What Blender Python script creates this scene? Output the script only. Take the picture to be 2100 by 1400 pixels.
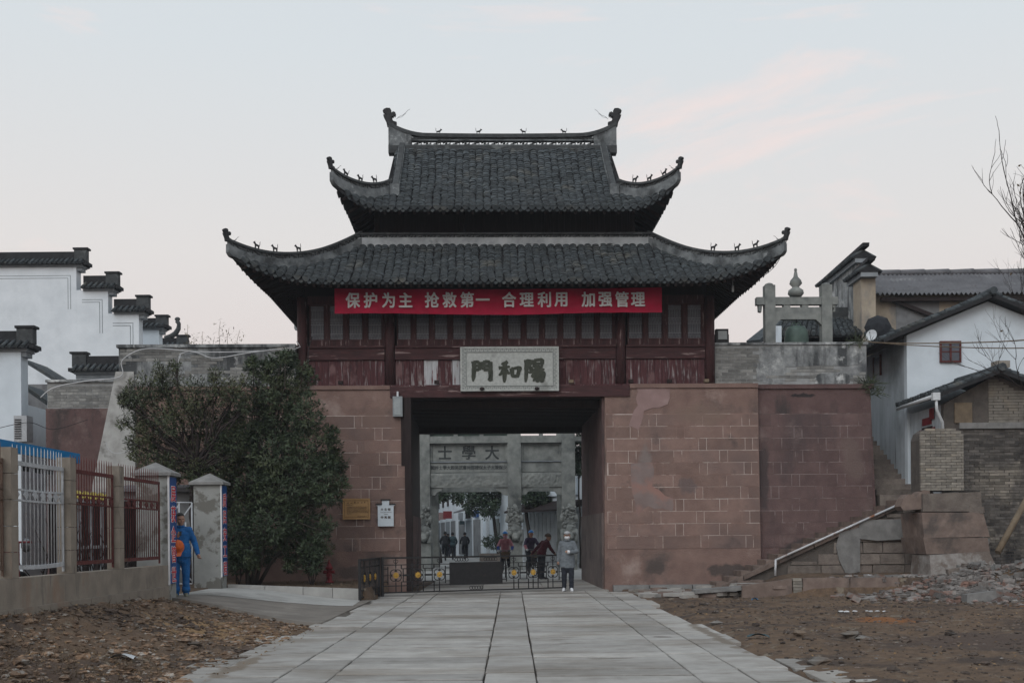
import bpy, bmesh, math, random
from mathutils import Vector, Matrix, noise as mnoise
R = math.radians
for o in list(bpy.data.objects): bpy.data.objects.remove(o)
sc = bpy.context.scene
col = sc.collection

# ------------------------------------------------------------------ camera
FPX, CH, RHO = 2400.0, 1.55, R(.5)
cam = bpy.data.objects.new('camera', bpy.data.cameras.new('camera'))
col.objects.link(cam)
cam.data.sensor_width = 36.0
cam.data.lens = 36.0 * FPX / 2100
cam.data.shift_y = 396 / 2100
cam.data.clip_start = .1
cam.data.clip_end = 5000
_c, _s = math.cos(RHO), math.sin(RHO)
cam.matrix_world = Matrix(((_c, _s, 0, 0), (0, 0, -1, 0), (-_s, _c, 0, CH), (0, 0, 0, 1)))
sc.camera = cam

# ------------------------------------------------------------------ world, sun, exposure
SUN_EL, SUN_AZ = 16.0, 205.0          # low sun in the haze behind the camera, to its left
world = bpy.data.worlds.new('World'); sc.world = world
world.use_nodes = True
wt = world.node_tree; wt.nodes.clear()
def wn(t, **k):
    n = wt.nodes.new(t)
    for a, b in k.items(): setattr(n, a, b)
    return n
sky = wn('ShaderNodeTexSky', sky_type='NISHITA', sun_disc=False)
sky.sun_elevation = R(SUN_EL); sky.sun_rotation = R(SUN_AZ)
sky.air_density = 1.0; sky.dust_density = 6.0; sky.ozone_density = 1.2
tc = wn('ShaderNodeTexCoord')
sep = wn('ShaderNodeSeparateXYZ'); wt.links.new(tc.outputs['Generated'], sep.inputs[0])
ramp = wn('ShaderNodeValToRGB')        # the veil of haze that whitens the sky all round, rosy low down
e = ramp.color_ramp.elements
e[0].position = 0.0; e[0].color = (.735, .640, .630, 1)
e[1].position = .62; e[1].color = (.62, .69, .755, 1)
for p, c in ((.13, (.765, .685, .665, 1)), (.23, (.775, .745, .73, 1)), (.38, (.70, .745, .775, 1))):
    q = ramp.color_ramp.elements.new(p); q.color = c
wt.links.new(sep.outputs['Z'], ramp.inputs[0])
# thin rosy cirrus streaks
mp = wn('ShaderNodeMapping'); mp.inputs['Scale'].default_value = (1.1, 1.1, 6.5)
mp.inputs['Rotation'].default_value = (0, R(20), 0)
mp.inputs['Location'].default_value = (7, 7, .1)
wt.links.new(tc.outputs['Generated'], mp.inputs[0])
nz = wn('ShaderNodeTexNoise'); nz.inputs['Scale'].default_value = 2.3; nz.inputs['Detail'].default_value = 7
nz.inputs['Roughness'].default_value = .62; nz.inputs['Distortion'].default_value = .6
wt.links.new(mp.outputs[0], nz.inputs[0])
cr = wn('ShaderNodeValToRGB'); cr.color_ramp.elements[0].position = .58; cr.color_ramp.elements[1].position = .69
cr.color_ramp.elements[0].color = (0, 0, 0, 1); cr.color_ramp.elements[1].color = (.58, .58, .58, 1)
wt.links.new(nz.outputs[0], cr.inputs[0])
mx = wn('ShaderNodeMix', data_type='RGBA'); wt.links.new(cr.outputs[0], mx.inputs[0])
wt.links.new(ramp.outputs[0], mx.inputs[6]); mx.inputs[7].default_value = (.94, .77, .73, 1)
b1 = wn('ShaderNodeBackground'); b1.inputs[1].default_value = .05
b2 = wn('ShaderNodeBackground'); b2.inputs[1].default_value = .92
wt.links.new(sky.outputs[0], b1.inputs[0]); wt.links.new(mx.outputs[2], b2.inputs[0])
ms = wn('ShaderNodeMixShader'); ms.inputs[0].default_value = .92
wt.links.new(b1.outputs[0], ms.inputs[1]); wt.links.new(b2.outputs[0], ms.inputs[2])
wo = wn('ShaderNodeOutputWorld'); wt.links.new(ms.outputs[0], wo.inputs[0])

sd = bpy.data.lights.new('sun', 'SUN'); sd.energy = 1.0; sd.angle = R(40); sd.color = (.97, .98, 1.0)
sun = bpy.data.objects.new('sun', sd); col.objects.link(sun)
_az, _el = R(SUN_AZ), R(38)
# light travels away from the sun's place in the sky (azimuth clockwise from +Y)
_d = -Vector((math.sin(_az) * math.cos(_el), math.cos(_az) * math.cos(_el), math.sin(_el)))
sun.rotation_euler = _d.to_track_quat('-Z', 'Y').to_euler()
sun.location = (-20, -30, 40)
vs = sc.view_settings
vs.view_transform = 'Standard'; vs.look = 'None'; vs.exposure = 0.22; vs.gamma = 1.0; vs.use_curve_mapping = False
sc.cycles.max_bounces = 6; sc.cycles.transparent_max_bounces = 8
try: sc.cycles.use_denoising = True
except Exception: pass

# ------------------------------------------------------------------ measuring helpers
TH = R(1.5)
GATE = Matrix.Translation((-.19, 33, 0)) @ Matrix.Rotation(TH, 4, 'Z')     # frame of the gate: x along its front, y into it
GINV = GATE.inverted()
I4 = Matrix.Identity(4)
def ray(px, py):
    u = (px - 1050) / FPX; v = -(py - 1096) / FPX
    return Vector((u * _c + v * _s, 1, -u * _s + v * _c))
def P(px, py, D): return Vector((0, 0, CH)) + ray(px, py) * D
def G(px, py, z=0.0):
    r = ray(px, py); return Vector((0, 0, CH)) + r * ((z - CH) / r.z)
def gp(px, py, ly=0.0):
    o = GINV @ Vector((0, 0, CH)); d = GINV.to_3x3() @ ray(px, py)
    return o + d * ((ly - o.y) / d.y)

# ------------------------------------------------------------------ things and meshes
ROOTINV = {}
def rootof(o):
    while o.parent: o = o.parent
    return o
def rinv(o):
    r = rootof(o)
    return ROOTINV[r.name] if r.name in ROOTINV else Matrix.Translation(-r.location)
def thing(name, label, cat, base=(0, 0, 0), rz=0.0, group=None):
    o = bpy.data.objects.new(name, None); col.objects.link(o)
    o.empty_display_size = .2
    m = Matrix.Translation(base) @ Matrix.Rotation(rz, 4, 'Z')
    o.matrix_world = m
    o.location = Vector(base); o.rotation_euler = (0, 0, rz)
    ROOTINV[o.name] = m.inverted()
    o['label'] = label; o['category'] = cat; o['kind'] = 'thing'
    if group: o['group'] = group
    return o
def tag(o, label=None, cat=None, group=None, kind=None):
    if label: o['label'] = label
    if cat: o['category'] = cat
    if group: o['group'] = group
    if kind: o['kind'] = kind
    return o
class MB:
    """collects faces of one mesh; coordinates are in the frame given at build()"""
    def __init__(s): s.v = []; s.f = []; s.m = []; s.mi = 0; s.sm = False; s.smooth = []
    def add(s, vs, fs):
        n = len(s.v); s.v += [tuple(a) for a in vs]
        for f in fs: s.f.append(tuple(i + n for i in f)); s.m.append(s.mi); s.smooth.append(s.sm)
        return s
    def box(s, a, b):
        (x0, y0, z0), (x1, y1, z1) = a, b
        return s.add([(x0,y0,z0),(x1,y0,z0),(x1,y1,z0),(x0,y1,z0),(x0,y0,z1),(x1,y0,z1),(x1,y1,z1),(x0,y1,z1)],
                     [(0,3,2,1),(4,5,6,7),(0,1,5,4),(1,2,6,5),(2,3,7,6),(3,0,4,7)])
    def cbox(s, c, d, mat=None):
        m = mat or I4; hx, hy, hz = d[0]/2, d[1]/2, d[2]/2
        vs = [m @ Vector((x, y, z)) + Vector(c) for x, y, z in
              [(-hx,-hy,-hz),(hx,-hy,-hz),(hx,hy,-hz),(-hx,hy,-hz),(-hx,-hy,hz),(hx,-hy,hz),(hx,hy,hz),(-hx,hy,hz)]]
        return s.add(vs, [(0,3,2,1),(4,5,6,7),(0,1,5,4),(1,2,6,5),(2,3,7,6),(3,0,4,7)])
    def hexa(s, q):      # 8 corners: bottom 4 ccw, top 4 ccw
        return s.add(q, [(0,3,2,1),(4,5,6,7),(0,1,5,4),(1,2,6,5),(2,3,7,6),(3,0,4,7)])
    def bar(s, p, q, w, h=None, up=Vector((0, 0, 1))):
        p, q = Vector(p), Vector(q); h = h or w; d = (q - p)
        if d.length < 1e-6: return s
        d.normalize(); x = d.cross(up)
        if x.length < 1e-4: x = Vector((1, 0, 0))
        x.normalize(); y = x.cross(d); a, b = x * w / 2, y * h / 2
        return s.hexa([p-a-b, p+a-b, q+a-b, q-a-b, p-a+b, p+a+b, q+a+b, q-a+b])
    def tube(s, pts, rad, n=8, cap=True):
        pts = [Vector(p) for p in pts]; k = len(pts)
        if not hasattr(rad, '__len__'): rad = [rad] * k
        base = len(s.v); rings = []; ref = None
        for i, p in enumerate(pts):
            t = (pts[min(i+1, k-1)] - pts[max(i-1, 0)])
            if t.length < 1e-9: t = Vector((0, 0, 1))
            t.normalize()
            if ref is None:
                ref = Vector((0, 0, 1)) if abs(t.z) < .9 else Vector((1, 0, 0))
            x = t.cross(ref)
            if x.length < 1e-5: x = t.orthogonal()
            x.normalize(); y = x.cross(t); ref = y if abs(y.dot(t)) < .5 else ref
            r = rad[i]; rx, ry = (r if hasattr(r, '__len__') else (r, r))
            for j in range(n):
                a = 2 * math.pi * j / n
                s.v.append(tuple(p + x * math.cos(a) * rx + y * math.sin(a) * ry))
        for i in range(k - 1):
            for j in range(n):
                a = base + i*n + j; b = base + i*n + (j+1) % n
                s.f.append((a, b, b + n, a + n)); s.m.append(s.mi); s.smooth.append(True)
        if cap:
            s.f.append(tuple(base + j for j in range(n))[::-1]); s.m.append(s.mi); s.smooth.append(False)
            s.f.append(tuple(base + (k-1)*n + j for j in range(n))); s.m.append(s.mi); s.smooth.append(False)
        return s
    def lathe(s, prof, n=12, c=(0, 0, 0), smooth=True):
        base = len(s.v); k = len(prof)
        for r, z in prof:
            for j in range(n):
                a = 2*math.pi*j/n; s.v.append((c[0] + r*math.cos(a), c[1] + r*math.sin(a), c[2] + z))
        for i in range(k-1):
            for j in range(n):
                a = base+i*n+j; b = base+i*n+(j+1) % n
                s.f.append((a, b, b+n, a+n)); s.m.append(s.mi); s.smooth.append(smooth)
        s.f.append(tuple(base + j for j in range(n))[::-1]); s.m.append(s.mi); s.smooth.append(False)
        s.f.append(tuple(base+(k-1)*n+j for j in range(n))); s.m.append(s.mi); s.smooth.append(False)
        return s
    def prism(s, poly, d, org=(0, 0, 0), ax=Vector((1, 0, 0)), ay=Vector((0, 0, 1)), an=Vector((0, 1, 0))):
        """polygon (u,v) drawn on ax, ay and given thickness d along an"""
        org = Vector(org); n = len(poly)
        a = [org + ax*u + ay*v for u, v in poly]; b = [p + an*d for p in a]
        fs = [tuple(range(n)), tuple(range(2*n-1, n-1, -1))] + [(i, i+n, (i+1) % n + n, (i+1) % n) for i in range(n)]
        return s.add(a + b, fs)
    def grid(s, f, nu, nv):
        vs = [f(i/nu, j/nv) for j in range(nv+1) for i in range(nu+1)]
        return s.add(vs, [(j*(nu+1)+i, j*(nu+1)+i+1, (j+1)*(nu+1)+i+1, (j+1)*(nu+1)+i) for j in range(nv) for i in range(nu)])
    def ball(s, c, r, n=8, m=5, mat=None):
        rx, ry, rz = r if hasattr(r, '__len__') else (r, r, r); c = Vector(c); mat = mat or I4
        old = s.sm; s.sm = True
        vs = [c + mat @ Vector((0, 0, -rz))]
        for i in range(1, m):
            ph = -math.pi/2 + math.pi*i/m
            for j in range(n):
                a = 2*math.pi*j/n
                vs.append(c + mat @ Vector((rx*math.cos(ph)*math.cos(a), ry*math.cos(ph)*math.sin(a), rz*math.sin(ph))))
        vs.append(c + mat @ Vector((0, 0, rz)))
        fs = [(0, 1+(j+1) % n, 1+j) for j in range(n)]
        for i in range(m-2):
            for j in range(n):
                a = 1+i*n+j; b = 1+i*n+(j+1) % n; fs.append((a, b, b+n, a+n))
        L = len(vs)-1; q = 1+(m-2)*n
        fs += [(q+j, q+(j+1) % n, L) for j in range(n)]
        s.add(vs, fs); s.sm = old
        return s
    def mesh(s, name, mats, T=None):
        me = bpy.data.meshes.new(name)
        vs = s.v if T is None else [tuple(T @ Vector(v)) for v in s.v]
        me.from_pydata(vs, [], s.f)
        if not isinstance(mats, (list, tuple)): mats = [mats]
        for m in mats: me.materials.append(m)
        if len(mats) > 1: me.polygons.foreach_set('material_index', s.m)
        me.polygons.foreach_set('use_smooth', s.smooth)
        me.update()
        return me
    def build(s, name, mats, parent=None, frame=I4):
        T = frame
        if parent is not None: T = rinv(parent) @ frame
        o = bpy.data.objects.new(name, s.mesh(name, mats, T)); col.objects.link(o)
        if parent is not None: o.parent = parent
        return o
def inst(name, me, parent, frame, loc, rot=None, scale=None):
    """a piece that shares its mesh; loc/rot in the frame's coordinates"""
    o = bpy.data.objects.new(name, me); col.objects.link(o)
    m = Matrix.Translation(loc) @ (rot or I4)
    if scale: m = m @ Matrix.Diagonal((*scale, 1))
    if parent is not None:
        m = rinv(parent) @ frame @ m
        o.parent = parent
    else: m = frame @ m
    o.matrix_local = m
    return o
def single(mb, name, mats, label, cat, group=None, frame=I4, base=None):
    """a thing that is one mesh, origin at its base"""
    vs = [frame @ Vector(v) for v in mb.v]
    if base is None:
        base = Vector((sum(v.x for v in vs)/len(vs), sum(v.y for v in vs)/len(vs), min(v.z for v in vs)))
    else: base = Vector(base)
    o = bpy.data.objects.new(name, mb.mesh(name, mats, Matrix.Translation(-base) @ frame)); col.objects.link(o)
    o.location = base
    return tag(o, label, cat, group, 'thing')
def copy_tree(o, parent=None):
    c = o.copy(); col.objects.link(c); c.parent = parent
    for ch in o.children: copy_tree(ch, c)
    return c
def fbm(x, y, z=0, o=4): return mnoise.fractal(Vector((x, y, z)), 1.0, 2.0, o)

# a scratch scene, so that converting one text or figure does not re-evaluate the whole place
_scr = bpy.data.scenes.new('scratch')
def to_mesh(ob):
    _scr.collection.objects.link(ob)
    vl = _scr.view_layers[0]; vl.update(); dg = vl.depsgraph
    me = bpy.data.meshes.new_from_object(ob.evaluated_get(dg))
    _scr.collection.objects.unlink(ob); bpy.data.objects.remove(ob)
    return me
# ------------------------------------------------------------------ materials
MATS = {}
def mat(name, c1, c2=None, scale=3.0, rough=.85, bump=0.0, bscale=20.0, c3=None, s3=.7, t3=(.52, .62), st3=(1, 1, 1),
        stretch=(1, 1, 1), rand=0.0, metal=0.0, hue=None, spec=.3, lo=.35, hi=.65, c4=None, s4=3.0, t4=(.55, .65), st4=(1, 1, 1), trans=0.0, shift=True, isl=0.0):
    m = bpy.data.materials.new(name); m.use_nodes = True; MATS[name] = m
    t = m.node_tree; b = t.nodes['Principled BSDF']; L = t.links.new
    b.inputs['Roughness'].default_value = rough; b.inputs['Metallic'].default_value = metal
    b.inputs['Specular IOR Level'].default_value = spec
    co = t.nodes.new('ShaderNodeTexCoord').outputs['Object']
    oi = t.nodes.new('ShaderNodeObjectInfo')
    if rand and shift:
        mu = t.nodes.new('ShaderNodeMath'); mu.operation = 'MULTIPLY'; mu.inputs[1].default_value = 57.0
        L(oi.outputs['Random'], mu.inputs[0])
        va = t.nodes.new('ShaderNodeVectorMath'); va.operation = 'ADD'; L(co, va.inputs[0]); L(mu.outputs[0], va.inputs[1]); co = va.outputs[0]
    def noise(sc_, st, det=8):
        mp_ = t.nodes.new('ShaderNodeMapping'); mp_.inputs['Scale'].default_value = st; L(co, mp_.inputs[0])
        n = t.nodes.new('ShaderNodeTexNoise'); n.inputs['Scale'].default_value = sc_; n.inputs['Detail'].default_value = det
        n.inputs['Roughness'].default_value = .62; L(mp_.outputs[0], n.inputs[0]); return n.outputs[0]
    def ramp_(src, lo_, hi_, ca, cb):
        r = t.nodes.new('ShaderNodeValToRGB'); r.color_ramp.elements[0].position = lo_; r.color_ramp.elements[1].position = hi_
        r.color_ramp.elements[0].color = (*ca, 1); r.color_ramp.elements[1].color = (*cb, 1); L(src, r.inputs[0]); return r.outputs[0]
    def mixc(f, a, cb):
        x = t.nodes.new('ShaderNodeMix'); x.data_type = 'RGBA'; L(f, x.inputs[0]); L(a, x.inputs[6]); x.inputs[7].default_value = (*cb, 1); return x.outputs[2]
    c2 = c2 or tuple(min(1, a*.8) for a in c1)
    out = ramp_(noise(scale, stretch), lo, hi, c2, c1)
    if c3: out = mixc(ramp_(noise(s3, st3), t3[0], t3[1], (0,0,0), (1,1,1)), out, c3)
    if c4: out = mixc(ramp_(noise(s4, st4), t4[0], t4[1], (0,0,0), (1,1,1)), out, c4)
    if rand:
        hs = t.nodes.new('ShaderNodeHueSaturation')
        mr = t.nodes.new('ShaderNodeMapRange'); mr.inputs[3].default_value = 1-rand; mr.inputs[4].default_value = 1+rand
        L(oi.outputs['Random'], mr.inputs[0]); L(mr.outputs[0], hs.inputs['Value']); L(out, hs.inputs['Color']); out = hs.outputs[0]
    if isl:            # every loose piece of a mass gets its own tone
        ge = t.nodes.new('ShaderNodeNewGeometry'); h2 = t.nodes.new('ShaderNodeHueSaturation')
        m2 = t.nodes.new('ShaderNodeMapRange'); m2.inputs[3].default_value = 1-isl; m2.inputs[4].default_value = 1+isl
        L(ge.outputs['Random Per Island'], m2.inputs[0]); L(m2.outputs[0], h2.inputs['Value']); L(out, h2.inputs['Color']); out = h2.outputs[0]
    L(out, b.inputs['Base Color'])
    if bump:
        bp = t.nodes.new('ShaderNodeBump'); bp.inputs['Strength'].default_value = min(1, bump*5); bp.inputs['Distance'].default_value = bump*.1
        L(noise(bscale, (1, 1, 1), 6), bp.inputs['Height']); L(bp.outputs[0], b.inputs['Normal'])
    if trans:
        b.inputs['Transmission Weight'].default_value = trans
    return m
def flat(name, c, rough=.6, metal=0.0, spec=.3):
    return mat(name, c, tuple(a*.82 for a in c), scale=6, rough=rough, metal=metal, spec=spec)

m_stone = mat('red_sandstone', (.258, .174, .147), (.185, .120, .102), 2.6, .92, .2, 45, c3=(.165, .118, .106), s3=.5, t3=(.47, .66), c4=(.105, .080, .074), s4=1.3, t4=(.60, .72), rand=.13, shift=False, lo=.3, hi=.7)
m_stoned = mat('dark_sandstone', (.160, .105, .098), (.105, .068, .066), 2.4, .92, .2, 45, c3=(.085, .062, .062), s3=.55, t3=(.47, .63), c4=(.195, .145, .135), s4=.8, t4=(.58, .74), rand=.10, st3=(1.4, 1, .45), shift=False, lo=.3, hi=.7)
m_plas = mat('red_wall_plaster', (.250, .168, .142), (.168, .108, .092), 1.9, .93, .25, 30, c3=(.105, .082, .075), s3=.75, t3=(.53, .68), c4=(.33, .255, .225), s4=.9, t4=(.57, .70), lo=.3, hi=.7)
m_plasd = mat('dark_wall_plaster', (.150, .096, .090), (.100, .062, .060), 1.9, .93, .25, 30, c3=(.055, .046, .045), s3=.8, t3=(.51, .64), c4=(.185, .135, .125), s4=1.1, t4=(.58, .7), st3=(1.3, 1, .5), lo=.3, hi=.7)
m_mortar = mat('lime_mortar', (.52, .455, .42), (.36, .28, .25), 5, .9, .05, 40, c3=(.24, .155, .13), s3=1.1, t3=(.50, .56))
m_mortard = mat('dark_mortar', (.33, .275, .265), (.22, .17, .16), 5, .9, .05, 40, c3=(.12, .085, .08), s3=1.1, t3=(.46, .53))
m_brick = mat('grey_brick', (.27, .27, .255), (.165, .165, .16), 5, .92, .15, 60, rand=.3, c3=(.10, .105, .11), s3=.9, t3=(.58, .72))
m_brickm = mat('brick_mortar', (.36, .37, .37), (.25, .26, .26), 5, .95, .1, 50, c3=(.09, .095, .10), s3=.7, t3=(.5, .65))
m_wplas = mat('weathered_plaster', (.36, .375, .375), (.17, .18, .185), 5, .93, .25, 25, c3=(.070, .075, .078), s3=1.3, t3=(.47, .60), st3=(1.6, 1.6, .45), c4=(.56, .575, .57), s4=2.2, t4=(.57, .68), lo=.3, hi=.7)
m_tile = mat('roof_tile', (.064, .075, .081), (.032, .038, .042), 9, .85, .08, 60, rand=.42, c3=(.095, .10, .095), s3=4, t3=(.58, .7))
m_edge = mat('tile_edge', (.098, .108, .112), (.05, .057, .06), 9, .9)
m_tiles = mat('roof_tile_mass', (.064, .075, .081), (.032, .038, .042), 7, .85, .08, 60, c3=(.10, .105, .10), s3=3.5, t3=(.58, .7), c4=(.095, .092, .08), s4=1.1, t4=(.55, .7), isl=.42)
m_tiled = mat('tile_underlay', (.03, .031, .033), (.02, .02, .022), 6, .9)
m_ridge = mat('ridge_plaster', (.20, .215, .22), (.10, .11, .115), 4, .9, .12, 30, c3=(.05, .054, .056), s3=1.8, t3=(.5, .64), c4=(.33, .35, .355), s4=2.5, t4=(.62, .72))
m_ridged = mat('ridge_cap_dark', (.068, .073, .075), (.04, .043, .045), 6, .9, .1, 40, c3=(.13, .14, .14), s3=2, t3=(.58, .68))
m_white = mat('band_whitewash', (.44, .46, .47), (.27, .285, .295), 2.5, .9, .08, 30, c3=(.13, .14, .14), s3=1.2, t3=(.55, .7))
m_orn = mat('dark_ceramic', (.035, .036, .038), (.02, .02, .022), 15, .7, .1, 40)
m_wood = mat('dark_timber', (.030, .020, .019), (.018, .012, .012), 3, .85, .08, 20, stretch=(6, 6, .6))
m_red = mat('red_timber', (.066, .026, .027), (.034, .015, .016), 3, .75, .08, 30, stretch=(6, 6, .8), c3=(.23, .17, .165), s3=4.0, t3=(.60, .68), st3=(3, 3, .5))
m_beam = mat('red_beam', (.072, .028, .029), (.037, .016, .017), 3, .75, .08, 30, stretch=(.8, 6, 6), c3=(.27, .20, .19), s3=3.0, t3=(.585, .65), st3=(.35, 2, 3.5))
m_board = mat('peeling_board', (.098, .036, .039), (.052, .021, .024), 5, .85, .08, 30, stretch=(5, 5, .5), c3=(.30, .285, .285), s3=4.2, t3=(.545, .66), st3=(4, 4, .35), c4=(.15, .085, .085), s4=1.6, t4=(.54, .64), rand=.12)
m_boardw = mat('bleached_board', (.50, .52, .54), (.36, .36, .37), 5, .85, .08, 30, stretch=(5, 5, .5), c3=(.13, .04, .042), s3=4.2, t3=(.55, .62), st3=(4, 4, .3))
m_latt = mat('lattice_wood', (.25, .26, .285), (.15, .15, .165), 5, .8, .05, 30)
m_paper = mat('window_backing', (.085, .095, .118), (.055, .062, .078), 3, .35, spec=.5)
m_plaq = mat('plaque_stone', (.44, .46, .44), (.33, .345, .33), 14, .85, .08, 60, c3=(.2, .205, .19), s3=1.6, t3=(.58, .72))
m_plaqd = mat('plaque_border', (.29, .31, .30), (.2, .215, .21), 20, .85, .1, 60)
m_inkg = mat('plaque_ink', (.060, .065, .050), (.035, .04, .03), 8, .8)
m_ban = mat('red_cloth', (.44, .008, .048), (.33, .006, .036), 2.5, .75, .06, 8)
m_wtxt = flat('white_print', (.72, .72, .73), .7)
m_lamp = mat('lamp_grey', (.26, .29, .30), (.2, .22, .23), 6, .5)
m_black = flat('black_paint', (.018, .018, .02), .5)
m_iron = mat('dark_iron', (.022, .021, .022), (.012, .012, .013), 9, .6, .04, 40, c3=(.035, .025, .023), s3=5, t3=(.6, .7))
m_gold = mat('worn_gold_paint', (.50, .30, .055), (.33, .19, .035), 12, .5, .05, 40)
m_glass = flat('lamp_glass', (.30, .34, .35), .12, spec=.6)
m_slab = mat('paving_stone', (.405, .392, .370), (.315, .302, .283), 3.2, .85, .2, 55, c3=(.235, .212, .185), s3=.7, t3=(.46, .66), c4=(.165, .142, .12), s4=2.6, t4=(.57, .72), rand=.17, st3=(.5, 1, 1), st4=(.35, 1, 1), shift=False)
m_conc = mat('concrete', (.40, .395, .375), (.31, .305, .29), 2, .9, .1, 40, c3=(.19, .18, .165), s3=.6, t3=(.52, .68), rand=.05)
m_concb = mat('fence_concrete', (.265, .232, .192), (.19, .165, .138), 2.5, .92, .12, 35, c3=(.24, .15, .10), s3=1.1, t3=(.58, .72), st3=(1, 1, .4), c4=(.10, .09, .082), s4=1.8, t4=(.6, .72), st4=(2, 2, .35))
m_pillar = mat('patchy_cement', (.30, .305, .29), (.235, .24, .23), 2, .92, .1, 30, c3=(.145, .14, .125), s3=1.7, t3=(.5, .54))
m_redp = mat('rusty_red_paint', (.115, .028, .026), (.07, .018, .017), 8, .7, .05, 40, c3=(.10, .05, .035), s3=4, t3=(.58, .66))
m_whip = mat('grey_white_paint', (.44, .46, .48), (.32, .335, .35), 8, .6, c3=(.2, .16, .13), s3=5, t3=(.64, .72))
m_blue = flat('blue_sheet', (.02, .20, .46), .4)
m_blueb = mat('blue_banner', (.012, .068, .24), (.010, .055, .19), 2, .45)
m_rtxt = flat('red_print', (.56, .03, .05), .6)
m_lime = mat('whitewash', (.72, .765, .80), (.62, .665, .70), 1.3, .92, .1, 20, c3=(.46, .495, .52), s3=.45, t3=(.55, .78), c4=(.22, .24, .25), s4=.6, t4=(.64, .78), st4=(2.2, 2.2, .35))
m_lime2 = mat('clean_whitewash', (.65, .715, .765), (.56, .62, .665), 1.1, .92, .08, 20, c3=(.42, .455, .48), s3=.5, t3=(.55, .76), c4=(.30, .32, .335), s4=.8, t4=(.65, .76), st4=(2.5, 2.5, .22))
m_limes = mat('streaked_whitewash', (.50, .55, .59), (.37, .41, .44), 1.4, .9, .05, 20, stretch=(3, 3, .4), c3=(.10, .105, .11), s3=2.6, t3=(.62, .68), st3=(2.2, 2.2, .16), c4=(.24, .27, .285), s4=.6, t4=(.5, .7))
m_trim = mat('grey_trim', (.27, .295, .315), (.2, .22, .235), 4, .9)
m_tan = mat('tan_plaster', (.40, .345, .27), (.30, .25, .19), 1.2, .92, .1, 25, c3=(.20, .19, .18), s3=.7, t3=(.5, .62), st3=(1, 1, .6), c4=(.12, .115, .11), s4=1.4, t4=(.62, .74))
m_greyp = mat('grey_plaster', (.22, .225, .23), (.16, .165, .17), 1.5, .92, .1, 25, c3=(.11, .11, .115), s3=.9, t3=(.52, .66))
m_corr = mat('corrugated_sheet', (.155, .155, .165), (.105, .105, .113), 1.2, .8, .05, 30, c3=(.22, .22, .225), s3=.8, t3=(.58, .7), c4=(.09, .078, .075), s4=2, t4=(.6, .7))
m_obrick = mat('old_brick', (.27, .25, .215), (.175, .16, .14), 4, .93, .15, 50, rand=.24, c3=(.27, .235, .185), s3=1.3, t3=(.55, .66), c4=(.08, .078, .076), s4=.9, t4=(.58, .7))
m_obrickm = mat('old_brick_bed', (.115, .10, .088), (.075, .066, .06), 4, .95, .15, 40)
m_dbrick = mat('sooty_brick', (.165, .150, .135), (.080, .075, .072), 3, .93, .15, 40, rand=.3, c3=(.25, .225, .19), s3=.7, t3=(.54, .62), c4=(.045, .044, .045), s4=.55, t4=(.52, .62), isl=.4)
m_rstone = mat('red_step_stone', (.215, .165, .140), (.145, .108, .092), 4, .92, .14, 40, c3=(.09, .075, .068), s3=1.1, t3=(.52, .66), rand=.14, c4=(.24, .19, .165), s4=2, t4=(.64, .75))
m_mason = mat('rubble_masonry', (.215, .185, .16), (.135, .113, .10), 4, .93, .2, 25, rand=.22, c3=(.20, .165, .145), s3=1.2, t3=(.56, .68))
m_cpatch = mat('cement_patch', (.235, .232, .225), (.16, .158, .153), 4, .92, .12, 25, c3=(.125, .122, .12), s3=1.2, t3=(.52, .66))
m_rock = mat('broken_stone', (.21, .20, .185), (.13, .12, .11), 5, .92, .15, 30, rand=.2, c3=(.17, .125, .09), s3=.9, t3=(.48, .6))
m_gravelb = mat('brown_gravel', (.225, .145, .092), (.095, .064, .044), 14, .93, .15, 30, c3=(.25, .23, .205), s3=9, t3=(.54, .6), c4=(.07, .052, .042), s4=.35, t4=(.48, .6), isl=.5)
m_rubble = mat('grey_rubble', (.23, .22, .21), (.12, .105, .096), 5, .93, .15, 30, c3=(.17, .105, .085), s3=2.5, t3=(.5, .58), c4=(.34, .35, .36), s4=3.1, t4=(.62, .68), isl=.45)
m_bronze = mat('green_bronze', (.085, .125, .105), (.055, .08, .07), 4, .55, .05, 30, metal=.2)
m_archst = mat('grey_granite', (.27, .28, .262), (.165, .175, .168), 3, .9, .12, 30, c3=(.085, .092, .09), s3=.7, t3=(.52, .68), c4=(.25, .25, .215), s4=1.3, t4=(.62, .75))
m_archtx = mat('incised_ink', (.055, .062, .062), (.04, .044, .046), 5, .9)
m_bark = mat('bark', (.060, .050, .042), (.034, .028, .024), 6, .9, .2, 30, stretch=(2, 2, .5))
m_twig = mat('twig_bark', (.040, .030, .028), (.025, .019, .018), 6, .9)
def leafmat(name, c1, c2, c3):
    m = mat(name, c1, c2, 2.2, .55, c3=c3, s3=1.1, t3=(.5, .66), spec=.35, isl=.4)
    return m
m_leaf = leafmat('evergreen_leaf', (.052, .074, .036), (.028, .043, .023), (.080, .095, .046))
m_leaf2 = leafmat('olive_leaf', (.060, .076, .035), (.034, .046, .023), (.088, .092, .042))
m_leafb = leafmat('bamboo_leaf', (.15, .135, .06), (.10, .09, .045), (.2, .16, .075))
m_leafs = leafmat('street_leaf', (.045, .07, .04), (.025, .042, .026), (.07, .09, .045))
m_dry = mat('dry_stalk', (.13, .095, .06), (.075, .055, .038), 5, .9)
m_wire = flat('pale_cable', (.50, .51, .52), .5)
m_wired = flat('black_cable', (.02, .02, .022), .6)
m_pipe = mat('rusty_white_pipe', (.60, .62, .65), (.45, .45, .46), 3, .5, c3=(.30, .13, .07), s3=2.2, t3=(.56, .64))
m_pvc = flat('white_pvc', (.62, .65, .67), .4)
m_wood2 = mat('weathered_pole', (.20, .155, .105), (.13, .10, .07), 4, .85, .08, 20)
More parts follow.
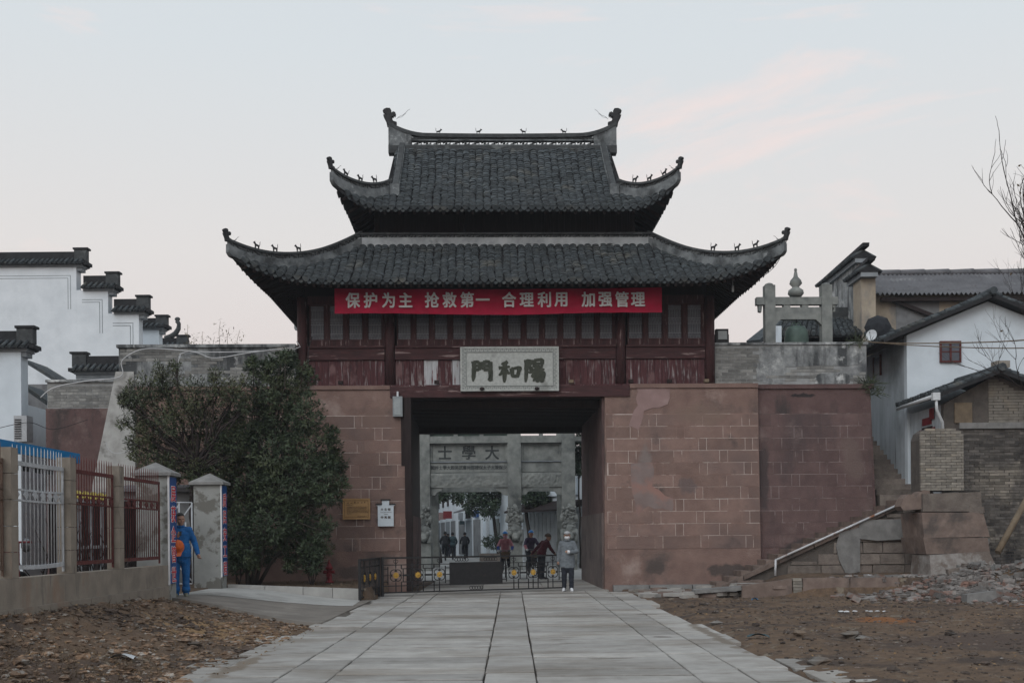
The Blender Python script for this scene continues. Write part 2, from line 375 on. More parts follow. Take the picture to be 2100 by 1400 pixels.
m_skin = mat('skin', (.36, .215, .155), (.30, .17, .12), 5, .6)
m_hair = mat('black_hair', (.015, .014, .014), (.01, .01, .01), 20, .6)
m_hairg = mat('grey_brown_hair', (.11, .085, .065), (.07, .055, .045), 20, .7)
m_work = mat('blue_workwear', (.012, .115, .33), (.009, .085, .25), 5, .85, .08, 14)
m_shoe = flat('grey_green_shoe', (.16, .165, .13), .8)
m_dshoe = flat('dark_shoe', (.03, .03, .034), .7)
m_helm = flat('orange_hardhat', (.62, .13, .025), .35)
m_helmb = flat('blue_helmet', (.03, .22, .58), .35)
m_coat = mat('grey_jacket', (.155, .175, .19), (.115, .13, .145), 5, .9, .08, 14)
m_trous = mat('dark_trousers', (.025, .03, .04), (.018, .02, .028), 5, .9, .06, 14)
m_mask = flat('white_mask', (.68, .70, .72), .8)
m_maskp = flat('pink_mask', (.50, .26, .36), .8)
m_pink = mat('pink_jacket', (.42, .19, .22), (.33, .14, .17), 5, .9, .06, 14)
m_sleeve = flat('blue_oversleeve', (.012, .045, .22), .8)
m_maroon = mat('maroon_jacket', (.085, .018, .030), (.055, .012, .02), 6, .9, .1, 20)
m_dcoat = mat('black_coat', (.022, .024, .028), (.015, .016, .02), 6, .9, .06, 20)
m_teal = mat('teal_coat', (.05, .085, .095), (.035, .06, .07), 6, .9)
m_vest = mat('purple_vest', (.07, .055, .10), (.05, .04, .07), 6, .9)
m_cap = flat('pale_cap', (.40, .41, .42), .85)
m_tyre = flat('tyre_rubber', (.015, .015, .016), .8)
m_steel = flat('dull_steel', (.20, .21, .22), .4, metal=.5)
m_wicker = mat('wicker', (.17, .12, .085), (.11, .08, .055), 12, .8)
m_brass = mat('brass_sign', (.42, .25, .10), (.32, .18, .065), 6, .45, .03, 20, spec=.5)
m_sink = flat('sign_ink', (.06, .035, .02), .7)
m_hyd = mat('hydrant_red', (.20, .02, .025), (.13, .014, .018), 6, .5)
m_soil = None

# stains with a shape of their own
def spot(material, c, r, colour, nsc=2.0, amt=.55, strength=.9, axes='xy'):
    t = material.node_tree; b = t.nodes['Principled BSDF']; L = t.links.new
    src = b.inputs['Base Color'].links[0].from_socket
    co = t.nodes.new('ShaderNodeTexCoord').outputs['Object']
    mp_ = t.nodes.new('ShaderNodeMapping'); mp_.vector_type = 'POINT'
    if axes == 'xy': mp_.inputs['Location'].default_value = (-c[0]/r[0], -c[1]/r[1], 0); mp_.inputs['Scale'].default_value = (1/r[0], 1/r[1], 0)
    else: mp_.inputs['Location'].default_value = (-c[0]/r[0], 0, -c[1]/r[1]); mp_.inputs['Scale'].default_value = (1/r[0], 0, 1/r[1])
    L(co, mp_.inputs[0])
    ln = t.nodes.new('ShaderNodeVectorMath'); ln.operation = 'LENGTH'; L(mp_.outputs[0], ln.inputs[0])
    n = t.nodes.new('ShaderNodeTexNoise'); n.inputs['Scale'].default_value = nsc; n.inputs['Detail'].default_value = 8; L(co, n.inputs[0])
    ad = t.nodes.new('ShaderNodeMath'); ad.operation = 'MULTIPLY_ADD'; ad.inputs[1].default_value = amt*2; L(n.outputs[0], ad.inputs[0]); L(ln.outputs['Value'], ad.inputs[2])
    r_ = t.nodes.new('ShaderNodeValToRGB'); r_.color_ramp.elements[0].position = .55+amt*.5; r_.color_ramp.elements[1].position = 1.0+amt*.6
    s_ = strength; r_.color_ramp.elements[0].color = (s_, s_, s_, 1); r_.color_ramp.elements[1].color = (0, 0, 0, 1); L(ad.outputs[0], r_.inputs[0])
    x = t.nodes.new('ShaderNodeMix'); x.data_type = 'RGBA'; L(r_.outputs[0], x.inputs[0]); L(src, x.inputs[6]); x.inputs[7].default_value = (*colour, 1)
    L(x.outputs[2], b.inputs['Base Color'])

for mm_ in (m_stone, m_plas, m_mortar):
    spot(mm_, (6.3, .45), (1.5, .55), (.070, .060, .056), 2.2, .6, .85, 'xz')
    spot(mm_, (4.2, .55), (.9, .45), (.085, .068, .062), 2.6, .6, .8, 'xz')
    spot(mm_, (4.0, 3.4), (.42, 1.7), (.215, .185, .175), 1.8, .5, .75, 'xz')
    spot(mm_, (5.6, 4.9), (1.7, .75), (.205, .145, .118), 1.7, .5, .7, 'xz')
    spot(mm_, (5.1, 2.9), (.8, .5), (.14, .108, .104), 2.4, .6, .75, 'xz')
    spot(mm_, (-4.2, .5), (1.6, .5), (.095, .075, .068), 2.0, .6, .8, 'xz')
    spot(mm_, (-3.6, 4.9), (.9, .6), (.185, .125, .105), 2.0, .5, .8, 'xz')
    spot(mm_, (-3.4, 2.0), (.5, .45), (.12, .085, .078), 2.4, .6, .8, 'xz')
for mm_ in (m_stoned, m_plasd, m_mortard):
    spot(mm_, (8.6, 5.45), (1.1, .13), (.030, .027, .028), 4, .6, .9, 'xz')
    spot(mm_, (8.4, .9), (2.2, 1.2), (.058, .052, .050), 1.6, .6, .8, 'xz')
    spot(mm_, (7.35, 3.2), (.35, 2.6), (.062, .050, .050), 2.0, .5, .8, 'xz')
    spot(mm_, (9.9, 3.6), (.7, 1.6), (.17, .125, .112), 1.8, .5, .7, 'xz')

for c_, r_, k_ in (((-2.9, 19.8), (.9, .8), (.17, .135, .10)), ((-2.3, 27.2), (1.6, .5), (.155, .13, .11)), ((-1.3, 30.6), (1.8, .25), (.17, .15, .13)), ((2.6, 22.5), (.7, .3), (.14, .125, .11)), ((2.3, 17.6), (.5, .35), (.155, .14, .125)), ((1.2, 14.6), (.8, .2), (.19, .17, .145)), ((-1.2, 16.2), (.9, .12), (.19, .17, .15)), ((-3.3, 14), (.35, 4), (.18, .145, .11)), ((3.05, 18), (.3, 7), (.17, .14, .11))):
    spot(m_slab, c_, r_, k_, 3.0, .6, .85)
# ================================================================== ground
def sstep(a, b, x):
    t = max(0.0, min(1.0, (x-a)/(b-a))); return t*t*(3-2*t)
def fence_z(y): return .40 - .012*(y-16)
def near_edge(x):          # near edge of the driveway, y at a given x
    return 20.8 + (-3.47-x)*.78
def height(x, y):
    z = -.09
    if y > 33.0 or y < 7: return -.06 if y > 33 else -.09
    if x < -3.45:
        top = .02 + (.40-.12*sstep(16, 22, y))*sstep(-3.85, -6.6, x)
        if y > 28.12: top = .34
        elif y > near_edge(x) - .3: top = .0 + .33*sstep(-3.5, -6.9, x)
        nz = 0.0
        if y <= near_edge(x) - .3:
            nz = .050*fbm(x*1.3, y*1.3) + .035*fbm(x*4.5, y*4.5, 3) + .016*fbm(x*13, y*13, 5)
            nz *= sstep(-3.6, -4.3, x)*.9+.1
            # clods along the foot of the fence
            k = math.exp(-((x+6.3)/.45)**2)*sstep(22.5, 21, y)
            nz += k*(.14+.14*fbm(x*2.2, y*2.2, 7))
            k2 = sstep(15.5, 13, y)*sstep(-3.7, -4.6, x)
            nz += k2*(.02+.07*fbm(x*2.5, y*2.5, 9))
            nz += .26*math.exp(-((x+6.95)/.28)**2-((y-22.5)/.6)**2)
        if x < -7.1: top = .42; nz *= .3
        z = top + nz - .045
    elif x > 3.05:
        nz = .030*fbm(x*1.1, y*1.1, 11) + .030*fbm(x*4, y*4, 12) + .014*fbm(x*12, y*12, 13)
        rub = .48*math.exp(-((x-10.9)/1.5)**2-((y-27.6)/1.2)**2) + .45*math.exp(-((x-12.9)/1.8)**2-((y-27.8)/1.8)**2)
        bank = .25*math.exp(-((x-8.5)/2.5)**2-((y-28.6)/.5)**2)*0
        z = -.03*sstep(3.6, 3.1, x)*2 + nz + rub*(1+.35*fbm(x*2.2, y*2.2, 15)) + bank + .05*sstep(5, 9, x) - .02
        if x < 3.4: z = min(z, -.03)
        if y > 27.9: z = max(z, .44*sstep(6.0, 7.6, x)*sstep(27.9, 28.1, y) + .02*fbm(x*3, y*3, 17))
    return z
def lin(a, b, st): n = int(round((b-a)/st)); return [a+(b-a)*i/n for i in range(n)]
xs = [-900, -300, -120, -60, -30, -20, -14] + lin(-11, -7.4, .3) + lin(-7.4, -3.2, .075) + lin(-3.2, 3.0, .5) + lin(3.0, 9.2, .09) + lin(9.2, 14, .12) + [14, 17, 22, 35, 60, 120, 300, 900]
ys = [-200, -60, -20, 0, 5, 8] + lin(10, 23.5, .085) + lin(23.5, 27.9, .16) + lin(27.9, 28.4, .06) + lin(28.4, 33.2, .16) + [33.2, 36, 40, 50, 70, 100, 160, 300, 600, 1500]
g = MB(); g.sm = True
nx_, ny_ = len(xs), len(ys)
g.add([(x, y, height(x, y)) for y in ys for x in xs], [(j*nx_+i, j*nx_+i+1, (j+1)*nx_+i+1, (j+1)*nx_+i) for j in range(ny_-1) for i in range(nx_-1)])
m_ground = mat('bare_earth', (.180, .120, .078), (.085, .058, .041), 5.5, .95, .5, 22, c3=(.070, .051, .041), s3=.9, t3=(.48, .62), c4=(.20, .165, .125), s4=3.2, t4=(.58, .66), lo=.3, hi=.7)
spot(m_ground, (-4.7, 18.8), (2.4, 3.4), (.27, .172, .088), 7, .55)
spot(m_ground, (-4.6, 12.6), (2.4, 1.7), (.085, .058, .044), 4, .5)
spot(m_ground, (6.5, 20.6), (1.2, 1.5), (.24, .10, .036), 6, .5)
spot(m_ground, (7.0, 16.5), (3.5, 3.0), (.088, .062, .050), 4, .5)
spot(m_ground, (7.5, 25.5), (3.5, 1.8), (.17, .115, .075), 5, .55, .7)
spot(m_ground, (10.5, 23.5), (1.6, .9), (.19, .085, .036), 6, .55, .8)
gr = g.build('ground', m_ground); tag(gr, kind='structure')

# ---- paved way of stone slabs
path = bpy.data.objects.new('stone_path', None); col.objects.link(path); ROOTINV['stone_path'] = I4.copy(); path['kind'] = 'structure'
rp = random.Random(21)
def slab(x0, x1, y0, y1, j=.011, parent=path, dz=0.0, material=m_slab, name='paving_slab', t=.14):
    jt = lambda: rp.uniform(-.007, .007)
    z = [dz + rp.uniform(-.007, .007) for _ in range(4)]
    k0, k1 = rp.choice((.012, .03, .05)), rp.choice((.012, .02, .04)); sk_ = rp.uniform(-.03, .03)
    c = [(x0+j+jt(), y0+k0+jt()), (x1-j+jt(), y0+k0+jt()+sk_), (x1-j+jt(), y1-k1+jt()+sk_*.5), (x0+j+jt(), y1-k1+jt())]
    b = .010
    mid = [(sum(p[0] for p in c)/4, sum(p[1] for p in c)/4)][0]
    inn = []
    for (x, y) in c:
        dx, dy = mid[0]-x, mid[1]-y; inn.append((x + (b if dx > 0 else -b), y + (b if dy > 0 else -b)))
    m = MB()
    m.add([(c[i][0], c[i][1], z[i]-t) for i in range(4)] + [(c[i][0], c[i][1], z[i]-b*.8) for i in range(4)] + [(inn[i][0], inn[i][1], z[i]) for i in range(4)],
          [(8, 9, 10, 11)] + [(i, (i+1) % 4, (i+1) % 4+4, i+4) for i in range(4)] + [(i+4, (i+1) % 4+4, (i+1) % 4+8, i+8) for i in range(4)])
    return m.build(name, material, parent)
def lane(x0, x1, y0, y1, lo, hi, edge=None):
    y = y0
    while y < y1 - .1:
        L = rp.uniform(lo, hi)
        if edge == 'L': slab(x0 + rp.uniform(-.22, .18), x1, y, min(y+L, y1))
        elif edge == 'R': slab(x0, x1 + rp.uniform(-.22, .2), y, min(y+L, y1))
        else: slab(x0, x1, y, min(y+L, y1))
        y += L
lane(-2.0, -.32, 9, 32.5, .42, .75)
lane(.25, 1.98, 9, 32.5, .42, .75)
lane(-.32, .25, 9, 32.5, 1.2, 2.4)
lane(-2.58, -2.0, 9, 32.4, .7, 1.7)
lane(1.98, 2.56, 9, 32.3, .8, 1.9)
lane(-3.58, -2.58, 9, 19.4, .8, 1.6, 'L'); lane(-3.42, -2.58, 20.2, 32.1, .8, 1.6, 'L')
lane(2.56, 3.15, 9, 31.5, 1.0, 2.2, 'R')
for x0, x1, y0, y1 in ((-3.95, -3.4, 17.2, 18.0), (-3.9, -3.42, 18.05, 18.6), (-3.85, -3.45, 13.0, 14.1), (-4.0, -3.45, 14.2, 15.2), (3.3, 3.9, 12.2, 13.4), (3.25, 3.75, 13.5, 14.6), (-4.3, -3.5, 28.6, 29.6), (-4.5, -3.5, 27.3, 28.4)):
    slab(x0, x1, y0, y1, dz=-.02)
# passage floor and the street beyond
lane(-2.62, -.9, 32.55, 40.5, .6, 1.1); lane(-.9, .9, 32.55, 40.5, .6, 1.1); lane(.9, 2.7, 32.55, 40.5, .6, 1.1)
m_street = mat('street_flags', (.40, .40, .385), (.32, .32, .31), 1.2, .85, .08, 30, c3=(.26, .255, .25), s3=.5, t3=(.52, .68))
m = MB(); m.box((-22, 40.6, -.2), (18, 190, -.012)); st = m.build('street', m_street); st['kind'] = 'structure'
# broken flags beside the steps, by the right foot of the gate
brk = bpy.data.objects.new('broken_paving', None); col.objects.link(brk); ROOTINV['broken_paving'] = I4.copy(); brk['kind'] = 'structure'
for k in range(64):
    x = rp.uniform(3.25, 6.6); y = rp.uniform(27.9, 31.6); s = rp.uniform(.14, .42)
    q = [(x+math.cos(a+rp.uniform(-.3, .3))*s*rp.uniform(.7, 1.3), y+math.sin(a)*s*rp.uniform(.6, 1)) for a in [i*math.pi/3 for i in range(6)]]
    z = .03 + rp.uniform(-.01, .08) + .07*(x-3.2)/2 + .10*sstep(5.6, 6.6, x)
    m = MB(); m.prism(q, -.08, (0, 0, z), Vector((1, 0, 0)), Vector((0, 1, 0)), Vector((0, 0, 1)))
    m.build('flagstone', m_slab if k % 2 else m_rstone, brk)

# ---- driveway to the yard gate: pale cement with a dirty lower edge
def dz_(x): return .02 + .33*sstep(-3.5, -6.9, x)
def quad_strip(fa, fb, n, z_off):
    m = MB(); m.sm = True
    vs = []
    for i in range(n+1):
        t = i/n; a, b = fa(t), fb(t)
        vs += [(a[0], a[1], dz_(a[0])+z_off), (b[0], b[1], dz_(b[0])+z_off)]
    m.add(vs, [(2*i, 2*i+2, 2*i+3, 2*i+1) for i in range(n)]); return m
dw = quad_strip(lambda t: (-3.40-3.9*t, near_edge(-3.40-3.9*t)), lambda t: (-3.35-3.95*t, 28.0), 14, 0.0)
dwo = dw.build('driveway', mat('dusty_concrete', (.20, .18, .158), (.14, .125, .11), 1.6, .95, .12, 30, c3=(.24, .22, .195), s3=1.0, t3=(.55, .68))); dwo['kind'] = 'structure'
ln_ = lambda t: (-3.5-3.8*t, 25.6 - 1.2*t + .12*math.sin(t*9))
dw = quad_strip(ln_, lambda t: (-3.62-3.68*t, 27.99-.12*t), 14, .006)
c_ = dw.build('concrete_apron', m_conc, dwo)
m = MB()
for i in range(14):
    a, b = [(-3.40-3.9*t, near_edge(-3.40-3.9*t)) for t in (i/14, (i+1)/14)]
    m.add([(a[0], a[1], dz_(a[0])), (b[0], b[1], dz_(b[0])), (b[0], b[1]-.12, dz_(b[0])-.2), (a[0], a[1]-.12, dz_(a[0])-.2)], [(0, 1, 2, 3)])
for i in range(8):
    y0, y1 = [near_edge(-3.4)+(27.9-near_edge(-3.4))*t for t in (i/8, (i+1)/8)]
    m.add([(-3.40, y0, .021), (-3.40, y1, .021), (-3.3, y1, -.1), (-3.3, y0, -.1)], [(0, 1, 2, 3)])
m.build('ramp_edge', dwo.data.materials[0], dwo)
# kerb of the planting bed
kb = bpy.data.objects.new('kerb', None); col.objects.link(kb); ROOTINV['kerb'] = I4.copy(); kb['kind'] = 'structure'
kp = [(-6.78, 27.85), (-5.9, 27.88), (-5.0, 27.93), (-4.3, 27.98), (-3.62, 28.02)]
for (a, b) in zip(kp[:-1], kp[1:]):
    m = MB(); za, zb = dz_(a[0])-.1, dz_(b[0])-.1
    ta, tb = .43 - .045*(a[0]+6.8), .43 - .045*(b[0]+6.8)
    m.hexa([(a[0]+.006, a[1], za), (b[0]-.006, b[1], zb), (b[0]-.006, b[1]+.16, zb), (a[0]+.006, a[1]+.16, za), (a[0]+.006, a[1], ta), (b[0]-.006, b[1], tb), (b[0]-.006, b[1]+.16, tb), (a[0]+.006, a[1]+.16, ta)])
    m.build('kerb_stone', m_conc, kb)

# ---- loose stones, kept as masses
def pebble(m, c, s, rr, flat_=.6):
    n = 5; rot = rr.uniform(0, 6.28); vs = []
    for (zz, k) in ((-.5, .7), (.15, 1.0), (.6, .55)):
        for i in range(n):
            a = rot + 2*math.pi*i/n + zz; r = s*k*rr.uniform(.7, 1.25)
            vs.append((c[0]+r*math.cos(a), c[1]+r*math.sin(a)*.85, c[2]+zz*s*flat_*rr.uniform(.8, 1.2)))
    fs = [(i, (i+1) % n, (i+1) % n+n, i+n) for i in range(n)] + [(i+n, (i+1) % n+n, (i+1) % n+2*n, i+2*n) for i in range(n)] + [(10, 11, 12, 13, 14)]
    m.add(vs, fs)
rg = random.Random(31); m = MB()
cnt = 0
while cnt < 6500:
    x = rg.uniform(-7.0, -3.3); y = rg.uniform(10.5, 22.8)
    if x > -3.62 and rg.random() < .85: continue
    if y > near_edge(x)+.1 and rg.random() < .93: continue
    if fbm(x*.8, y*.8, 2) < -.15 and rg.random() < .5: continue
    s = .012 + .042*rg.random()**2 + (.075*rg.random() if rg.random() < .06 else 0)
    pebble(m, (x, y, height(x, y)+s*.15), s, rg); cnt += 1
o = m.build('gravel', m_gravelb); tag(o, 'brown gravel and clods strewn over the bare ground left of the path', 'gravel', None, 'stuff')
m = MB(); cnt = 0
while cnt < 5200:
    x = rg.uniform(3.2, 13.0); y = rg.uniform(10.8, 28.5)
    if x < 3.5 and rg.random() < .6: continue
    s = .010 + .034*rg.random()**2 + (.08*rg.random() if rg.random() < .035 else 0)
    pebble(m, (x, y, height(x, y)+s*.1), s, rg); cnt += 1
o = m.build('gravel', mat('dark_gravel', (.155, .12, .098), (.065, .05, .042), 14, .93, .15, 30, c3=(.24, .235, .225), s3=9, t3=(.58, .64), c4=(.06, .047, .04), s4=.6, t4=(.45, .6), isl=.5)); tag(o, 'dark stony soil strewn over the bare ground right of the path', 'gravel', None, 'stuff')
m = MB(); cnt = 0
while cnt < 2600:
    a = rg.uniform(0, 6.28); r = abs(rg.gauss(0, 1))
    x = 10.6+math.cos(a)*r*1.35; y = 26.9+math.sin(a)*r*1.25
    if y > 28.9 or x < 7.5: continue
    s = .02 + .055*rg.random()**2
    z = height(x, y)+s*.3
    if rg.random() < .45:
        mt = Matrix.Rotation(rg.uniform(0, 3), 4, 'Z') @ Matrix.Rotation(rg.uniform(-.6, .6), 4, 'X')
        m.cbox((x, y, z), (s*3, s*1.5, s*.9), mt)
    else: pebble(m, (x, y, z), s*1.3, rg, .7)
    cnt += 1
for k in range(70):
    x, y = rg.gauss(10.5, 1.2), rg.gauss(27.0, 1.0)
    if y > 28.3: continue
    s = rg.uniform(.08, .2); m.cbox((x, y, height(x, y)+s*.15), (s*1.8, s*1.1, s*.7), Matrix.Rotation(rg.uniform(0, 3), 4, 'Z') @ Matrix.Rotation(rg.uniform(-.5, .5), 4, 'X') @ Matrix.Rotation(rg.uniform(-.4, .4), 4, 'Y'))
o = m.build('rubble', m_rubble); tag(o, 'heap of broken brick and stone rubble below the old buttress', 'rubble', None, 'stuff')

m = MB()
for k in range(1700):
    if rg.random() < .6: x, y = rg.uniform(-6.6, -3.2), rg.uniform(10.6, 22)
    else: x, y = rg.uniform(3.1, 11), rg.uniform(11, 26)
    if y > near_edge(x)-.2 and x < 0: continue
    a = rg.uniform(0, 6.28); L = rg.uniform(.03, .075); z = max(height(x, y), .0 if abs(x) < 3.4 else -1)+.012; c, s_ = math.cos(a), math.sin(a)
    m.add([(x, y, z), (x+c*L*.5-s_*L*.25, y+s_*L*.5+c*L*.25, z+rg.uniform(.0, .02)), (x+c*L, y+s_*L, z+rg.uniform(0, .03)), (x+c*L*.5+s_*L*.25, y+s_*L*.5-c*L*.25, z+rg.uniform(0, .02))], [(0, 1, 2, 3)])
o = m.build('fallen_leaves', mat('dead_leaf', (.23, .145, .07), (.12, .08, .045), 6, .9, isl=.5)); tag(o, 'dry fallen leaves scattered over the bare ground beside the path', 'fallen leaves', None, 'stuff')
# ================================================================== lettering
def glyphs(txt, size, off=0.0, ext=.004):
    """mesh of a run of characters, centred on the origin in x and z, face towards -y"""
    cu = bpy.data.curves.new('t', 'FONT'); cu.body = txt; cu.size = size; cu.offset = off; cu.extrude = ext
    cu.resolution_u = 3
    cu.align_x = 'CENTER'; cu.align_y = 'CENTER'
    me = to_mesh(bpy.data.objects.new('t', cu)); bpy.data.curves.remove(cu)
    xs = [v.co.x for v in me.vertices]; ys = [v.co.y for v in me.vertices]
    if xs:
        cx, cy = (min(xs)+max(xs))/2, (min(ys)+max(ys))/2
        me.transform(Matrix.Rotation(math.pi/2, 4, 'X') @ Matrix.Translation((-cx, -cy, 0)))
    return me
def put_text(txt, size, material, parent, frame, loc, rot=None, off=0.0, ext=.004, name='lettering', sx=1.0, wob=0.0):
    me = glyphs(txt, size, 0, ext)
    if off:            # heavier strokes: the same outlines set beside themselves, a hair apart in depth
        bm = bmesh.new(); k = 0
        for dx, dz in ((0, 0), (off, 0), (-off, 0), (0, off*.8), (0, -off*.8), (off*.7, off*.6), (-off*.7, -off*.6), (off*.7, -off*.6), (-off*.7, off*.6)):
            m2 = me.copy(); m2.transform(Matrix.Translation((dx, -.0003*k, dz))); bm.from_mesh(m2); bpy.data.meshes.remove(m2); k += 1
        bm.to_mesh(me); bm.free()
    me.materials.clear(); me.materials.append(material)
    if wob:
        for v in me.vertices:
            n = mnoise.noise_vector(Vector((v.co.x, 0, v.co.z)) * 9 / max(size, .01) * .35 + Vector((sum(map(ord, txt)) % 17, 0, 0)))
            v.co.x += n.x * wob; v.co.z += n.z * wob
    me.name = name
    return inst(name, me, parent, frame, loc, rot, (sx, 1, 1))

# ================================================================== city gate wall
K = .04
ZT = 5.73
def wy(z, off=0.0): return off - K * (ZT - z)
gate = thing('gate_wall', 'massive red sandstone city gate wall with a broad square passage through it', 'city gate', GATE @ Vector((0, 0, 0)), TH)
def wallsec(mb, x0, x1, z0, z1, off=0.0, back=7.0, bx0=0.0, bx1=0.0):
    mb.hexa([(x0-bx0, wy(z0, off), z0), (x1+bx1, wy(z0, off), z0), (x1+bx1, back, z0), (x0-bx0, back, z0),
             (x0, wy(z1, off), z1), (x1, wy(z1, off), z1), (x1, back, z1), (x0, back, z1)])
XL, XR = -2.78, 2.85
w = MB(); wallsec(w, -10.75, XL, -.3, ZT, bx0=.25); w.build('wall', m_plas, gate, GATE)
w = MB(); wallsec(w, XR, 7.2, -.3, ZT, bx0=.08); w.build('wall', m_plas, gate, GATE)
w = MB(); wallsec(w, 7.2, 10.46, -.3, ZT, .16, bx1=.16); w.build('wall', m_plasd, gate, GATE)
w = MB(); w.box((XL, .35, 5.42), (XR, 6.9, ZT)); w.build('passage_slab', m_wood, gate, GATE)
for i in range(15):
    w = MB(); y = .75 + i*.42; w.box((XL, y, 5.20), (XR, y+.16, 5.417)); w.build('ceiling_joist', m_wood, gate, GATE)
w = MB(); w.box((-3.2, -.06, 5.43), (3.55, .34, 5.74)); w.build('lintel_beam', m_beam, gate, GATE)
w = MB(); w.box((XL+.002, 6.7, 5.0), (XR, 7.06, 5.42)); w.build('lintel_beam', m_wood, gate, GATE)
# lining of the passage: timber above, cement below
for (x, sgn) in ((XL, 1), (XR, -1)):
    a, b = sorted((x - sgn*.12, x + sgn*(.03 if sgn > 0 else .075)))
    w = MB(); w.box((a, -.10 if sgn > 0 else .10, 2.15), (b, 6.95, 5.42)); w.build('passage_lining', m_wood if sgn > 0 else m_plasd, gate, GATE)
    a, b = sorted((x - sgn*.2, x + sgn*(.05 if sgn > 0 else .11)))
    w = MB(); w.box((a, .10, -.05), (b, 6.97, 2.15)); w.build('passage_dado', m_plasd if sgn > 0 else mat('dusty_dado', (.17, .135, .125), (.12, .095, .09), 2, .93, .15, 25, c3=(.085, .07, .068), s3=.9, t3=(.5, .66)), gate, GATE)
w = MB(); w.box((XL-.02, -.16, 0), (XL+.16, .45, 5.42)); w.build('door_jamb', m_wood, gate, GATE)
# base course stones
rnd = random.Random(4)
for x0, x1 in ((3.0, 4.0), (4.02, 5.2), (5.22, 6.1)):
    w = MB(); w.hexa([(x0, -.50, -.05), (x1, -.46, -.05), (x1, -.2, -.05), (x0, -.2, -.05), (x0, -.46, .10), (x1, -.43, .11), (x1, -.2, .12), (x0, -.2, .12)])
    w.build('base_stone', m_cpatch, gate, GATE)
# squared blocks with lime joints
CZ0, CHT, NC = 1.14, .3436, 11
def blocks(x0, x1, off, material, mort, phase, parent=gate, frame=GATE, cz0=CZ0, nc=NC, edge0=0.0, edge1=0.0):
    zt = cz0 + nc*CHT + .012
    mb = MB(); e = .004
    mb.hexa([(x0, wy(cz0, off)-e, cz0), (x1, wy(cz0, off)-e, cz0), (x1, wy(cz0, off)+.05, cz0), (x0, wy(cz0, off)+.05, cz0),
             (x0, wy(zt, off)-e, zt), (x1, wy(zt, off)-e, zt), (x1, wy(zt, off)+.05, zt), (x0, wy(zt, off)+.05, zt)])
    mb.build('mortar', mort, parent, frame)
    LO, SH, J = 1.06, .22, .017
    for r in range(nc):
        z0 = cz0 + r*CHT + (J/2 if r else -.02); z1 = cz0 + (r+1)*CHT - J/2
        x = x0 - 1.28 + ((phase + .64*(r % 2)) % 1.28) - .3
        k = 0
        while x < x1:
            L = LO if k % 2 == 0 else SH; L *= rnd.uniform(.95, 1.05)
            a, b = max(x, x0 - .015), min(x + L - J, x1 + .015)
            if b - a > .05:
                p = .0085 + rnd.uniform(0, .003); jz = rnd.uniform(-.004, .004)
                m = MB(); m.hexa([(a, wy(z0, off)-p, z0+jz), (b, wy(z0, off)-p, z0+jz), (b, wy(z0, off)+.03, z0+jz), (a, wy(z0, off)+.03, z0+jz),
                                  (a, wy(z1, off)-p, z1+jz), (b, wy(z1, off)-p, z1+jz), (b, wy(z1, off)+.03, z1+jz), (a, wy(z1, off)+.03, z1+jz)])
                m.build('stone_block', material, parent, frame)
            x += L; k += 1
blocks(-10.3, XL-.02, 0, m_stone, m_mortar, .2)
blocks(XR+.03, 7.18, 0, m_stone, m_mortar, .55)
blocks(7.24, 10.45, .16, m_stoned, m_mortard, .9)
# coping band along the top of the wall and cement repairs
w = MB(); w.box((3.56, -.05, 5.66), (7.2, .3, 5.78)); w.build('coping', m_plas, gate, GATE)
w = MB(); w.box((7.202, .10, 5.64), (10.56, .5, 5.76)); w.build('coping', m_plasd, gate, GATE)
w = MB(); w.box((-10.78, -.05, 5.66), (-3.21, .3, 5.77)); w.build('coping', m_plas, gate, GATE)
def patch(pts, off, material, name='cement_patch', thick=.014, parent=gate, sub=3, seed=1):
    rr = random.Random(seed); q = []
    n = len(pts)
    for i in range(n):
        (ax, az), (bx, bz) = pts[i], pts[(i+1) % n]
        for k in range(sub):
            t = k/sub; j = .035
            q.append((ax+(bx-ax)*t + rr.uniform(-j, j), az+(bz-az)*t + rr.uniform(-j, j)))
    m = MB(); n = len(q)
    fr = [(x, wy(z, off)-thick, z) for x, z in q]; bk = [(x, wy(z, off)+.02, z) for x, z in q]
    m.add(fr+bk, [tuple(range(n))] + [(i, i+n, (i+1) % n+n, (i+1) % n) for i in range(n)])
    return m.build(name, material, parent, GATE)
m_pinkp = mat('pink_repair', (.29, .20, .19), (.23, .155, .145), 2, .92, .1, 30, c3=(.33, .25, .24), s3=1.2, t3=(.55, .7))
m_greyr = mat('grey_repair', (.22, .175, .165), (.175, .13, .12), 2, .92, .1, 30, c3=(.27, .16, .135), s3=1.3, t3=(.5, .64))
patch([(3.75, 5.75), (4.75, 5.72), (4.6, 5.2), (3.95, 5.0), (3.8, 4.5), (3.5, 4.55), (3.75, 5.2)], 0, m_pinkp, seed=3)
patch([(3.55, 3.5), (4.2, 3.55), (4.15, 2.9), (4.75, 2.5), (4.7, 2.2), (4.0, 2.3), (3.7, 2.0), (3.6, 2.7)], 0, m_greyr, seed=5, thick=.012)

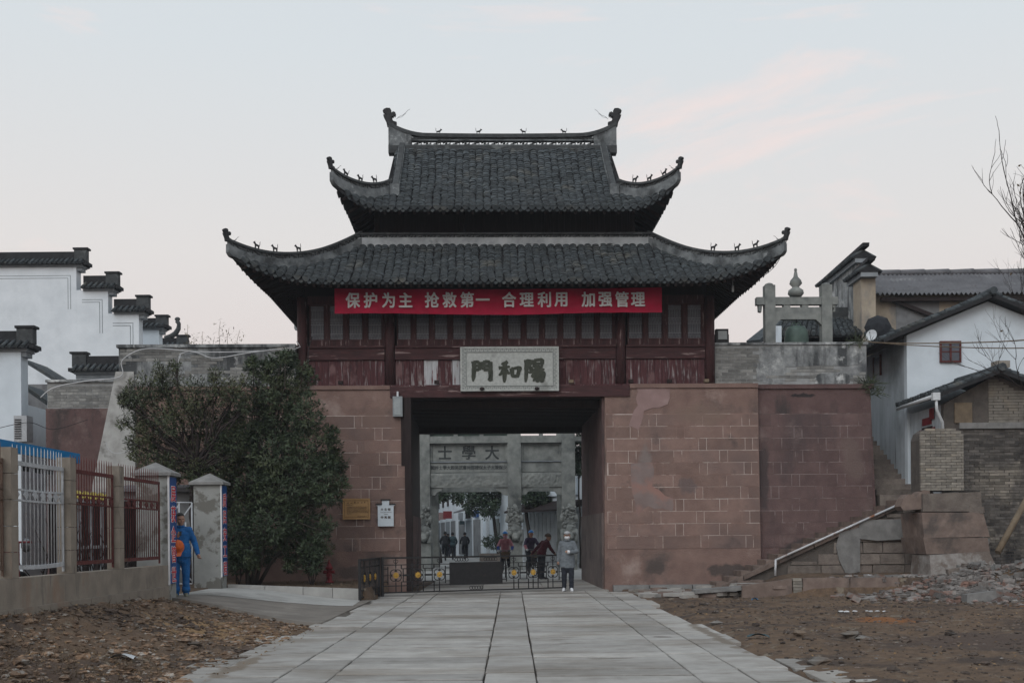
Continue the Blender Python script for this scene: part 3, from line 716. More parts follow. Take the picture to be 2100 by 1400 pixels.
# ================================================================== parapets in grey brick
def brickwall(root, frame, x0, x1, z0, z1, y, bl=.36, bh=.088, material=m_brick, j=.012, seed=1, proud=.008, skip=None, top=None, depth=.03):
    rr = random.Random(seed); full = None
    me = MB().box((-(bl-j)/2, -proud, -(bh-j)/2), ((bl-j)/2, depth, (bh-j)/2)).mesh('brick', material)
    rows = int((z1-z0)/bh)
    for r in range(rows):
        z = z0 + (r+.5)*bh; x = x0 - (bl/2 if r % 2 else 0)
        while x < x1 - .02:
            a, b = max(x, x0), min(x+bl, x1)
            if b-a > .06 and not (skip and skip((a+b)/2, z)) and not (top and z > top((a+b)/2)):
                s = (b-a-j)/(bl-j)
                inst('brick', me, root, frame, ((a+b)/2, y + rr.uniform(-.003, .003), z + rr.uniform(-.002, .002)), None, (s, 1, 1))
            x += bl
par = thing('parapet_wall', 'grey brick parapet on the red wall between the pavilion and the white house', 'wall', GATE @ Vector((8.2, .4, ZT)), TH)
w = MB(); w.box((6.05, .32, ZT-.1), (10.42, .82, 6.93)); w.build('wall', m_brickm, par, GATE)
def skipR(x, z): return (x > 7.35 and z > 6.25+.25*math.sin(x*3)) or (x > 7.3 and fbm(x*1.3, z*2.5) > .12)
brickwall(par, GATE, 6.06, 10.41, 5.78, 6.9, .318, skip=skipR, seed=3)
w = MB(); w.box((6.04, .27, 6.915), (10.46, .87, 6.985)); w.build('coping', m_wplas, par, GATE)
rr = random.Random(8)
def blotch(parent, frame, x0, x1, z0, z1, y, material, name='plaster_patch', n=26, seed=1, thick=.012):
    rr = random.Random(seed); q = []
    cx, cz = (x0+x1)/2, (z0+z1)/2
    for i in range(n):
        a = 2*math.pi*i/n; ca, sa = math.cos(a), math.sin(a)
        k = 1/max(abs(ca), abs(sa)) ** .75
        r = k*(1+rr.uniform(-.13, .13))
        q.append((max(x0, min(x1, cx+ca*r*(x1-x0)/2)), max(z0, min(z1, cz+sa*r*(z1-z0)/2))))
    m = MB(); m.prism(q, .03, (0, y-thick, 0)); return m.build(name, material, parent, frame)
blotch(par, GATE, 7.3, 10.36, 6.28, 6.905, .32, m_wplas, seed=2)
blotch(par, GATE, 7.22, 8.1, 5.79, 6.5, .322, m_wplas, seed=5)
blotch(par, GATE, 8.9, 10.0, 5.79, 6.1, .322, m_wplas, seed=7)

parl = thing('parapet_wall', 'long weathered grey parapet left of the pavilion with a sagging pale cable', 'wall', GATE @ Vector((-8.3, .4, ZT)), TH)
w = MB(); w.box((-10.77, .02, ZT-.6), (-5.86, .8, 6.88)); w.build('wall', m_wplas, parl, GATE)
brickwall(parl, GATE, -10.74, -5.9, 5.78, 6.85, .018, skip=lambda x, z: fbm(x*.9, z*1.4, 3) > -.06, seed=6)
w = MB(); w.box((-10.82, -.05, 6.865), (-5.84, .86, 6.95)); w.build('coping', m_wplas, parl, GATE)
w = MB(); w.box((-6.35, -.012, 5.8), (-5.9, .02, 6.86)); w.build('plaster_patch', mat('cream_patch', (.40, .38, .34), (.30, .285, .26), 2, .9, .1, 25), parl, GATE)
# lower rampart further left
ram = thing('rampart_wall', 'low rampart of brick over dark red stone at the far left end of the gate', 'wall', GATE @ Vector((-12, 1, 0)), TH)
w = MB(); w.box((-13.0, .55, -.3), (-10.8, 5.5, 5.24)); w.build('wall', m_plasd, ram, GATE)
w = MB(); w.box((-12.97, .6, 5.24), (-10.77, 5.4, 6.0)); w.build('wall', m_brickm, ram, GATE)
brickwall(ram, GATE, -12.96, -10.82, 5.27, 5.97, .598, seed=9)
w = MB(); w.box((-13.0, .52, 5.99), (-10.8, .9, 6.06)); w.build('coping', m_wplas, ram, GATE)
blocks(-12.98, -10.9, .72, m_stoned, m_mortard, .4, parent=ram, nc=11)
# pale battered buttress at the end of the gate wall
bt = thing('buttress', 'pale crumbling plaster buttress at the left end of the gate wall', 'buttress', GATE @ Vector((-10.7, -.2, 0)), TH)
w = MB(); w.hexa([(-11.55, -.45, 2.2), (-10.2, -.42, 2.2), (-10.2, .3, 2.2), (-11.5, .56, 2.2), (-10.85, -.02, 6.2), (-10.35, -.02, 6.2), (-10.35, .3, 6.2), (-10.85, .5, 6.2)])
w.build('plaster_face', mat('pale_buttress', (.42, .42, .405), (.28, .275, .26), 2.5, .92, .15, 20, c3=(.13, .125, .115), s3=1.5, t3=(.55, .66)), bt, GATE)
w = MB(); w.hexa([(-11.9, -.55, -.3), (-10.1, -.5, -.3), (-10.1, .3, -.3), (-11.9, .56, -.3), (-11.6, -.44, 2.2), (-10.15, -.42, 2.2), (-10.15, .3, 2.2), (-11.6, .56, 2.2)])
w.build('footing', m_dbrick, bt, GATE)

# ================================================================== timber pavilion
XC = .1
pav = thing('gate_pavilion', 'two-roofed timber gate tower with upturned tiled eaves on the red wall', 'pavilion', GATE @ Vector((XC, 3.5, ZT)), TH)
FX0, FX1, FY = -5.81, 6.01, .25
w = MB(); w.box((FX0+.1, FY+.32, ZT), (FX1-.1, 6.75, 8.35)); w.build('core_wall', m_wood, pav, GATE)
for x in (FX0+.12, -3.22, 3.34, FX1-.12):
    w = MB(); w.tube([(x, FY+.02, ZT-.02 if abs(x) < 5 else 5.6), (x, FY+.02, 8.3)], .145, 12); w.build('column', m_red, pav, GATE)
bays = [(FX0+.27, -3.37), (-3.07, 3.19), (3.49, FX1-.27)]
nwin = [4, 12, 4]
# apron boards, beams
for bi, (a, b) in enumerate(bays):
    n = int(round((b-a)/.20)); dx = (b-a)/n
    for i in range(n):
        x = a + i*dx
        bleach = bi == 1 and (i in (4, 5, 8, 9))
        m = MB(); m.box((x+.004, FY+.01+rnd.uniform(0, .012), 5.80), (x+dx-.004, FY+.06, 6.52)); m.build('apron_board', m_boardw if bleach else m_board, pav, GATE)
    w = MB(); w.box((a, FY-.05, 6.53), (b, FY+.16, 6.86)); w.build('sill_beam', m_beam, pav, GATE)
    w = MB(); w.box((a, FY-.10, 6.86), (b, FY+.18, 6.915)); w.build('sill_ledge', m_beam, pav, GATE)
    w = MB(); w.box((a, FY+.07, 5.76), (b, FY+.3, 6.53)); w.build('board_backing', m_wood, pav, GATE)
    w = MB(); w.box((a, FY-.02, 8.10), (b, FY+.2, 8.34)); w.build('head_beam', m_red, pav, GATE)
w = MB(); w.box((FX0, FY-.12, 5.735), (FX1, FY+.2, 5.80)); w.build('ground_beam', m_board, pav, GATE)
for x in (-4.6, -1.9, 1.9, 3.6, 4.7, 5.75):
    m = MB(); m.cbox((x, FY-.17, 5.87), (.13, .16, .09)); m.build('corbel_end', m_wood2 if x in (1.9, 5.75) else m_wood, pav, GATE)
# lattice casements
ww, wh = .40, 1.18
def lattice_meshes(ww):
    fr = MB(); t = .034
    fr.box((-ww/2, -.03, 0), (-ww/2+t, .03, wh)); fr.box((ww/2-t, -.03, 0), (ww/2, .03, wh))
    fr.box((-ww/2+t, -.03, 0), (ww/2-t, .03, t)); fr.box((-ww/2+t, -.03, wh-t), (ww/2-t, .03, wh))
    fr.box((-ww/2+t, -.025, .17), (ww/2-t, .025, .205))
    la = MB(); a, b = -ww/2+t, ww/2-t; z0, z1 = .205, wh-t
    def hbar(z, xa=a, xb=b): la.box((xa, -.012, z-.006), (xb, .012, z+.006))
    def vbar(x, za=z0, zb=z1): la.box((x-.006, -.011, za), (x+.006, .011, zb))
    bands = [(z0, z0+.15, 0), (z0+.15, z0+.42, 1), (z0+.42, z0+.57, 0), (z0+.57, z0+.83, 1), (z0+.83, z1, 0)]
    for q0, q1, k in bands:
        hbar(q0+.006); hbar(q1-.006)
        if k:
            for i in range(1, 8): vbar(a+(b-a)*i/8, q0, q1)
        else:
            for i in range(1, 3): hbar(q0+(q1-q0)*i/3)
            for i in range(1, 9):
                x = a+(b-a)*i/9
                r = i % 2
                vbar(x, q0+(q1-q0)*(r/3), q0+(q1-q0)*((r+2)/3))
    pl = MB(); pl.box((-ww/2+t, -.012, t), (ww/2-t, .012, .17)); pl.box((-ww/2+t+.03, -.02, t+.03), (ww/2-t-.03, -.012, .145))
    bk = MB(); bk.box((-ww/2+t, .03, .205), (ww/2-t, .05, wh-t))
    return fr.mesh('window_frame', m_red), la.mesh('lattice', m_latt), pl.mesh('panel', m_red), bk.mesh('window_backing', m_paper)
for (a, b), n in zip(bays, nwin):
    step = (b-a)/n
    meshes = lattice_meshes(step*.80)
    for i in range(n):
        x = a + (i+.5)*step
        o = inst('lattice_window', meshes[0], pav, GATE, (x, FY+.06, 6.915), Matrix.Rotation(R(rnd.uniform(-.6, .6)), 4, 'Z'))
        for nm, me in zip(('lattice', 'panel', 'window_backing'), meshes[1:]):
            c = bpy.data.objects.new(nm, me); col.objects.link(c); c.parent = o
        m = MB(); m.box((x+step/2-.05, FY+.02, 6.915), (x+step/2+.05, FY+.2, 8.1)); m.build('mullion', m_red, pav, GATE)
# ---- roofs
class Roof:
    def __init__(s, xt, yt, ztop, run, H, c, fl, h, a0, p, dh=0.0):
        s.__dict__.update(locals())
    def f(s, a):
        w = s.run - s.dh + s.fl
        return max(0.0, min(1.0, (a - s.a0)/(w - s.a0)))
    def dmin(s, a): return s.dh + a if a > 0 else (0.0 if s.dh == 0 else 0.0)
    def dmax(s, a): return s.run + s.fl*s.f(a)**2
    def z(s, d, a):
        t = d/s.run
        return s.ztop - s.H*(t + s.c*t*(1-t)) + s.h*s.f(a)**s.p
    def Ls(s, side): return s.xt if side in 'FB' else (3.5 - s.yt if s.dh == 0 else s.dh)
    def pt(s, side, q, d):
        a = abs(q) - s.Ls(side); z = s.z(d, a)
        if side == 'F': return Vector((XC+q, s.yt-d, z))
        if side == 'B': return Vector((XC-q, 7-s.yt+d, z))
        o = s.xt + d - s.dh
        if side == 'R': return Vector((XC+o, 3.5+q, z))
        return Vector((XC-o, 3.5-q, z))
LOW = Roof(4.2, 1.0, 9.95, 2.45, 1.55, .28, .62, .84, .35, 2.4)
UPP = Roof(3.35, 3.5, 13.58, 3.40, 2.80, .28, .32, .80, .05, 2.1, dh=2.3)
def tile_mesh():
    m = MB(); n = 6; hw, hh, L = .102, .056, .20
    vs = []
    for (y, dz) in ((0, .030), (L, .0)):
        for i in range(n+1):
            a = math.pi*i/n; vs.append((-hw*math.cos(a), y, hh*math.sin(a)+dz))
    vs2 = [(-(hw-.020)*math.cos(math.pi*i/n), 0, (hh-.018)*math.sin(math.pi*i/n)+.030) for i in range(n+1)]
    m.sm = True
    m.add(vs, [(i, i+1, i+n+2, i+n+1) for i in range(n)])
    m.sm = False; m.mi = 1
    m.add(vs[:n+1]+vs2, [(i, i+n+1, i+n+2, i+1) for i in range(n)])
    return m
TM = tile_mesh()
TMESH = TM.mesh('tile', [m_tile, m_edge])
def build_roof(rf, root_name, spacing, step, n_single=0, gable=False):
    rr = random.Random(int(rf.ztop*10))
    shell = MB(); tiles = MB(); drips = MB(); raft = MB()
    singles = []
    base = None
    for side in 'FRLB':
        L = rf.Ls(side); wmax = L + rf.run - rf.dh + rf.fl
        # shell surface
        nu, nv = 60, 10
        def sf(u, v):
            q = -wmax + 2*wmax*u; a = abs(q)-L
            lo = rf.dmin(a)
            if side in 'RL': lo = max(lo, rf.dh)
            hi = max(rf.dmax(a), lo+.001); d = lo + (hi-lo)*v
            return rf.pt(side, q, d)
        def sfl(u, v): p = sf(u, v); return Vector((p.x, p.y, p.z-.10))
        shell.grid(sf, nu, nv)
        g = MB(); g.grid(sfl, nu, nv)
        shell.add(g.v, [f[::-1] for f in g.f])
        # eave fascia
        for i in range(nu):
            a_, b_ = sf(i/nu, 1), sf((i+1)/nu, 1)
            shell.add([a_, b_, (b_.x, b_.y, b_.z-.10), (a_.x, a_.y, a_.z-.10)], [(0, 3, 2, 1)])
        n = int(2*wmax/spacing); sp = 2*wmax/n
        for k in range(n):
            q = -wmax + (k+.5)*sp; a = abs(q)-L
            lo, hi = rf.dmin(a), rf.dmax(a)
            if side in 'RL': lo = max(lo, rf.dh)
            if hi-lo < .12: continue
            d = hi + .05; row = 0
            jq = rr.uniform(-.012, .012)
            wander = rr.uniform(-.02, .02)
            while d > lo + .08:
                p0 = rf.pt(side, q, d); p1 = rf.pt(side, q, max(d-.2, lo))
                up = (p1-p0).normalized(); al = (rf.pt(side, q+.05, d)-rf.pt(side, q-.05, d)).normalized()
                if up.length < .1: break
                nn = al.cross(up).normalized(); al = up.cross(nn)
                yaw = rr.uniform(-.11, .11)
                off = jq + wander*math.sin(row*.25) + rr.uniform(-.012, .012)
                al2 = (al + up*yaw).normalized(); up2 = nn.cross(al2)
                o = p0 + al*off + nn*(.012+rr.uniform(0, .016))
                Mx = Matrix(((al2.x, up2.x, nn.x, o.x), (al2.y, up2.y, nn.y, o.y), (al2.z, up2.z, nn.z, o.z), (0, 0, 0, 1)))
                if side == 'F' and n_single and row < 6 and len(singles) < n_single and abs(q) < 5.3: singles.append(Mx)
                else:
                    s0 = len(tiles.v)
                    tiles.v += [tuple(Mx @ Vector(v)) for v in TM.v]
                    tiles.f += [tuple(i+s0 for i in f) for f in TM.f]; tiles.m += TM.m; tiles.smooth += TM.smooth
                if row == 0:      # heart-shaped end plate closes each cover row, a smaller drip hangs between two
                    ua = (nn*.35+Vector((0, 0, .9))).normalized()
                    drips.prism([(-.098, .035), (.098, .035), (.088, -.005), (.045, -.05), (0, -.075), (-.045, -.05), (-.088, -.005)], .014, o - up*.012 + nn*.02, al, ua, up)
                    drips.prism([(-.075, .066), (.075, .066), (.098, .035), (-.098, .035)], .013, o - up*.012 + nn*.02, al, ua, up)
                    drips.prism([(-.06, .01), (.06, .01), (.045, -.045), (0, -.07), (-.045, -.045)], .012, p0 + al*sp*.5 - nn*.02, al, ua, up)
                d -= step*rr.uniform(.9, 1.1); row += 1
            if k % 2 == 0 or rf is LOW:
                qa = max(-wmax+.1, min(wmax-.1, q))
                p0 = rf.pt(side, qa, hi-.04); pm = rf.pt(side, qa, (hi+lo)/2); p1 = rf.pt(side, qa, lo+.02)
                z = Vector((0, 0, .145))
                raft.bar(p0-z, pm-z, .07, .09); raft.bar(pm-z, p1-z, .07, .09)
    body = shell.build(root_name, m_tiled, pav, GATE)
    t = tiles.build('tile_courses', [m_tiles, m_edge], body, GATE); t['kind'] = 'stuff'
    dt = drips.build('drip_tiles', m_tiles, body, GATE); dt['kind'] = 'stuff'
    r = raft.build('rafters', m_wood, body, GATE); r['kind'] = 'stuff'
    for Mx in singles: inst('tile', TMESH, body, GATE, Mx.to_translation(), Mx.to_3x3().to_4x4())
    return body
def sweep(mb, pts, w, z0, z1):
    """upright band along a path; w, z0, z1 may be lists"""
    k = len(pts); g = lambda v, i: v[i] if hasattr(v, '__len__') else v
    base = len(mb.v)
    for i, p in enumerate(pts):
        t = pts[min(i+1, k-1)] - pts[max(i-1, 0)]; t = Vector((t.x, t.y, 0))
        n = Vector((-t.y, t.x, 0)).normalized()*g(w, i)/2
        a, b = g(z0, i), g(z1, i)
        for s_, zz in ((-1, a), (1, a), (1, b), (-1, b)): mb.v.append((p.x+n.x*s_, p.y+n.y*s_, p.z+zz))
    for i in range(k-1):
        for j in range(4):
            a = base+i*4+j; b = base+i*4+(j+1) % 4
            mb.f.append((a, b, b+4, a+4)); mb.m.append(mb.mi); mb.smooth.append(False)
    mb.f.append((base+3, base+2, base+1, base)); mb.f.append(tuple(base+(k-1)*4+j for j in range(4)))
    mb.m += [mb.mi]*2; mb.smooth += [False]*2
def pierced(mb, pts, w, z0, z1, pitch=.11):
    """openwork strip: little uprights, staggered, with gaps one sees through"""
    acc = 0; nxt = 0; i = 0
    for a, b in zip(pts[:-1], pts[1:]):
        L = (b-a).length; d = (b-a)/L
        while nxt < acc+L:
            p = a + d*(nxt-acc); k = i % 4
            hh = (z1-z0)
            if k == 0: mb.bar(p+Vector((0, 0, z0)), p+Vector((0, 0, z1)), .03, w)
            else:
                q = p + d*pitch*.8
                zz = z0 + hh*(.25*k if i % 8 < 4 else 1-.25*k)
                mb.bar(p+Vector((0, 0, zz-.012)), q+Vector((0, 0, zz+.02)), w, .035)
            if k == 2: mb.bar(p+Vector((0, 0, z0)), p+Vector((0, 0, z0+hh*.5)), .022, w)
            nxt += pitch; i += 1
        acc += L
lower = build_roof(LOW, 'lower_roof', .214, .10, 300)
upper = build_roof(UPP, 'upper_roof', .205, .10, 300)

def beast_mesh():
    m = MB()
    m.tube([(-.09, 0, .15), (-.03, 0, .155), (.05, 0, .165), (.09, 0, .19)], [.028, .036, .042, .032], 8)
    for x in (-.075, .065):
        for y in (-.022, .022): m.tube([(x, y, .15), (x+.006, y, .07), (x, y, 0), (x+.022, y, 0)], [.018, .013, .012, .010], 6)
    m.tube([(.075, 0, .18), (.10, 0, .215), (.12, 0, .235)], [.03, .032, .028], 8)
    m.ball((.125, 0, .235), (.042, .032, .034), 8, 5)
    m.tube([(.15, 0, .228), (.175, 0, .22)], [.02, .014], 6)
    for y in (-.02, .02): m.tube([(.11, y, .262), (.102, y, .29)], [.012, .003], 5)
    m.tube([(-.09, 0, .16), (-.12, 0, .21), (-.115, 0, .27), (-.135, 0, .32)], [.013, .011, .012, .005], 6)
    return m.mesh('ridge_beast', m_orn)
BEAST = beast_mesh()
CHI = [(-30,0),(-38,40),(-60,85),(-64,100),(-47,106),(-42,116),(-62,118),(-68,135),(-58,150),(-35,160),(-5,158),(6,140),(0,120),(12,116),(20,130),(40,122),(46,106),(40,84),(30,94),(20,88),(12,70),(22,48),(52,38),(52,22),(35,0)]
def chi(scale, mirror, org, ax=Vector((1, 0, 0)), name='roof_finial', parent=None, rich=True):
    m = MB(); s_ = -1 if mirror else 1
    poly = [(u*scale*s_, v*scale) for u, v in CHI]
    if mirror: poly = poly[::-1]
    an = ax.cross(Vector((0, 0, 1))).normalized()*-1
    m.prism(poly, .10*scale/.0032, Vector(org)-an*.05*scale/.0032, ax, Vector((0, 0, 1)), an)
    # second, narrower relief on both faces gives it depth
    p2 = [(u*.72 - 4*s_*scale, v*.9+4*scale) for u, v in poly]
    m.prism(p2, .16*scale/.0032, Vector(org)-an*.08*scale/.0032, ax, Vector((0, 0, 1)), an)
    for (u, v, r) in ((-50, 138, 14), (28, 108, 13), (40, 30, 12), (-45, 95, 10)):
        m.ball(Vector(org)+ax*(u*scale*s_)+Vector((0, 0, v*scale)), (r*scale, r*scale*1.6, r*scale), 8, 5)
    return m.build(name, m_orn, parent, GATE)
def whisker(org, ax, parent, s_=1.0):
    m = MB()
    for dz, L in ((.30, .42), (.16, .30)):
        p = [Vector(org) + ax*(L*t*s_) + Vector((0, 0, (dz*t + .02*math.sin(t*9))*s_)) for t in [i/6 for i in range(7)]]
        m.tube(p, .005, 4)
    return m.build('whisker', m_wired, parent, GATE)
def hips(rf, body, z_extra, wscale, tail, beasts):
    for sx in (-1, 1):
        for sy in ((-1, 1)):
            pts = []; n = 22
            for i in range(n+1):
                d = rf.dh + (rf.run+rf.fl-rf.dh)*i/n
                a = d - rf.dh
                x = XC + sx*(rf.xt + a); y = 3.5 + sy*(3.5-rf.yt+d)
                pts.append(Vector((x, y, rf.z(d, a))))
            # flying tail beyond the corner
            t = (pts[-1]-pts[-3]); t2 = Vector((t.x, t.y, 0)).normalized()
            slope = t.z/max(Vector((t.x, t.y, 0)).length, 1e-3)
            for k in range(1, 5):
                u = k/4*tail
                pts.append(pts[n] + t2*u + Vector((0, 0, slope*u + 1.2*u*u/tail*.55)))
            k = len(pts)
            tp = [1 - .45*max(0, (i-n*.55)/(k-n*.55))**1.4 for i in range(k)]
            m = MB(); sweep(m, pts, [.26*wscale*v for v in tp], [-.08]*k, [.20*z_extra*v for v in tp])
            hr = m.build('hip_ridge', m_ridge, body, GATE)
            m = MB(); pierced(m, [p+Vector((0, 0, .20*z_extra*tp[i])) for i, p in enumerate(pts[:-2])], .10, 0, .12, .075); b_ = m.build('ridge_openwork', m_ridged, body, GATE); b_['kind'] = 'stuff'
            m = MB(); sweep(m, pts, [.055*v for v in tp], [.20*z_extra*v for v in tp], [.20*z_extra*v+.12 for v in tp]); m.build('openwork_core', m_ridge, body, GATE)
            m = MB(); sweep(m, pts, [.20*wscale*v for v in tp], [.20*z_extra*v+.12 for v in tp], [.20*z_extra*v+.185 for v in tp]); m.build('ridge_cap', m_ridged, body, GATE)
            if sy < 0:
                tip = pts[-1] + Vector((0, 0, .17*z_extra))
                ax = Vector((sx*-t2.x*sx, -t2.y, 0)); ax = Vector((t2.x, t2.y, 0))*-1
                chi(.0021, False, tip - Vector((0, 0, .0)), ax, parent=body, name='hip_finial')
                whisker(tip+ax*.1, ax, body, .6)
                for fpos in beasts:
                    i = int(fpos*n); p = pts[i]; nx = pts[i+1]
                    dv = (nx-p).normalized(); ang = math.atan2(dv.y, dv.x); pit = math.asin(dv.z)
                    inst('ridge_beast', BEAST, body, GATE, p+Vector((0, 0, .20*z_extra*tp[i]+.165)), Matrix.Rotation(ang, 4, 'Z') @ Matrix.Rotation(-pit*.8, 4, 'Y'), (.72, .8, .78))
hips(LOW, lower, 1.15, 1.0, .12, (.52, .69, .86))
hips(UPP, upper, 1.25, 1.0, .13, (.28, .55, .82))
# band where the lower roof meets the upper storey
for (p, q) in (((XC-4.28, .98), (XC+4.28, .98)), ((XC-4.25, 1.0), (XC-4.25, 6.0)), ((XC+4.25, 1.0), (XC+4.25, 6.0))):
    pts = [Vector((p[0]+(q[0]-p[0])*i/12, p[1]+(q[1]-p[1])*i/12, 9.93)) for i in range(13)]
    m = MB(); sweep(m, pts, .22, -.05, .22); m.build('abutment_band', m_white, lower, GATE)
    m = MB(); pierced(m, [v+Vector((0, 0, .22)) for v in pts], .08, 0, .09, .07); b_ = m.build('ridge_openwork', m_ridged, lower, GATE); b_['kind'] = 'stuff'
    m = MB(); sweep(m, pts, .05, .22, .31); m.build('openwork_core', m_ridge, lower, GATE)
    m = MB(); sweep(m, pts, .20, .31, .37); m.build('ridge_cap', m_ridged, lower, GATE)
w = MB(); w.box((XC-4.2, .99, 9.90), (XC+4.2, 6.0, 10.28)); w.build('apron_roof', m_ridged, lower, GATE)
# upper storey: dark boarded wall with bars
w = MB(); w.box((XC-3.75, 1.5, 10.0), (XC+3.75, 5.5, 11.45)); w.build('upper_wall', m_wood, pav, GATE)
for i in range(44):
    x = XC-3.65 + i*7.3/43; m = MB(); m.box((x-.025, 1.46, 10.28), (x+.025, 1.5, 11.2)); m.build('wall_bar', m_wood, pav, GATE)
for x in (-3.75, -1.25, 1.25, 3.75):
    m = MB(); m.tube([(XC+x, 1.47, 10.2), (XC+x, 1.47, 11.5)], .09, 8); m.build('column', m_wood, pav, GATE)
# soffit fill under both roofs
w = MB(); w.box((XC-5.75, .45, 8.3), (XC+5.75, 6.6, 9.55)); w.build('roof_frame', m_wood, pav, GATE)
# gable walls of the upper roof
for sx in (-1, 1):
    poly = [(1.25, 11.45), (5.75, 11.45), (3.5, 13.55)]
    m = MB(); m.prism([(a, b) for a, b in poly], .06, (XC+sx*3.22, 0, 0), Vector((0, 1, 0)), Vector((0, 0, 1)), Vector((1, 0, 0)))
    m.build('gable_board', m_ridged, upper, GATE)
    # descending ridges on the two slopes, front and back
    for sy in (-1, 1):
        pts = []
        for i in range(13):
            d = .12 + (2.42-.12)*i/12; y = 3.5 + sy*d
            pts.append(Vector((XC+sx*(3.13 - .04*i/12 + (.16 if i > 10 else 0)*0 + .10*(i/12)), y, UPP.z(d, -1))))
        m = MB(); sweep(m, pts, .20, 0, .21); m.build('gable_ridge', m_ridge, upper, GATE)
        m = MB(); sweep(m, pts, .15, .21, .28); m.build('ridge_cap', m_ridged, upper, GATE)
        m = MB(); m.cbox(pts[-1]+Vector((0, sy*.06, .13)), (.26, .16, .34)); m.build('ridge_foot', m_ridge, upper, GATE)
# main ridge
n = 40; pts = []; top = []; zb = 13.50
for i in range(n+1):
    x = -3.55 + 7.1*i/n; pts.append(Vector((XC+x, 3.5, zb)))
    top.append(.36*max(0, (abs(x)-2.35)/1.2)**2.0 - .015*math.cos(x*.8))
m = MB(); sweep(m, pts, .34, -.1, .13); m.build('main_ridge', m_ridged, upper, GATE)
m = MB(); sweep(m, pts, .26, .13, .17); m.build('ridge_moulding', m_ridge, upper, GATE)
inner = pts[4:-4]
m = MB(); pierced(m, inner, .10, .17, .30, .075); o = m.build('ridge_openwork', m_ridged, upper, GATE); o['kind'] = 'stuff'
m = MB(); sweep(m, inner, .2, .30, .335); m.build('ridge_moulding', m_ridge, upper, GATE)
m = MB(); pierced(m, inner, .12, .335, .42, .10); o = m.build('ridge_openwork', m_ridged, upper, GATE); o['kind'] = 'stuff'
m = MB(); sweep(m, inner, .11, .365, .415); m.build('openwork_core', m_ridged, upper, GATE)
m = MB(); sweep(m, pts, .22, [.415+t for t in top], [.53+t for t in top]); m.build('ridge_cap', m_ridged, upper, GATE)
for sl in (slice(0, 5), slice(-5, None)):
    m = MB(); sweep(m, pts[sl], .18, .17, [.42+t for t in top[sl]]); m.build('ridge_end', m_ridge, upper, GATE)
for sx in (-1, 1):
    chi(.0036, sx > 0, (XC+sx*3.48, 3.5, zb+.76), parent=upper)
    whisker((XC+sx*3.3, 3.5, zb+1.0), Vector((-sx, 0, 0)), upper)
for px, fl in ((899, 1), (981, 1), (1074, -1), (1157, -1)):
    x = gp(px, 270, 3.5).x
    inst('ridge_beast', BEAST, upper, GATE, (x, 3.5, zb+.50), Matrix.Rotation(0 if fl > 0 else math.pi, 4, 'Z'), (.66, .75, .72))

# ================================================================== things fixed to the gate
ban = thing('slogan_banner', 'long red cloth banner with white Chinese characters under the lower eave', 'banner', GATE @ Vector((0, -.6, 7.68)), TH)
bx0, bx1, bz0, bz1, by = -4.66, 4.39, 7.68, 8.37, -.62
def bsurf(u, v):
    x = bx0+(bx1-bx0)*u
    return (x, by + .016*math.sin(x*2.1+v*2) + .014*math.sin(x*7+v*5)*(1-v) + .010*math.sin(x*15+v*9+2*math.sin(x*3)) , bz0+(bz1-bz0)*v + .018*math.sin(u*math.pi*3)*(1-v) - .03*math.sin(u*math.pi))
m = MB(); m.sm = True; m.grid(bsurf, 90, 6)
g = MB(); g.sm = True; g.grid(lambda u, v: tuple(Vector(bsurf(u, v))+Vector((0, .006, 0))), 90, 6); m.add(g.v, [f[::-1] for f in g.f])
m.build('cloth', m_ban, ban, GATE)
for ch, px in zip('保护为主抢救第一合理利用加强管理', (724, 760, 797, 832, 886, 922, 958, 990, 1044, 1080, 1116, 1150, 1206, 1241, 1275, 1308)):
    q = gp(px, 617, by)
    z = 8.055 if ch != '一' else 8.06
    put_text(ch, .44, m_wtxt, ban, GATE, (q.x, by-.046, z-.015), None, .013, .003, 'character', .90)
m = MB(); m.tube([(bx0, by, bz1), (bx0-.5, by+.3, bz1+.12)], .006, 4); m.tube([(bx1, by, bz1), (bx1+.5, by+.3, bz1+.12)], .006, 4)
m.build('tie_cord', m_wired, ban, GATE)

plq = thing('name_plaque', 'pale stone name plaque with three dark brush characters above the passage', 'plaque', GATE @ Vector((.16, -.1, 5.58)), TH)
px0, px1, pz0, pz1, py_ = -1.22, 1.54, 5.58, 6.81, -.14
m = MB(); m.hexa([(px0, py_-.03, pz0), (px1, py_-.03, pz0), (px1, .05, pz0), (px0, .05, pz0), (px0, py_-.10, pz1), (px1, py_-.10, pz1), (px1, .18, pz1), (px0, .18, pz1)]); m.build('slab', m_plaq, plq, GATE)
def pface(z): return py_-.03-.07*(z-pz0)/(pz1-pz0)
for k, (ins, t) in enumerate(((.0, .05), (.15, .018))):
    for (a, b, c, d) in ((px0+ins, px1-ins, pz0+ins*.9, pz0+ins*.9+t), (px0+ins, px1-ins, pz1-ins*.9-t, pz1-ins*.9), (px0+ins, px0+ins+t, pz0+ins*.9+t, pz1-ins*.9-t), (px1-ins-t, px1-ins, pz0+ins*.9+t, pz1-ins*.9-t)):
        m = MB(); m.hexa([(a, pface(c)-.018, c), (b, pface(c)-.018, c), (b, pface(c)+.02, c), (a, pface(c)+.02, c), (a, pface(d)-.018, d), (b, pface(d)-.018, d), (b, pface(d)+.02, d), (a, pface(d)+.02, d)])
        m.build('border', m_plaq if k == 0 else m_plaqd, plq, GATE)
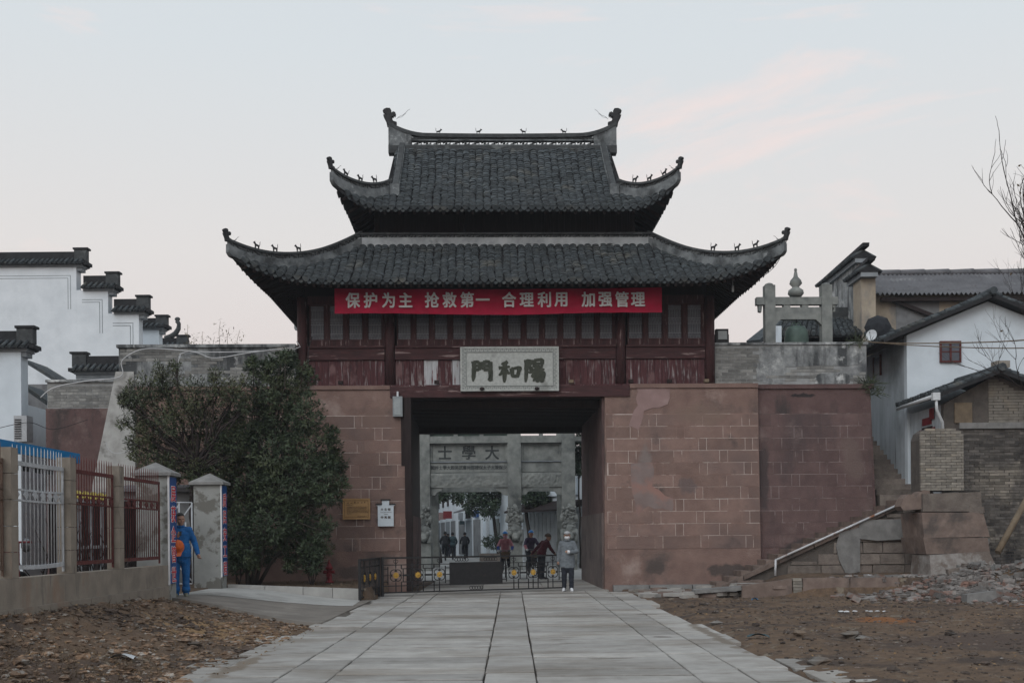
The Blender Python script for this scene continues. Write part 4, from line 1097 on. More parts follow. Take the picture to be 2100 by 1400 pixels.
# fret of small marks along the border
fm = MB()
def fret(x, z, w_, h_): fm.cbox((x, pface(z)-.004, z), (w_, .012, h_))
nx = 46
for i in range(nx):
    x = px0+.08+(px1-px0-.16)*i/(nx-1)
    for z in (pz0+.09, pz1-.09): fret(x, z+(.015 if i % 2 else -.015), .03, .05)
for i in range(18):
    z = pz0+.16+(pz1-pz0-.32)*i/17
    for x in (px0+.10, px1-.10): fret(x+(.015 if i % 2 else -.015), z, .06, .026)
fo = fm.build('fret_border', m_plaqd, plq, GATE); fo['kind'] = 'stuff'
BRUSH = {
 '門': [[(.13,.96),(.14,.6),(.09,.03)], [(.12,.92),(.28,.93),(.42,.90)], [(.42,.93),(.43,.75),(.40,.55)], [(.15,.75),(.40,.76)], [(.15,.57),(.40,.58)],
        [(.57,.95),(.58,.75),(.57,.56)], [(.57,.92),(.75,.95),(.91,.91)], [(.90,.94),(.91,.5),(.90,.10),(.79,.16)], [(.59,.75),(.88,.76)], [(.59,.57),(.88,.58)]],
 '和': [[(.44,.96),(.30,.88),(.14,.84)], [(.03,.67),(.30,.70),(.55,.73)], [(.31,.90),(.30,.5),(.28,.02)], [(.29,.66),(.18,.46),(.03,.34)], [(.31,.62),(.42,.48),(.54,.42)],
        [(.62,.66),(.64,.45),(.67,.24)], [(.61,.62),(.80,.66),(.97,.67),(.92,.46),(.89,.24)], [(.67,.29),(.90,.32)]],
 '陽': [[(.11,.96),(.11,.5),(.07,.02)], [(.11,.91),(.24,.93),(.35,.90),(.27,.78),(.20,.70),(.31,.62),(.35,.52),(.29,.42),(.17,.46)],
        [(.50,.96),(.50,.62)], [(.50,.93),(.70,.96),(.87,.94),(.85,.62)], [(.51,.79),(.84,.80)], [(.51,.65),(.84,.66)], [(.38,.51),(.68,.55),(.99,.56)],
        [(.57,.52),(.48,.34),(.36,.22)], [(.52,.39),(.74,.42),(.93,.42),(.91,.22),(.84,.05),(.73,.13)], [(.68,.40),(.57,.2),(.42,.07)], [(.82,.40),(.72,.18),(.58,.03)]]}
def brush(ch, w, h, x, z, width):
    """ink strokes that swell and taper, cut as shallow relief"""
    m = MB(); rr = random.Random(ord(ch))
    for si, st_ in enumerate(BRUSH[ch]):
        V_ = [Vector((u*w, 0, v*h)) for u, v in st_]; pts = []
        for k in range(len(V_)-1):
            p0, a, b, p3 = V_[max(k-1, 0)], V_[k], V_[k+1], V_[min(k+2, len(V_)-1)]
            for i in range(5):
                t = i/5; pts.append(.5*(2*a + (b-p0)*t + (2*p0-5*a+4*b-p3)*t*t + (3*a-p0-3*b+p3)*t**3))
        pts.append(V_[-1]); n = len(pts); L, R_ = [], []
        for i, q in enumerate(pts):
            d = pts[min(i+1, n-1)]-pts[max(i-1, 0)]; s_ = Vector((-d.z, 0, d.x)).normalized(); t = i/(n-1)
            vert = abs(d.z) > abs(d.x)
            wd = width*(1.15 if vert else .8)*(.62+.5*math.sin(math.pi*(.12+.88*t))**.7 + (.28 if t < .12 else 0))*(1 if t < .8 else 1-1.6*(t-.8))*rr.uniform(.88, 1.12)
            L.append(q+s_*wd/2); R_.append(q-s_*wd/2)
        poly = [(v.x, v.z) for v in L] + [(v.x, v.z) for v in R_[::-1]]
        m.prism(poly, .012, (x-w/2, -.0007*si, z-h/2))
    return m
for ch, px, py2, w_, h_ in (('門', 988, 761, .60, .60), ('和', 1044, 762, .62, .62), ('陽', 1096, 760, .58, .66)):
    q = gp(px, py2, py_-.06)
    m = brush(ch, w_, h_, 0, 0, .098)
    me = m.mesh('character', m_inkg); inst('character', me, plq, GATE, (q.x, pface(q.z)-.010, q.z), Matrix.Rotation(R(3.2), 4, 'X'))
m = MB(); m.mi = 0
for x in (-.62, .92): m.ball((x, py_-.08, 5.64), (.07, .05, .05), 8, 5)
m.build('bracket', m_wood, plq, GATE)

# lamp by the passage
q = gp(815, 833, -.2)
lp = thing('wall_lamp', 'grey metal wall lamp beside the upper corner of the passage', 'lamp', GATE @ Vector((q.x, -.2, q.z-.28)), TH)
m = MB(); m.box((q.x-.13, -.22, q.z-.28), (q.x+.14, -.06, q.z+.28)); m.build('housing', m_lamp, lp, GATE)
m = MB(); m.box((q.x-.09, -.232, q.z-.24), (q.x+.09, -.222, q.z+.2)); m.build('glass', m_glass, lp, GATE)
m = MB(); m.box((q.x-.02, -.18, q.z+.28), (q.x+.03, -.02, q.z+.42)); m.build('bracket', m_pvc, lp, GATE)
# two notices
q = gp(731, 1043, -.25)
nb = thing('notice_board', 'framed brass coloured notice board fixed to the red wall', 'notice', GATE @ Vector((q.x, -.22, q.z-.29)), TH)
m = MB(); m.box((q.x-.38, -.262, q.z-.29), (q.x+.38, -.19, q.z+.29)); m.build('panel', m_brass, nb, GATE)
for a, b, c, d in ((-.38, .38, .26, .29), (-.38, .38, -.29, -.26), (-.38, -.35, -.26, .26), (.35, .38, -.26, .26)):
    m = MB(); m.box((q.x+a, -.272, q.z+c), (q.x+b, -.262, q.z+d)); m.build('rim', m_brass, nb, GATE)
rr = random.Random(2)
def scribble(parent, x0, x1, z, h, y, gap=.12):
    """a line of print too small to read: little upright and level strokes"""
    m = MB(); x = x0
    while x < x1:
        w_ = h*rr.uniform(.75, .95)
        for k in range(rr.choice((2, 3, 3))): zz = z+h*(rr.random()-.5)*.85; m.box((x, y, zz-h*.06), (x+w_, y+.003, zz+h*.06))
        for k in range(rr.choice((1, 2))): xx = x+w_*rr.random(); m.box((xx-h*.06, y-.0005, z-h*.45), (xx+h*.06, y+.003, z+h*.45))
        x += w_+h*gap*2
    o = m.build('fine_print', m_sink, parent, GATE); o['kind'] = 'stuff'
scribble(nb, q.x-.26, q.x+.26, q.z+.18, .05, -.266, .5); scribble(nb, q.x-.29, q.x-.12, q.z+.115, .024, -.266)
for i in range(6): scribble(nb, q.x-.27, q.x+(.30 if i < 5 else -.15), q.z+.055-.038*i, .024, -.266)
scribble(nb, q.x+.03, q.x+.28, q.z-.21, .03, -.266)
for a, b, c, d in ((-.33, .33, .225, .232), (-.33, .33, -.237, -.230), (-.33, -.323, -.23, .225), (.323, .33, -.23, .225)):
    m = MB(); m.box((q.x+a, -.265, q.z+c), (q.x+b, -.262, q.z+d)); m.build('printed_border', m_sink, nb, GATE)
q = gp(791, 1052, -.25)
ns = thing('white_sign', 'white stepped-gable sign board beside the brass notice', 'sign', GATE @ Vector((q.x, -.22, q.z-.33)), TH)
u = [(-.22, -.36), (.22, -.36), (.22, .20), (.255, .22), (.255, .235), (.10, .235), (.10, .36), (-.10, .36), (-.10, .235), (-.255, .235), (-.255, .22), (-.22, .20)]
m = MB(); m.prism(u, .03, (q.x, -.262, q.z)); m.build('panel', m_lime2, ns, GATE)
for a, b, z in ((-.14, .14, .36), (-.28, -.10, .235), (.10, .28, .235)):
    m = MB(); m.box((q.x+a, -.285, q.z+z), (q.x+b, -.235, q.z+z+.035)); m.build('coping', m_black, ns, GATE)
for ch, dx in zip('大北街', (-.10, 0, .10)): put_text(ch, .078, m_sink, ns, GATE, (q.x+dx, -.264, q.z+.11), None, .002, .001, 'character')
scribble(ns, q.x-.15, q.x+.15, q.z+.03, .026, -.265)
scribble(ns, q.x-.05, q.x+.06, q.z-.03, .022, -.265)
for ch, dx in zip('中和街', (-.10, 0, .10)): put_text(ch, .078, m_sink, ns, GATE, (q.x+dx, -.264, q.z-.11), None, .003, .001, 'character')
# flood light on the parapet
q = gp(1480, 686, .5)
fl = thing('floodlight', 'black floodlight with pale glass on the parapet beside the pavilion', 'floodlight', GATE @ Vector((q.x, .5, 6.99)), TH)
m = MB(); m.box((q.x-.18, .42, 7.02), (q.x+.18, .60, 7.40)); m.build('housing', m_black, fl, GATE)
m = MB(); m.box((q.x-.12, .41, 7.10), (q.x+.14, .42, 7.34)); m.build('glass', m_glass, fl, GATE)
m = MB(); m.box((q.x-.20, .48, 6.985), (q.x+.20, .54, 7.02)); m.box((q.x-.205, .48, 7.02), (q.x-.185, .54, 7.25)); m.box((q.x+.185, .48, 7.02), (q.x+.205, .54, 7.25)); m.build('bracket', m_black, fl, GATE)
# hanging tube lamp under the right eave
q = gp(1503, 593, -.9)
m = MB(); m.tube([(q.x, -.9, q.z-.07), (q.x, -.9, q.z+.09)], .03, 8); m.tube([(q.x, -.9, q.z+.09), (q.x, -.9, q.z+.28)], .006, 4)
single(m, 'hanging_tube', m_pvc, 'short white tube hanging under the right end of the lower eave', 'tube', frame=GATE)
# draped pale cables on the left parapet, cables along the eave
def cable(name, pts, r, material, label, frame=I4, n=14, sag=0.0):
    m = MB(); out = []
    V_ = [Vector(q) for q in pts]
    for k in range(len(V_)-1):
        p0, a, b, p3 = V_[max(k-1, 0)], V_[k], V_[k+1], V_[min(k+2, len(V_)-1)]
        for i in range(n):
            t = i/n; q = .5*(2*a + (b-p0)*t + (2*p0-5*a+4*b-p3)*t*t + (3*a-p0-3*b+p3)*t**3)
            out.append(q - Vector((0, 0, sag*4*t*(1-t))))
    out.append(Vector(pts[-1])); m.tube(out, r, 6)
    return single(m, name, material, label, 'cable', frame=frame)
def gl(l, ly): return [(lambda v: (v.x, ly, v.z))(gp(x, y, ly)) for x, y in l]
cable('pale_cable', gl([(83, 815), (110, 795), (170, 782), (247, 772), (250, 740), (285, 718), (330, 715), (400, 722), (440, 734), (520, 722), (605, 712)], -.12), .016, m_wire, 'pale cable drooping along the left parapet down to the lower rampart', GATE, 6)
cable('pale_cable', gl([(368, 727), (390, 721), (460, 722), (604, 716), (608, 700)], -.1), .016, m_wire, 'straight pale cable along the top of the left parapet to the corner column', GATE, 3)
cable('pale_cable', gl([(370, 727), (357, 770), (345, 815)], -.2), .012, m_wire, 'thin pale cable hanging steeply down the left parapet', GATE, 3)
cable('black_cable', gl([(640, 690), (632, 730), (640, 800), (654, 830)], .02), .012, m_wired, 'thin black cable running down the corner column to the wall', GATE, 4)
cable('black_cable', gl([(1566, 566), (1590, 545), (1606, 515), (1614, 490)], -1.9), .009, m_wired, 'black cable looped beneath the right roof corner', GATE, 4)

cable('pale_cable', [P(x, y, 31.2) for x, y in ((217, 908), (224, 922), (238, 929), (258, 926), (280, 910), (300, 886))], .010, m_wire, 'thin pale wire looped in front of the pale buttress', n=6)
cable('black_cable', [P(-5, 878, 30), P(60, 866, 30), P(110, 880, 30.5), P(180, 860, 31)], .008, m_wired, 'thin black wire crossing from the white house corner to the rampart', n=6)
# ================================================================== roadside fence of the yard
FXX = -6.8
fen = thing('fence_wall', 'low concrete wall with posts carrying the iron fence panels', 'wall', (FXX-.15, 18, .3))
m = MB(); m.box((FXX-.28, 9.5, .55), (FXX, 23.12, 1.01)); m.build('upper_course', m_concb, fen)
m = MB(); m.box((FXX-.30, 9.5, -.2), (FXX+.06, 23.0, .60)); m.build('plinth', m_concb, fen)
posts = (13.85, 16.05, 18.2, 20.45)
for y in posts:
    for k in range(5):
        z0 = 1.01 + k*.36; m = MB(); m.box((FXX-.24, y-.115, z0+.004), (FXX-.015, y+.115, z0+.356)); m.build('post_block', m_concb, fen)
def fence_panel(y0, y1, material, label, nb, bow=0.0, extra=True):
    X = FXX-.13; t = thing('iron_fence', label, 'fence', (X, (y0+y1)/2, 1.05))
    bx = lambda y: X + bow*math.sin(math.pi*(y-y0)/(y1-y0))
    def rail(z, w, n=6):
        m = MB()
        for i in range(n):
            a, b = y0+(y1-y0)*i/n, y0+(y1-y0)*(i+1)/n
            m.bar((bx(a), a, z - bow*.3*math.sin(math.pi*i/n)), (bx(b), b, z - bow*.3*math.sin(math.pi*(i+1)/n)), .035, w)
        m.build('rail', material, t)
    rail(1.16, .06); rail(2.10, .028); rail(2.25, .028); rail(2.62, .06)
    for i in range(nb):
        y = y0 + (y1-y0)*(i+.5)/nb
        m = MB(); m.tube([(bx(y), y, 1.14), (bx(y), y, 2.80), (bx(y), y, 2.87)], [.008, .008, .003], 6); m.build('bar', material, t)
    if extra:
        k = 7
        for i in range(k):
            y = y0 + (y1-y0)*(i+.5)/k; m = MB(); s = .075
            m.prism([(0, -s), (s*1.25, 0), (0, s), (-s*1.25, 0)], .012, (bx(y)+.012, y, 2.175), Vector((0, 1, 0)), Vector((0, 0, 1)), Vector((1, 0, 0))); m.build('diamond', material, t)
    for y in (y0+.012, y1-.012):
        m = MB(); m.bar((bx(y), y, 1.05), (bx(y), y, 2.62), .03); m.build('stile', material, t)
    return t
fence_panel(posts[0]+.13, posts[1]-.13, mat('brown_fence', (.15, .10, .075), (.10, .065, .05), 6, .8), 'brown iron fence panel at the edge of the picture', 17)
fence_panel(posts[1]+.13, posts[2]-.13, m_whip, 'bowed pale grey iron fence panel in the yard fence', 15, .05)
fence_panel(posts[2]+.13, posts[3]-.13, m_redp, 'wider dark red iron fence panel in the yard fence', 17)
fence_panel(posts[3]+.13, 23.0, m_redp, 'last dark red fence panel against the gate pillar', 19)

# ================================================================== yard gate
def pillar(y, label, chars, banlabel):
    x0, x1 = FXX-.62, FXX
    t = thing('gate_pillar', label, 'pillar', ((x0+x1)/2, y+.27, .25))
    m = MB(); m.box((x0, y, .05), (x1, y+.55, 2.78)); m.build('shaft', m_pillar, t)
    e = .09
    m = MB(); m.add([(x0-e, y-e, 2.78), (x1+e, y-e, 2.78), (x1+e, y+.55+e, 2.78), (x0-e, y+.55+e, 2.78), (x0-e, y-e, 2.84), (x1+e, y-e, 2.84), (x1+e, y+.55+e, 2.84), (x0-e, y+.55+e, 2.84), ((x0+x1)/2, y+.27, 3.06)],
                    [(3, 2, 1, 0), (0, 1, 5, 4), (1, 2, 6, 5), (2, 3, 7, 6), (3, 0, 4, 7), (4, 5, 8), (5, 6, 8), (6, 7, 8), (7, 4, 8)])
    m.build('cap', m_cpatch, t)
    b = thing('slogan_board', banlabel, 'sign board', (x1+.02, y+.27, .62))
    m = MB(); m.box((x1+.004, y+.03, .64), (x1+.03, y+.52, 2.76)); m.build('board', m_blueb, b)
    m = MB(); m.box((x1+.004, y-.012, .62), (x1+.034, y+.03, 2.78)); m.build('edge_strip', m_wtxt, b)
    for i, ch in enumerate(chars):
        z = 2.42 - i*.40
        rot = Matrix.Rotation(math.pi/2, 4, 'Z')
        put_text(ch, .34, m_wtxt, b, I4, (x1+.032, y+.275, z), rot, .020, .002, 'character_outline', 1.0)
        put_text(ch, .34, m_rtxt, b, I4, (x1+.037, y+.275, z), rot, .004, .002, 'character', 1.0)
pillar(23.12, 'grey cement gate pillar nearer the camera, at the end of the iron fence', '展获企管世', 'blue slogan board on the nearer gate pillar beside the worker')
pillar(27.3, 'patchy cement gate pillar beside the evergreen tree', '质民安工程', 'blue slogan board on the gate pillar beside the evergreen tree')
lf = thing('gate_leaf', 'white tubular gate leaf standing open behind the worker', 'gate', (-7.1, 26.9, .36))
m = MB()
def seg(a, b, r=.018):
    q = MB(); q.tube([a, b], r, 6); q.build('tube', m_whip, lf)
ya, yb = 26.3, 27.1
A = lambda u, z: (-7.85+u*.55, 26.6+u*.1, z)
for a, b in (((0, .5), (0, 2.35)), ((1, .5), (1, 2.35)), ((0, .5), (1, .5)), ((0, 2.35), (1, 2.35)), ((.5, 1.2), (.5, 2.35)), ((0, 1.2), (1, 1.2)), ((0, 1.9), (.5, 2.3)), ((.5, 1.9), (1, 2.3)), ((.45, .9), (1, .55)), ((.25, 1.2), (.25, 2.35)), ((.75, .55), (.75, 1.9))):
    seg(A(*a), A(*b))
# ================================================================== yard behind the fence
sh = thing('site_shed', 'blue roofed white site shed inside the yard behind the fence', 'shed', (-9.6, 20.5, .42))
m = MB(); m.box((-11.2, 17.4, .42), (-10.3, 24.0, 3.1)); m.build('wall', m_lime2, sh)
m = MB(); m.hexa([(-11.4, 16.2, 3.40), (-8.95, 16.2, 3.20), (-8.95, 24.2, 3.20), (-11.4, 24.2, 3.40), (-11.4, 16.2, 3.46), (-8.95, 16.2, 3.26), (-8.95, 24.2, 3.26), (-11.4, 24.2, 3.46)]); m.build('roof', m_blue, sh)
m = MB(); m.box((-9.0, 16.2, 3.10), (-8.92, 24.2, 3.30)); m.build('fascia', m_blue, sh)
for y in (17.0, 20.4, 23.9):
    m = MB(); m.box((-9.06, y-.06, .42), (-8.94, y+.06, 3.19)); m.build('post', m_blue if y < 22 else m_steel, sh)
for i in range(13):
    y = 16.6+i*.55; m = MB(); m.box((-9.0, y, 2.80), (-8.97, y+.3, 2.96)); m.build('louvre', m_black, sh)
m = MB(); m.box((-10.29, 19.3, .43), (-10.2, 20.2, 2.3)); m.build('door', m_greyp, sh)
tr = thing('cargo_tricycle', 'red motor tricycle with a cargo box parked behind the pale fence panel', 'tricycle', (-8.1, 18.2, .42))
m = MB(); m.box((-8.6, 17.6, .95), (-7.7, 18.3, 1.0)); m.box((-8.6, 17.6, 1.0), (-8.56, 18.3, 2.0)); m.box((-7.74, 17.6, 1.0), (-7.7, 18.3, 1.5)); m.box((-8.56, 17.6, 1.0), (-7.74, 17.64, 1.9)); m.build('cargo_box', m_hyd, tr)
for (x, y) in ((-8.5, 17.9), (-7.8, 17.9), (-8.15, 19.4)):
    m = MB(); pts = [(x, y+.28*math.cos(a), .70+.28*math.sin(a)) for a in [i*math.pi/8 for i in range(17)]]; m.tube(pts, .045, 6, False); m.build('wheel', m_tyre, tr)
m = MB(); m.tube([(-8.15, 18.3, 1.0), (-8.15, 18.9, .95), (-8.15, 19.2, 1.2), (-8.15, 19.1, 1.5)], .05, 8); m.tube([(-8.5, 19.0, 1.5), (-7.8, 19.0, 1.5)], .02, 6); m.build('frame', m_hyd, tr)
m = MB(); m.ball((-8.15, 18.65, 1.12), (.16, .3, .09), 8, 5); m.build('saddle', m_black, tr)
m = MB(); m.ball((-7.95, 19.15, 1.45), (.09, .09, .12), 8, 5); m.build('headlamp', m_steel, tr)
hd = thing('dark_backdrop', 'added dark boards that darken the yard behind the red panels', 'fence', (-9.6, 27, .42))  # invented boards, put in to keep the yard dark behind the panels
for i in range(14):
    y = 24.3+i*.42; m = MB(); m.box((-9.62+rnd.uniform(-.02, .02), y, .42), (-9.58, y+.40, 2.45+rnd.uniform(-.08, .08))); m.build('board', m_wood, hd)
hr = thing('helmet_rack', 'white post rack in the yard carrying yellow hard hats', 'rack', (-8.3, 23.2, .42))
for y in (21.9, 22.5, 23.1, 23.7, 24.3):
    m = MB(); m.box((-8.34, y-.03, .42), (-8.28, y+.03, 2.25)); m.build('post', m_whip, hr)
for z in (2.25, 1.35):
    m = MB(); m.box((-8.35, 21.8, z), (-8.27, 24.4, z+.06)); m.build('rail', m_whip, hr)
m_yel = flat('yellow_shell', (.42, .34, .07), .5)
hm = MB(); hm.sm = True
hm.lathe([(.15, 0), (.145, .02), (.115, .03), (.11, .07), (.085, .12), (.04, .145), (.004, .15)], 12); hm.box((-.012, -.115, .03), (.012, .115, .158))
hme = hm.mesh('hard_hat', m_yel)
for i, y in enumerate((22.0, 22.42, 22.84, 23.26, 23.68, 24.1)):
    o = bpy.data.objects.new('hard_hat', hme); col.objects.link(o); o.location = (-8.31, y, 2.312); o.scale = (.95, .95, 1.0)
    tag(o, '%s yellow hard hat on the white rack, counted from the nearer end' % ('first', 'second', 'third', 'fourth', 'fifth', 'sixth')[i], 'hard hat', 'yellow hard hats on the rack', 'thing')
# brushwood leaning behind the red panels
m = MB(); rb = random.Random(5)
for i in range(60):
    a = Vector((rb.uniform(-8.0, -7.3), rb.uniform(18.6, 22.6), .45)); b = a + Vector((rb.uniform(-.4, .4), rb.uniform(-.9, .9), rb.uniform(.5, 1.5)))
    m.tube([a, a.lerp(b, .5)+Vector((0, 0, rb.uniform(0, .1))), b], [.014, .011, .005], 5)
o = m.build('brushwood', m_twig); tag(o, 'tangle of brushwood piled behind the red fence panels', 'brushwood', None, 'stuff')
# small outhouse seen through the yard gate
oh = thing('yard_outhouse', 'low pale outhouse wall seen through the open yard gate', 'outhouse', (-9.0, 30, .4))
m = MB(); m.box((-10.6, 30.2, .3), (-8.25, 31.5, 2.75)); m.build('wall', m_greyp, oh)
m = MB(); m.hexa([(-10.4, 30.0, 2.75), (-8.1, 30.0, 2.72), (-8.1, 31.6, 2.9), (-10.4, 31.6, 2.9), (-10.4, 30.0, 2.83), (-8.1, 30.0, 2.80), (-8.1, 31.6, 2.98), (-10.4, 31.6, 2.98)]); m.build('roof', m_corr, oh)

# ================================================================== hydrant, barrier
q = G(687, 1192, .3)
hy = thing('fire_hydrant', 'dark red fire hydrant in the planting bed before the wall', 'hydrant', (q.x, 31.3, .31))
hx, hyy = q.x, 31.3
m = MB(); m.lathe([(.12, 0), (.12, .04), (.075, .05), (.07, .36), (.10, .37), (.10, .41), (.075, .43), (.06, .50), (.03, .54), (.02, .58), (.02, .62)], 12, (hx, hyy, .31)); m.build('barrel', m_hyd, hy)
for s in (-1, 1):
    m = MB(); m.tube([(hx+s*.06, hyy, .60), (hx+s*.15, hyy, .60)], [.045, .05], 8); m.build('outlet_cap', m_hyd, hy)
m = MB(); m.tube([(hx, hyy-.06, .52), (hx, hyy-.15, .52)], [.055, .06], 8); m.build('outlet_cap', m_hyd, hy)

def barrier(A_, B_, name, label, full):
    A_, B_ = Vector(A_), Vector(B_); L = (B_-A_).length; ang = math.atan2(B_.y-A_.y, B_.x-A_.x)
    fr = Matrix.Translation(A_) @ Matrix.Rotation(ang, 4, 'Z')
    t = thing(name, label, 'barrier', A_, ang)
    z0, z1 = .07, .98
    def B(n, p, q, w=.022, d=.022, material=m_iron):
        m = MB(); m.bar((p[0], 0, p[1]), (q[0], 0, q[1]), d, w, Vector((0, 1, 0)) if abs(p[0]-q[0]) < 1e-6 else Vector((0, 0, 1))); m.build(n, material, t, fr)
    B('post', (0, 0), (0, z1+.03), .06, .06); B('post', (L, 0), (L, z1+.03), .06, .06)
    B('rail', (.03, z1), (L-.03, z1), .045, .045); B('rail', (.03, z0+.02), (L-.03, z0+.02), .035, .035)
    if not full:
        B('rail', (.03, .80), (L-.03, .80)); B('rail', (.03, .25), (L-.03, .25))
        n = int(L/.13)
        for i in range(1, n): B('bar', (L*i/n, z0), (L*i/n, z1), .016, .016)
        cs = [L*.22, L*.5, L*.78]
    else:
        a, b = L*.355, L*.645
        for (u, v) in ((.03, a), (b, L-.03)):
            B('rail', (u, .80), (v, .80)); B('rail', (u, .26), (v, .26))
        m = MB(); m.box((a, -.018, .24), (b, .018, .84)); m.build('name_panel', m_iron, t, fr)
        cs = [L*f for f in (.07, .185, .30, .71, .82, .935)]
        for k in range(9):
            z = .29+k*.062; m = MB(); m.box((a+.03, -.023, z), (b-.03, -.018, z+.02)); m.build('relief_rib', m_iron, t, fr)
        for (u0, u1) in ((.03, a), (b, L-.03)):
            mid = [c for c in cs if u0 < c < u1]
            for c0, c1 in zip(mid[:-1], mid[1:]):
                mm = (c0+c1)/2; h = .10
                B('fret_bar', (mm-h, .36), (mm-h, .70)); B('fret_bar', (mm+h, .36), (mm+h, .70)); B('fret_bar', (mm-h, .53), (mm+h, .53), .05)
                B('fret_bar', (mm-h*1.5, .70), (mm+h*1.5, .70)); B('fret_bar', (mm-h*1.5, .36), (mm+h*1.5, .36))
                B('fret_bar', (mm-h*1.5, .70), (mm-h*1.5, .80)); B('fret_bar', (mm+h*1.5, .70), (mm+h*1.5, .80)); B('fret_bar', (mm-h*1.5, .26), (mm-h*1.5, .36)); B('fret_bar', (mm+h*1.5, .26), (mm+h*1.5, .36))
                B('fret_bar', (mm-h*1.5, .09), (mm-h*1.5, .26)); B('fret_bar', (mm+h*1.5, .09), (mm+h*1.5, .26))
            for e0, s in ((u0, 1), (u1, -1)):
                B('fret_bar', (e0+s*.12, .30), (e0+s*.12, .76)); B('fret_bar', (e0, .70), (e0+s*.12, .70)); B('fret_bar', (e0, .36), (e0+s*.12, .36)); B('fret_bar', (e0, .53), (e0+s*.12, .53))
        for u, z in ((L*.42, .91), (L*.58, .91), (L*.5, .16)):
            m = MB()
            for k in range(-2, 3):
                c = u+k*.075; m.tube([(c+.045*math.cos(x), 0, z+.045*math.sin(x)) for x in [i*math.pi/5 for i in range(11)]], .009, 5, False)
            m.build('scroll', m_iron, t, fr)
    for c in cs:
        B('rosette_stem', (c, z0+.02), (c, .34)); B('rosette_stem', (c, .73), (c, z1-.02))
        m = MB()
        for k in range(4):
            a0 = k*math.pi/2 + math.pi/4
            cc = (c+.075*math.cos(a0), .53+.075*math.sin(a0))
            m.tube([(cc[0]+.095*math.cos(x), 0, cc[1]+.095*math.sin(x)) for x in [a0-1.9+3.8*i/9 for i in range(10)]], .012, 6)
        m.build('rosette_ring', m_iron, t, fr)
        for dx, dz in ((1, 0), (-1, 0), (0, 1), (0, -1)): B('rosette_spoke', (c+dx*.07, .53+dz*.07), (c+dx*.24 if dx else c, .53+(dz*.20 if dz else 0)), .014, .014)
        m = MB(); n = 16; poly = [( (.062 if i % 2 else .088)*math.cos(2*math.pi*i/n), (.062 if i % 2 else .088)*math.sin(2*math.pi*i/n)) for i in range(n)]
        m.prism(poly, .03, (c, -.022, .53)); m.ball((c, -.022, .53), (.03, .018, .03), 8, 5); m.build('rosette_flower', m_gold, t, fr)
        m = MB()
        for s in (-1, 1): m.tube([(c+s*.01, 0, .83), (c+s*.06, 0, .88), (c+s*.05, 0, .93), (c+s*.02, 0, .92)], .008, 5)
        m.build('scroll', m_iron, t, fr)
    return t
barrier((-3.34, 30.05, 0), (1.42, 32.2, 0), 'gate_barrier', 'ornate black iron barrier with gold rosettes across the gate passage', True)
barrier((-3.62, 27.75, 0), (-3.42, 30.0, 0), 'side_railing', 'short black iron railing at the end of the planting bed kerb', False)

# ================================================================== white houses with stepped gables
def cap_tiles(m, x0, x1, y, z, half, rise, sp=.19):
    n = max(2, int((x1-x0)/sp))
    for i in range(n):
        x = x0+(x1-x0)*(i+.5)/n
        for s in (-1, 1): m.tube([(x, y+s*(half+.03), z+.02), (x, y, z+rise+.02)], .06, 5)
def coping(t, x0, x1, y, z, frame=I4, head=1, half=.48, hgt=.62, both=False):
    """tile-capped top of a stepped gable: moulded base, tiled slopes, ridge, raised end block"""
    m = MB(); m.box((x0+.06, y-.30, z-.10), (x1-.06, y+.30, z)); m.box((x0+.1, y-.22, z-.24), (x1-.1, y+.22, z-.1)); m.build('moulding', m_trim, t, frame)
    r = hgt*.45
    m = MB(); m.prism([(-half, 0), (half, 0), (0, r)], x1-x0, (x0, y, z), Vector((0, 1, 0)), Vector((0, 0, 1)), Vector((1, 0, 0))); m.build('coping_bed', m_tiled, t, frame)
    m = MB(); cap_tiles(m, x0, x1, y, z, half, r); o = m.build('coping_tiles', m_tiles, t, frame); o['kind'] = 'stuff'
    m = MB(); m.box((x0, y-.10, z+r-.03), (x1, y+.10, z+hgt*.88)); m.build('coping_ridge', m_tiled, t, frame)
    ends = ([head] if not both else [1, -1])
    for h in ends:
        xe = x1 if h > 0 else x0; s = 1 if h > 0 else -1
        a_, b_ = sorted((xe-s*.42, xe+s*.06)); m = MB(); m.box((a_, y-.15, z+r*.6), (b_, y+.15, z+hgt)); m.build('coping_head', m_ridged, t, frame)
        a_, b_ = sorted((xe-s*.46, xe+s*.13)); m = MB(); m.box((a_, y-.19, z+hgt), (b_, y+.19, z+hgt+.07)); m.build('head_cap', m_tiled, t, frame)
        a_, b_ = sorted((xe-s*.05, xe+s*.14)); m = MB(); m.box((a_, y-.3, z+.0), (b_, y+.3, z+.12)); m.build('eave_tip', m_tiled, t, frame)
def hw(px, py, D): p = P(px, py, D); return p.x, p.z
D1 = 46.0
b1 = thing('white_house', 'tall white house with a five-stepped black-capped gable', 'house', (P(100, 1000, D1).x, D1, 0))
steps = [(-140, 172, 545, 1), (168, 237, 592, 1), (231, 300, 640, 1)]
for (xa, xb, yt, h), inset in zip(steps, (0, 0, 0)):
    xA, z = hw(xa, yt, D1); xB, _ = hw(xb, yt, D1)
    m = MB(); m.box((xA-(.62 if xa > 0 else 0), D1+.002*xa/170, 0), (xB-.30, D1+.5, z-.05)); m.build('wall', m_lime, b1)
    coping(b1, xA, xB, D1+.25, z)
    # painted double line below the coping
    for k, dz in ((0, .42), (1, .52)):
        m = MB(); m.box((xA, D1-.006, z-dz-.022), (xB-.52-k*.10, D1, z-dz)); m.build('painted_line', m_trim, b1)
        m = MB(); m.box((xB-.52-k*.10-.022, D1-.006, z-1.75), (xB-.52-k*.10, D1, z-dz-.025)); m.build('painted_line', m_trim, b1)
D1b = 50.0
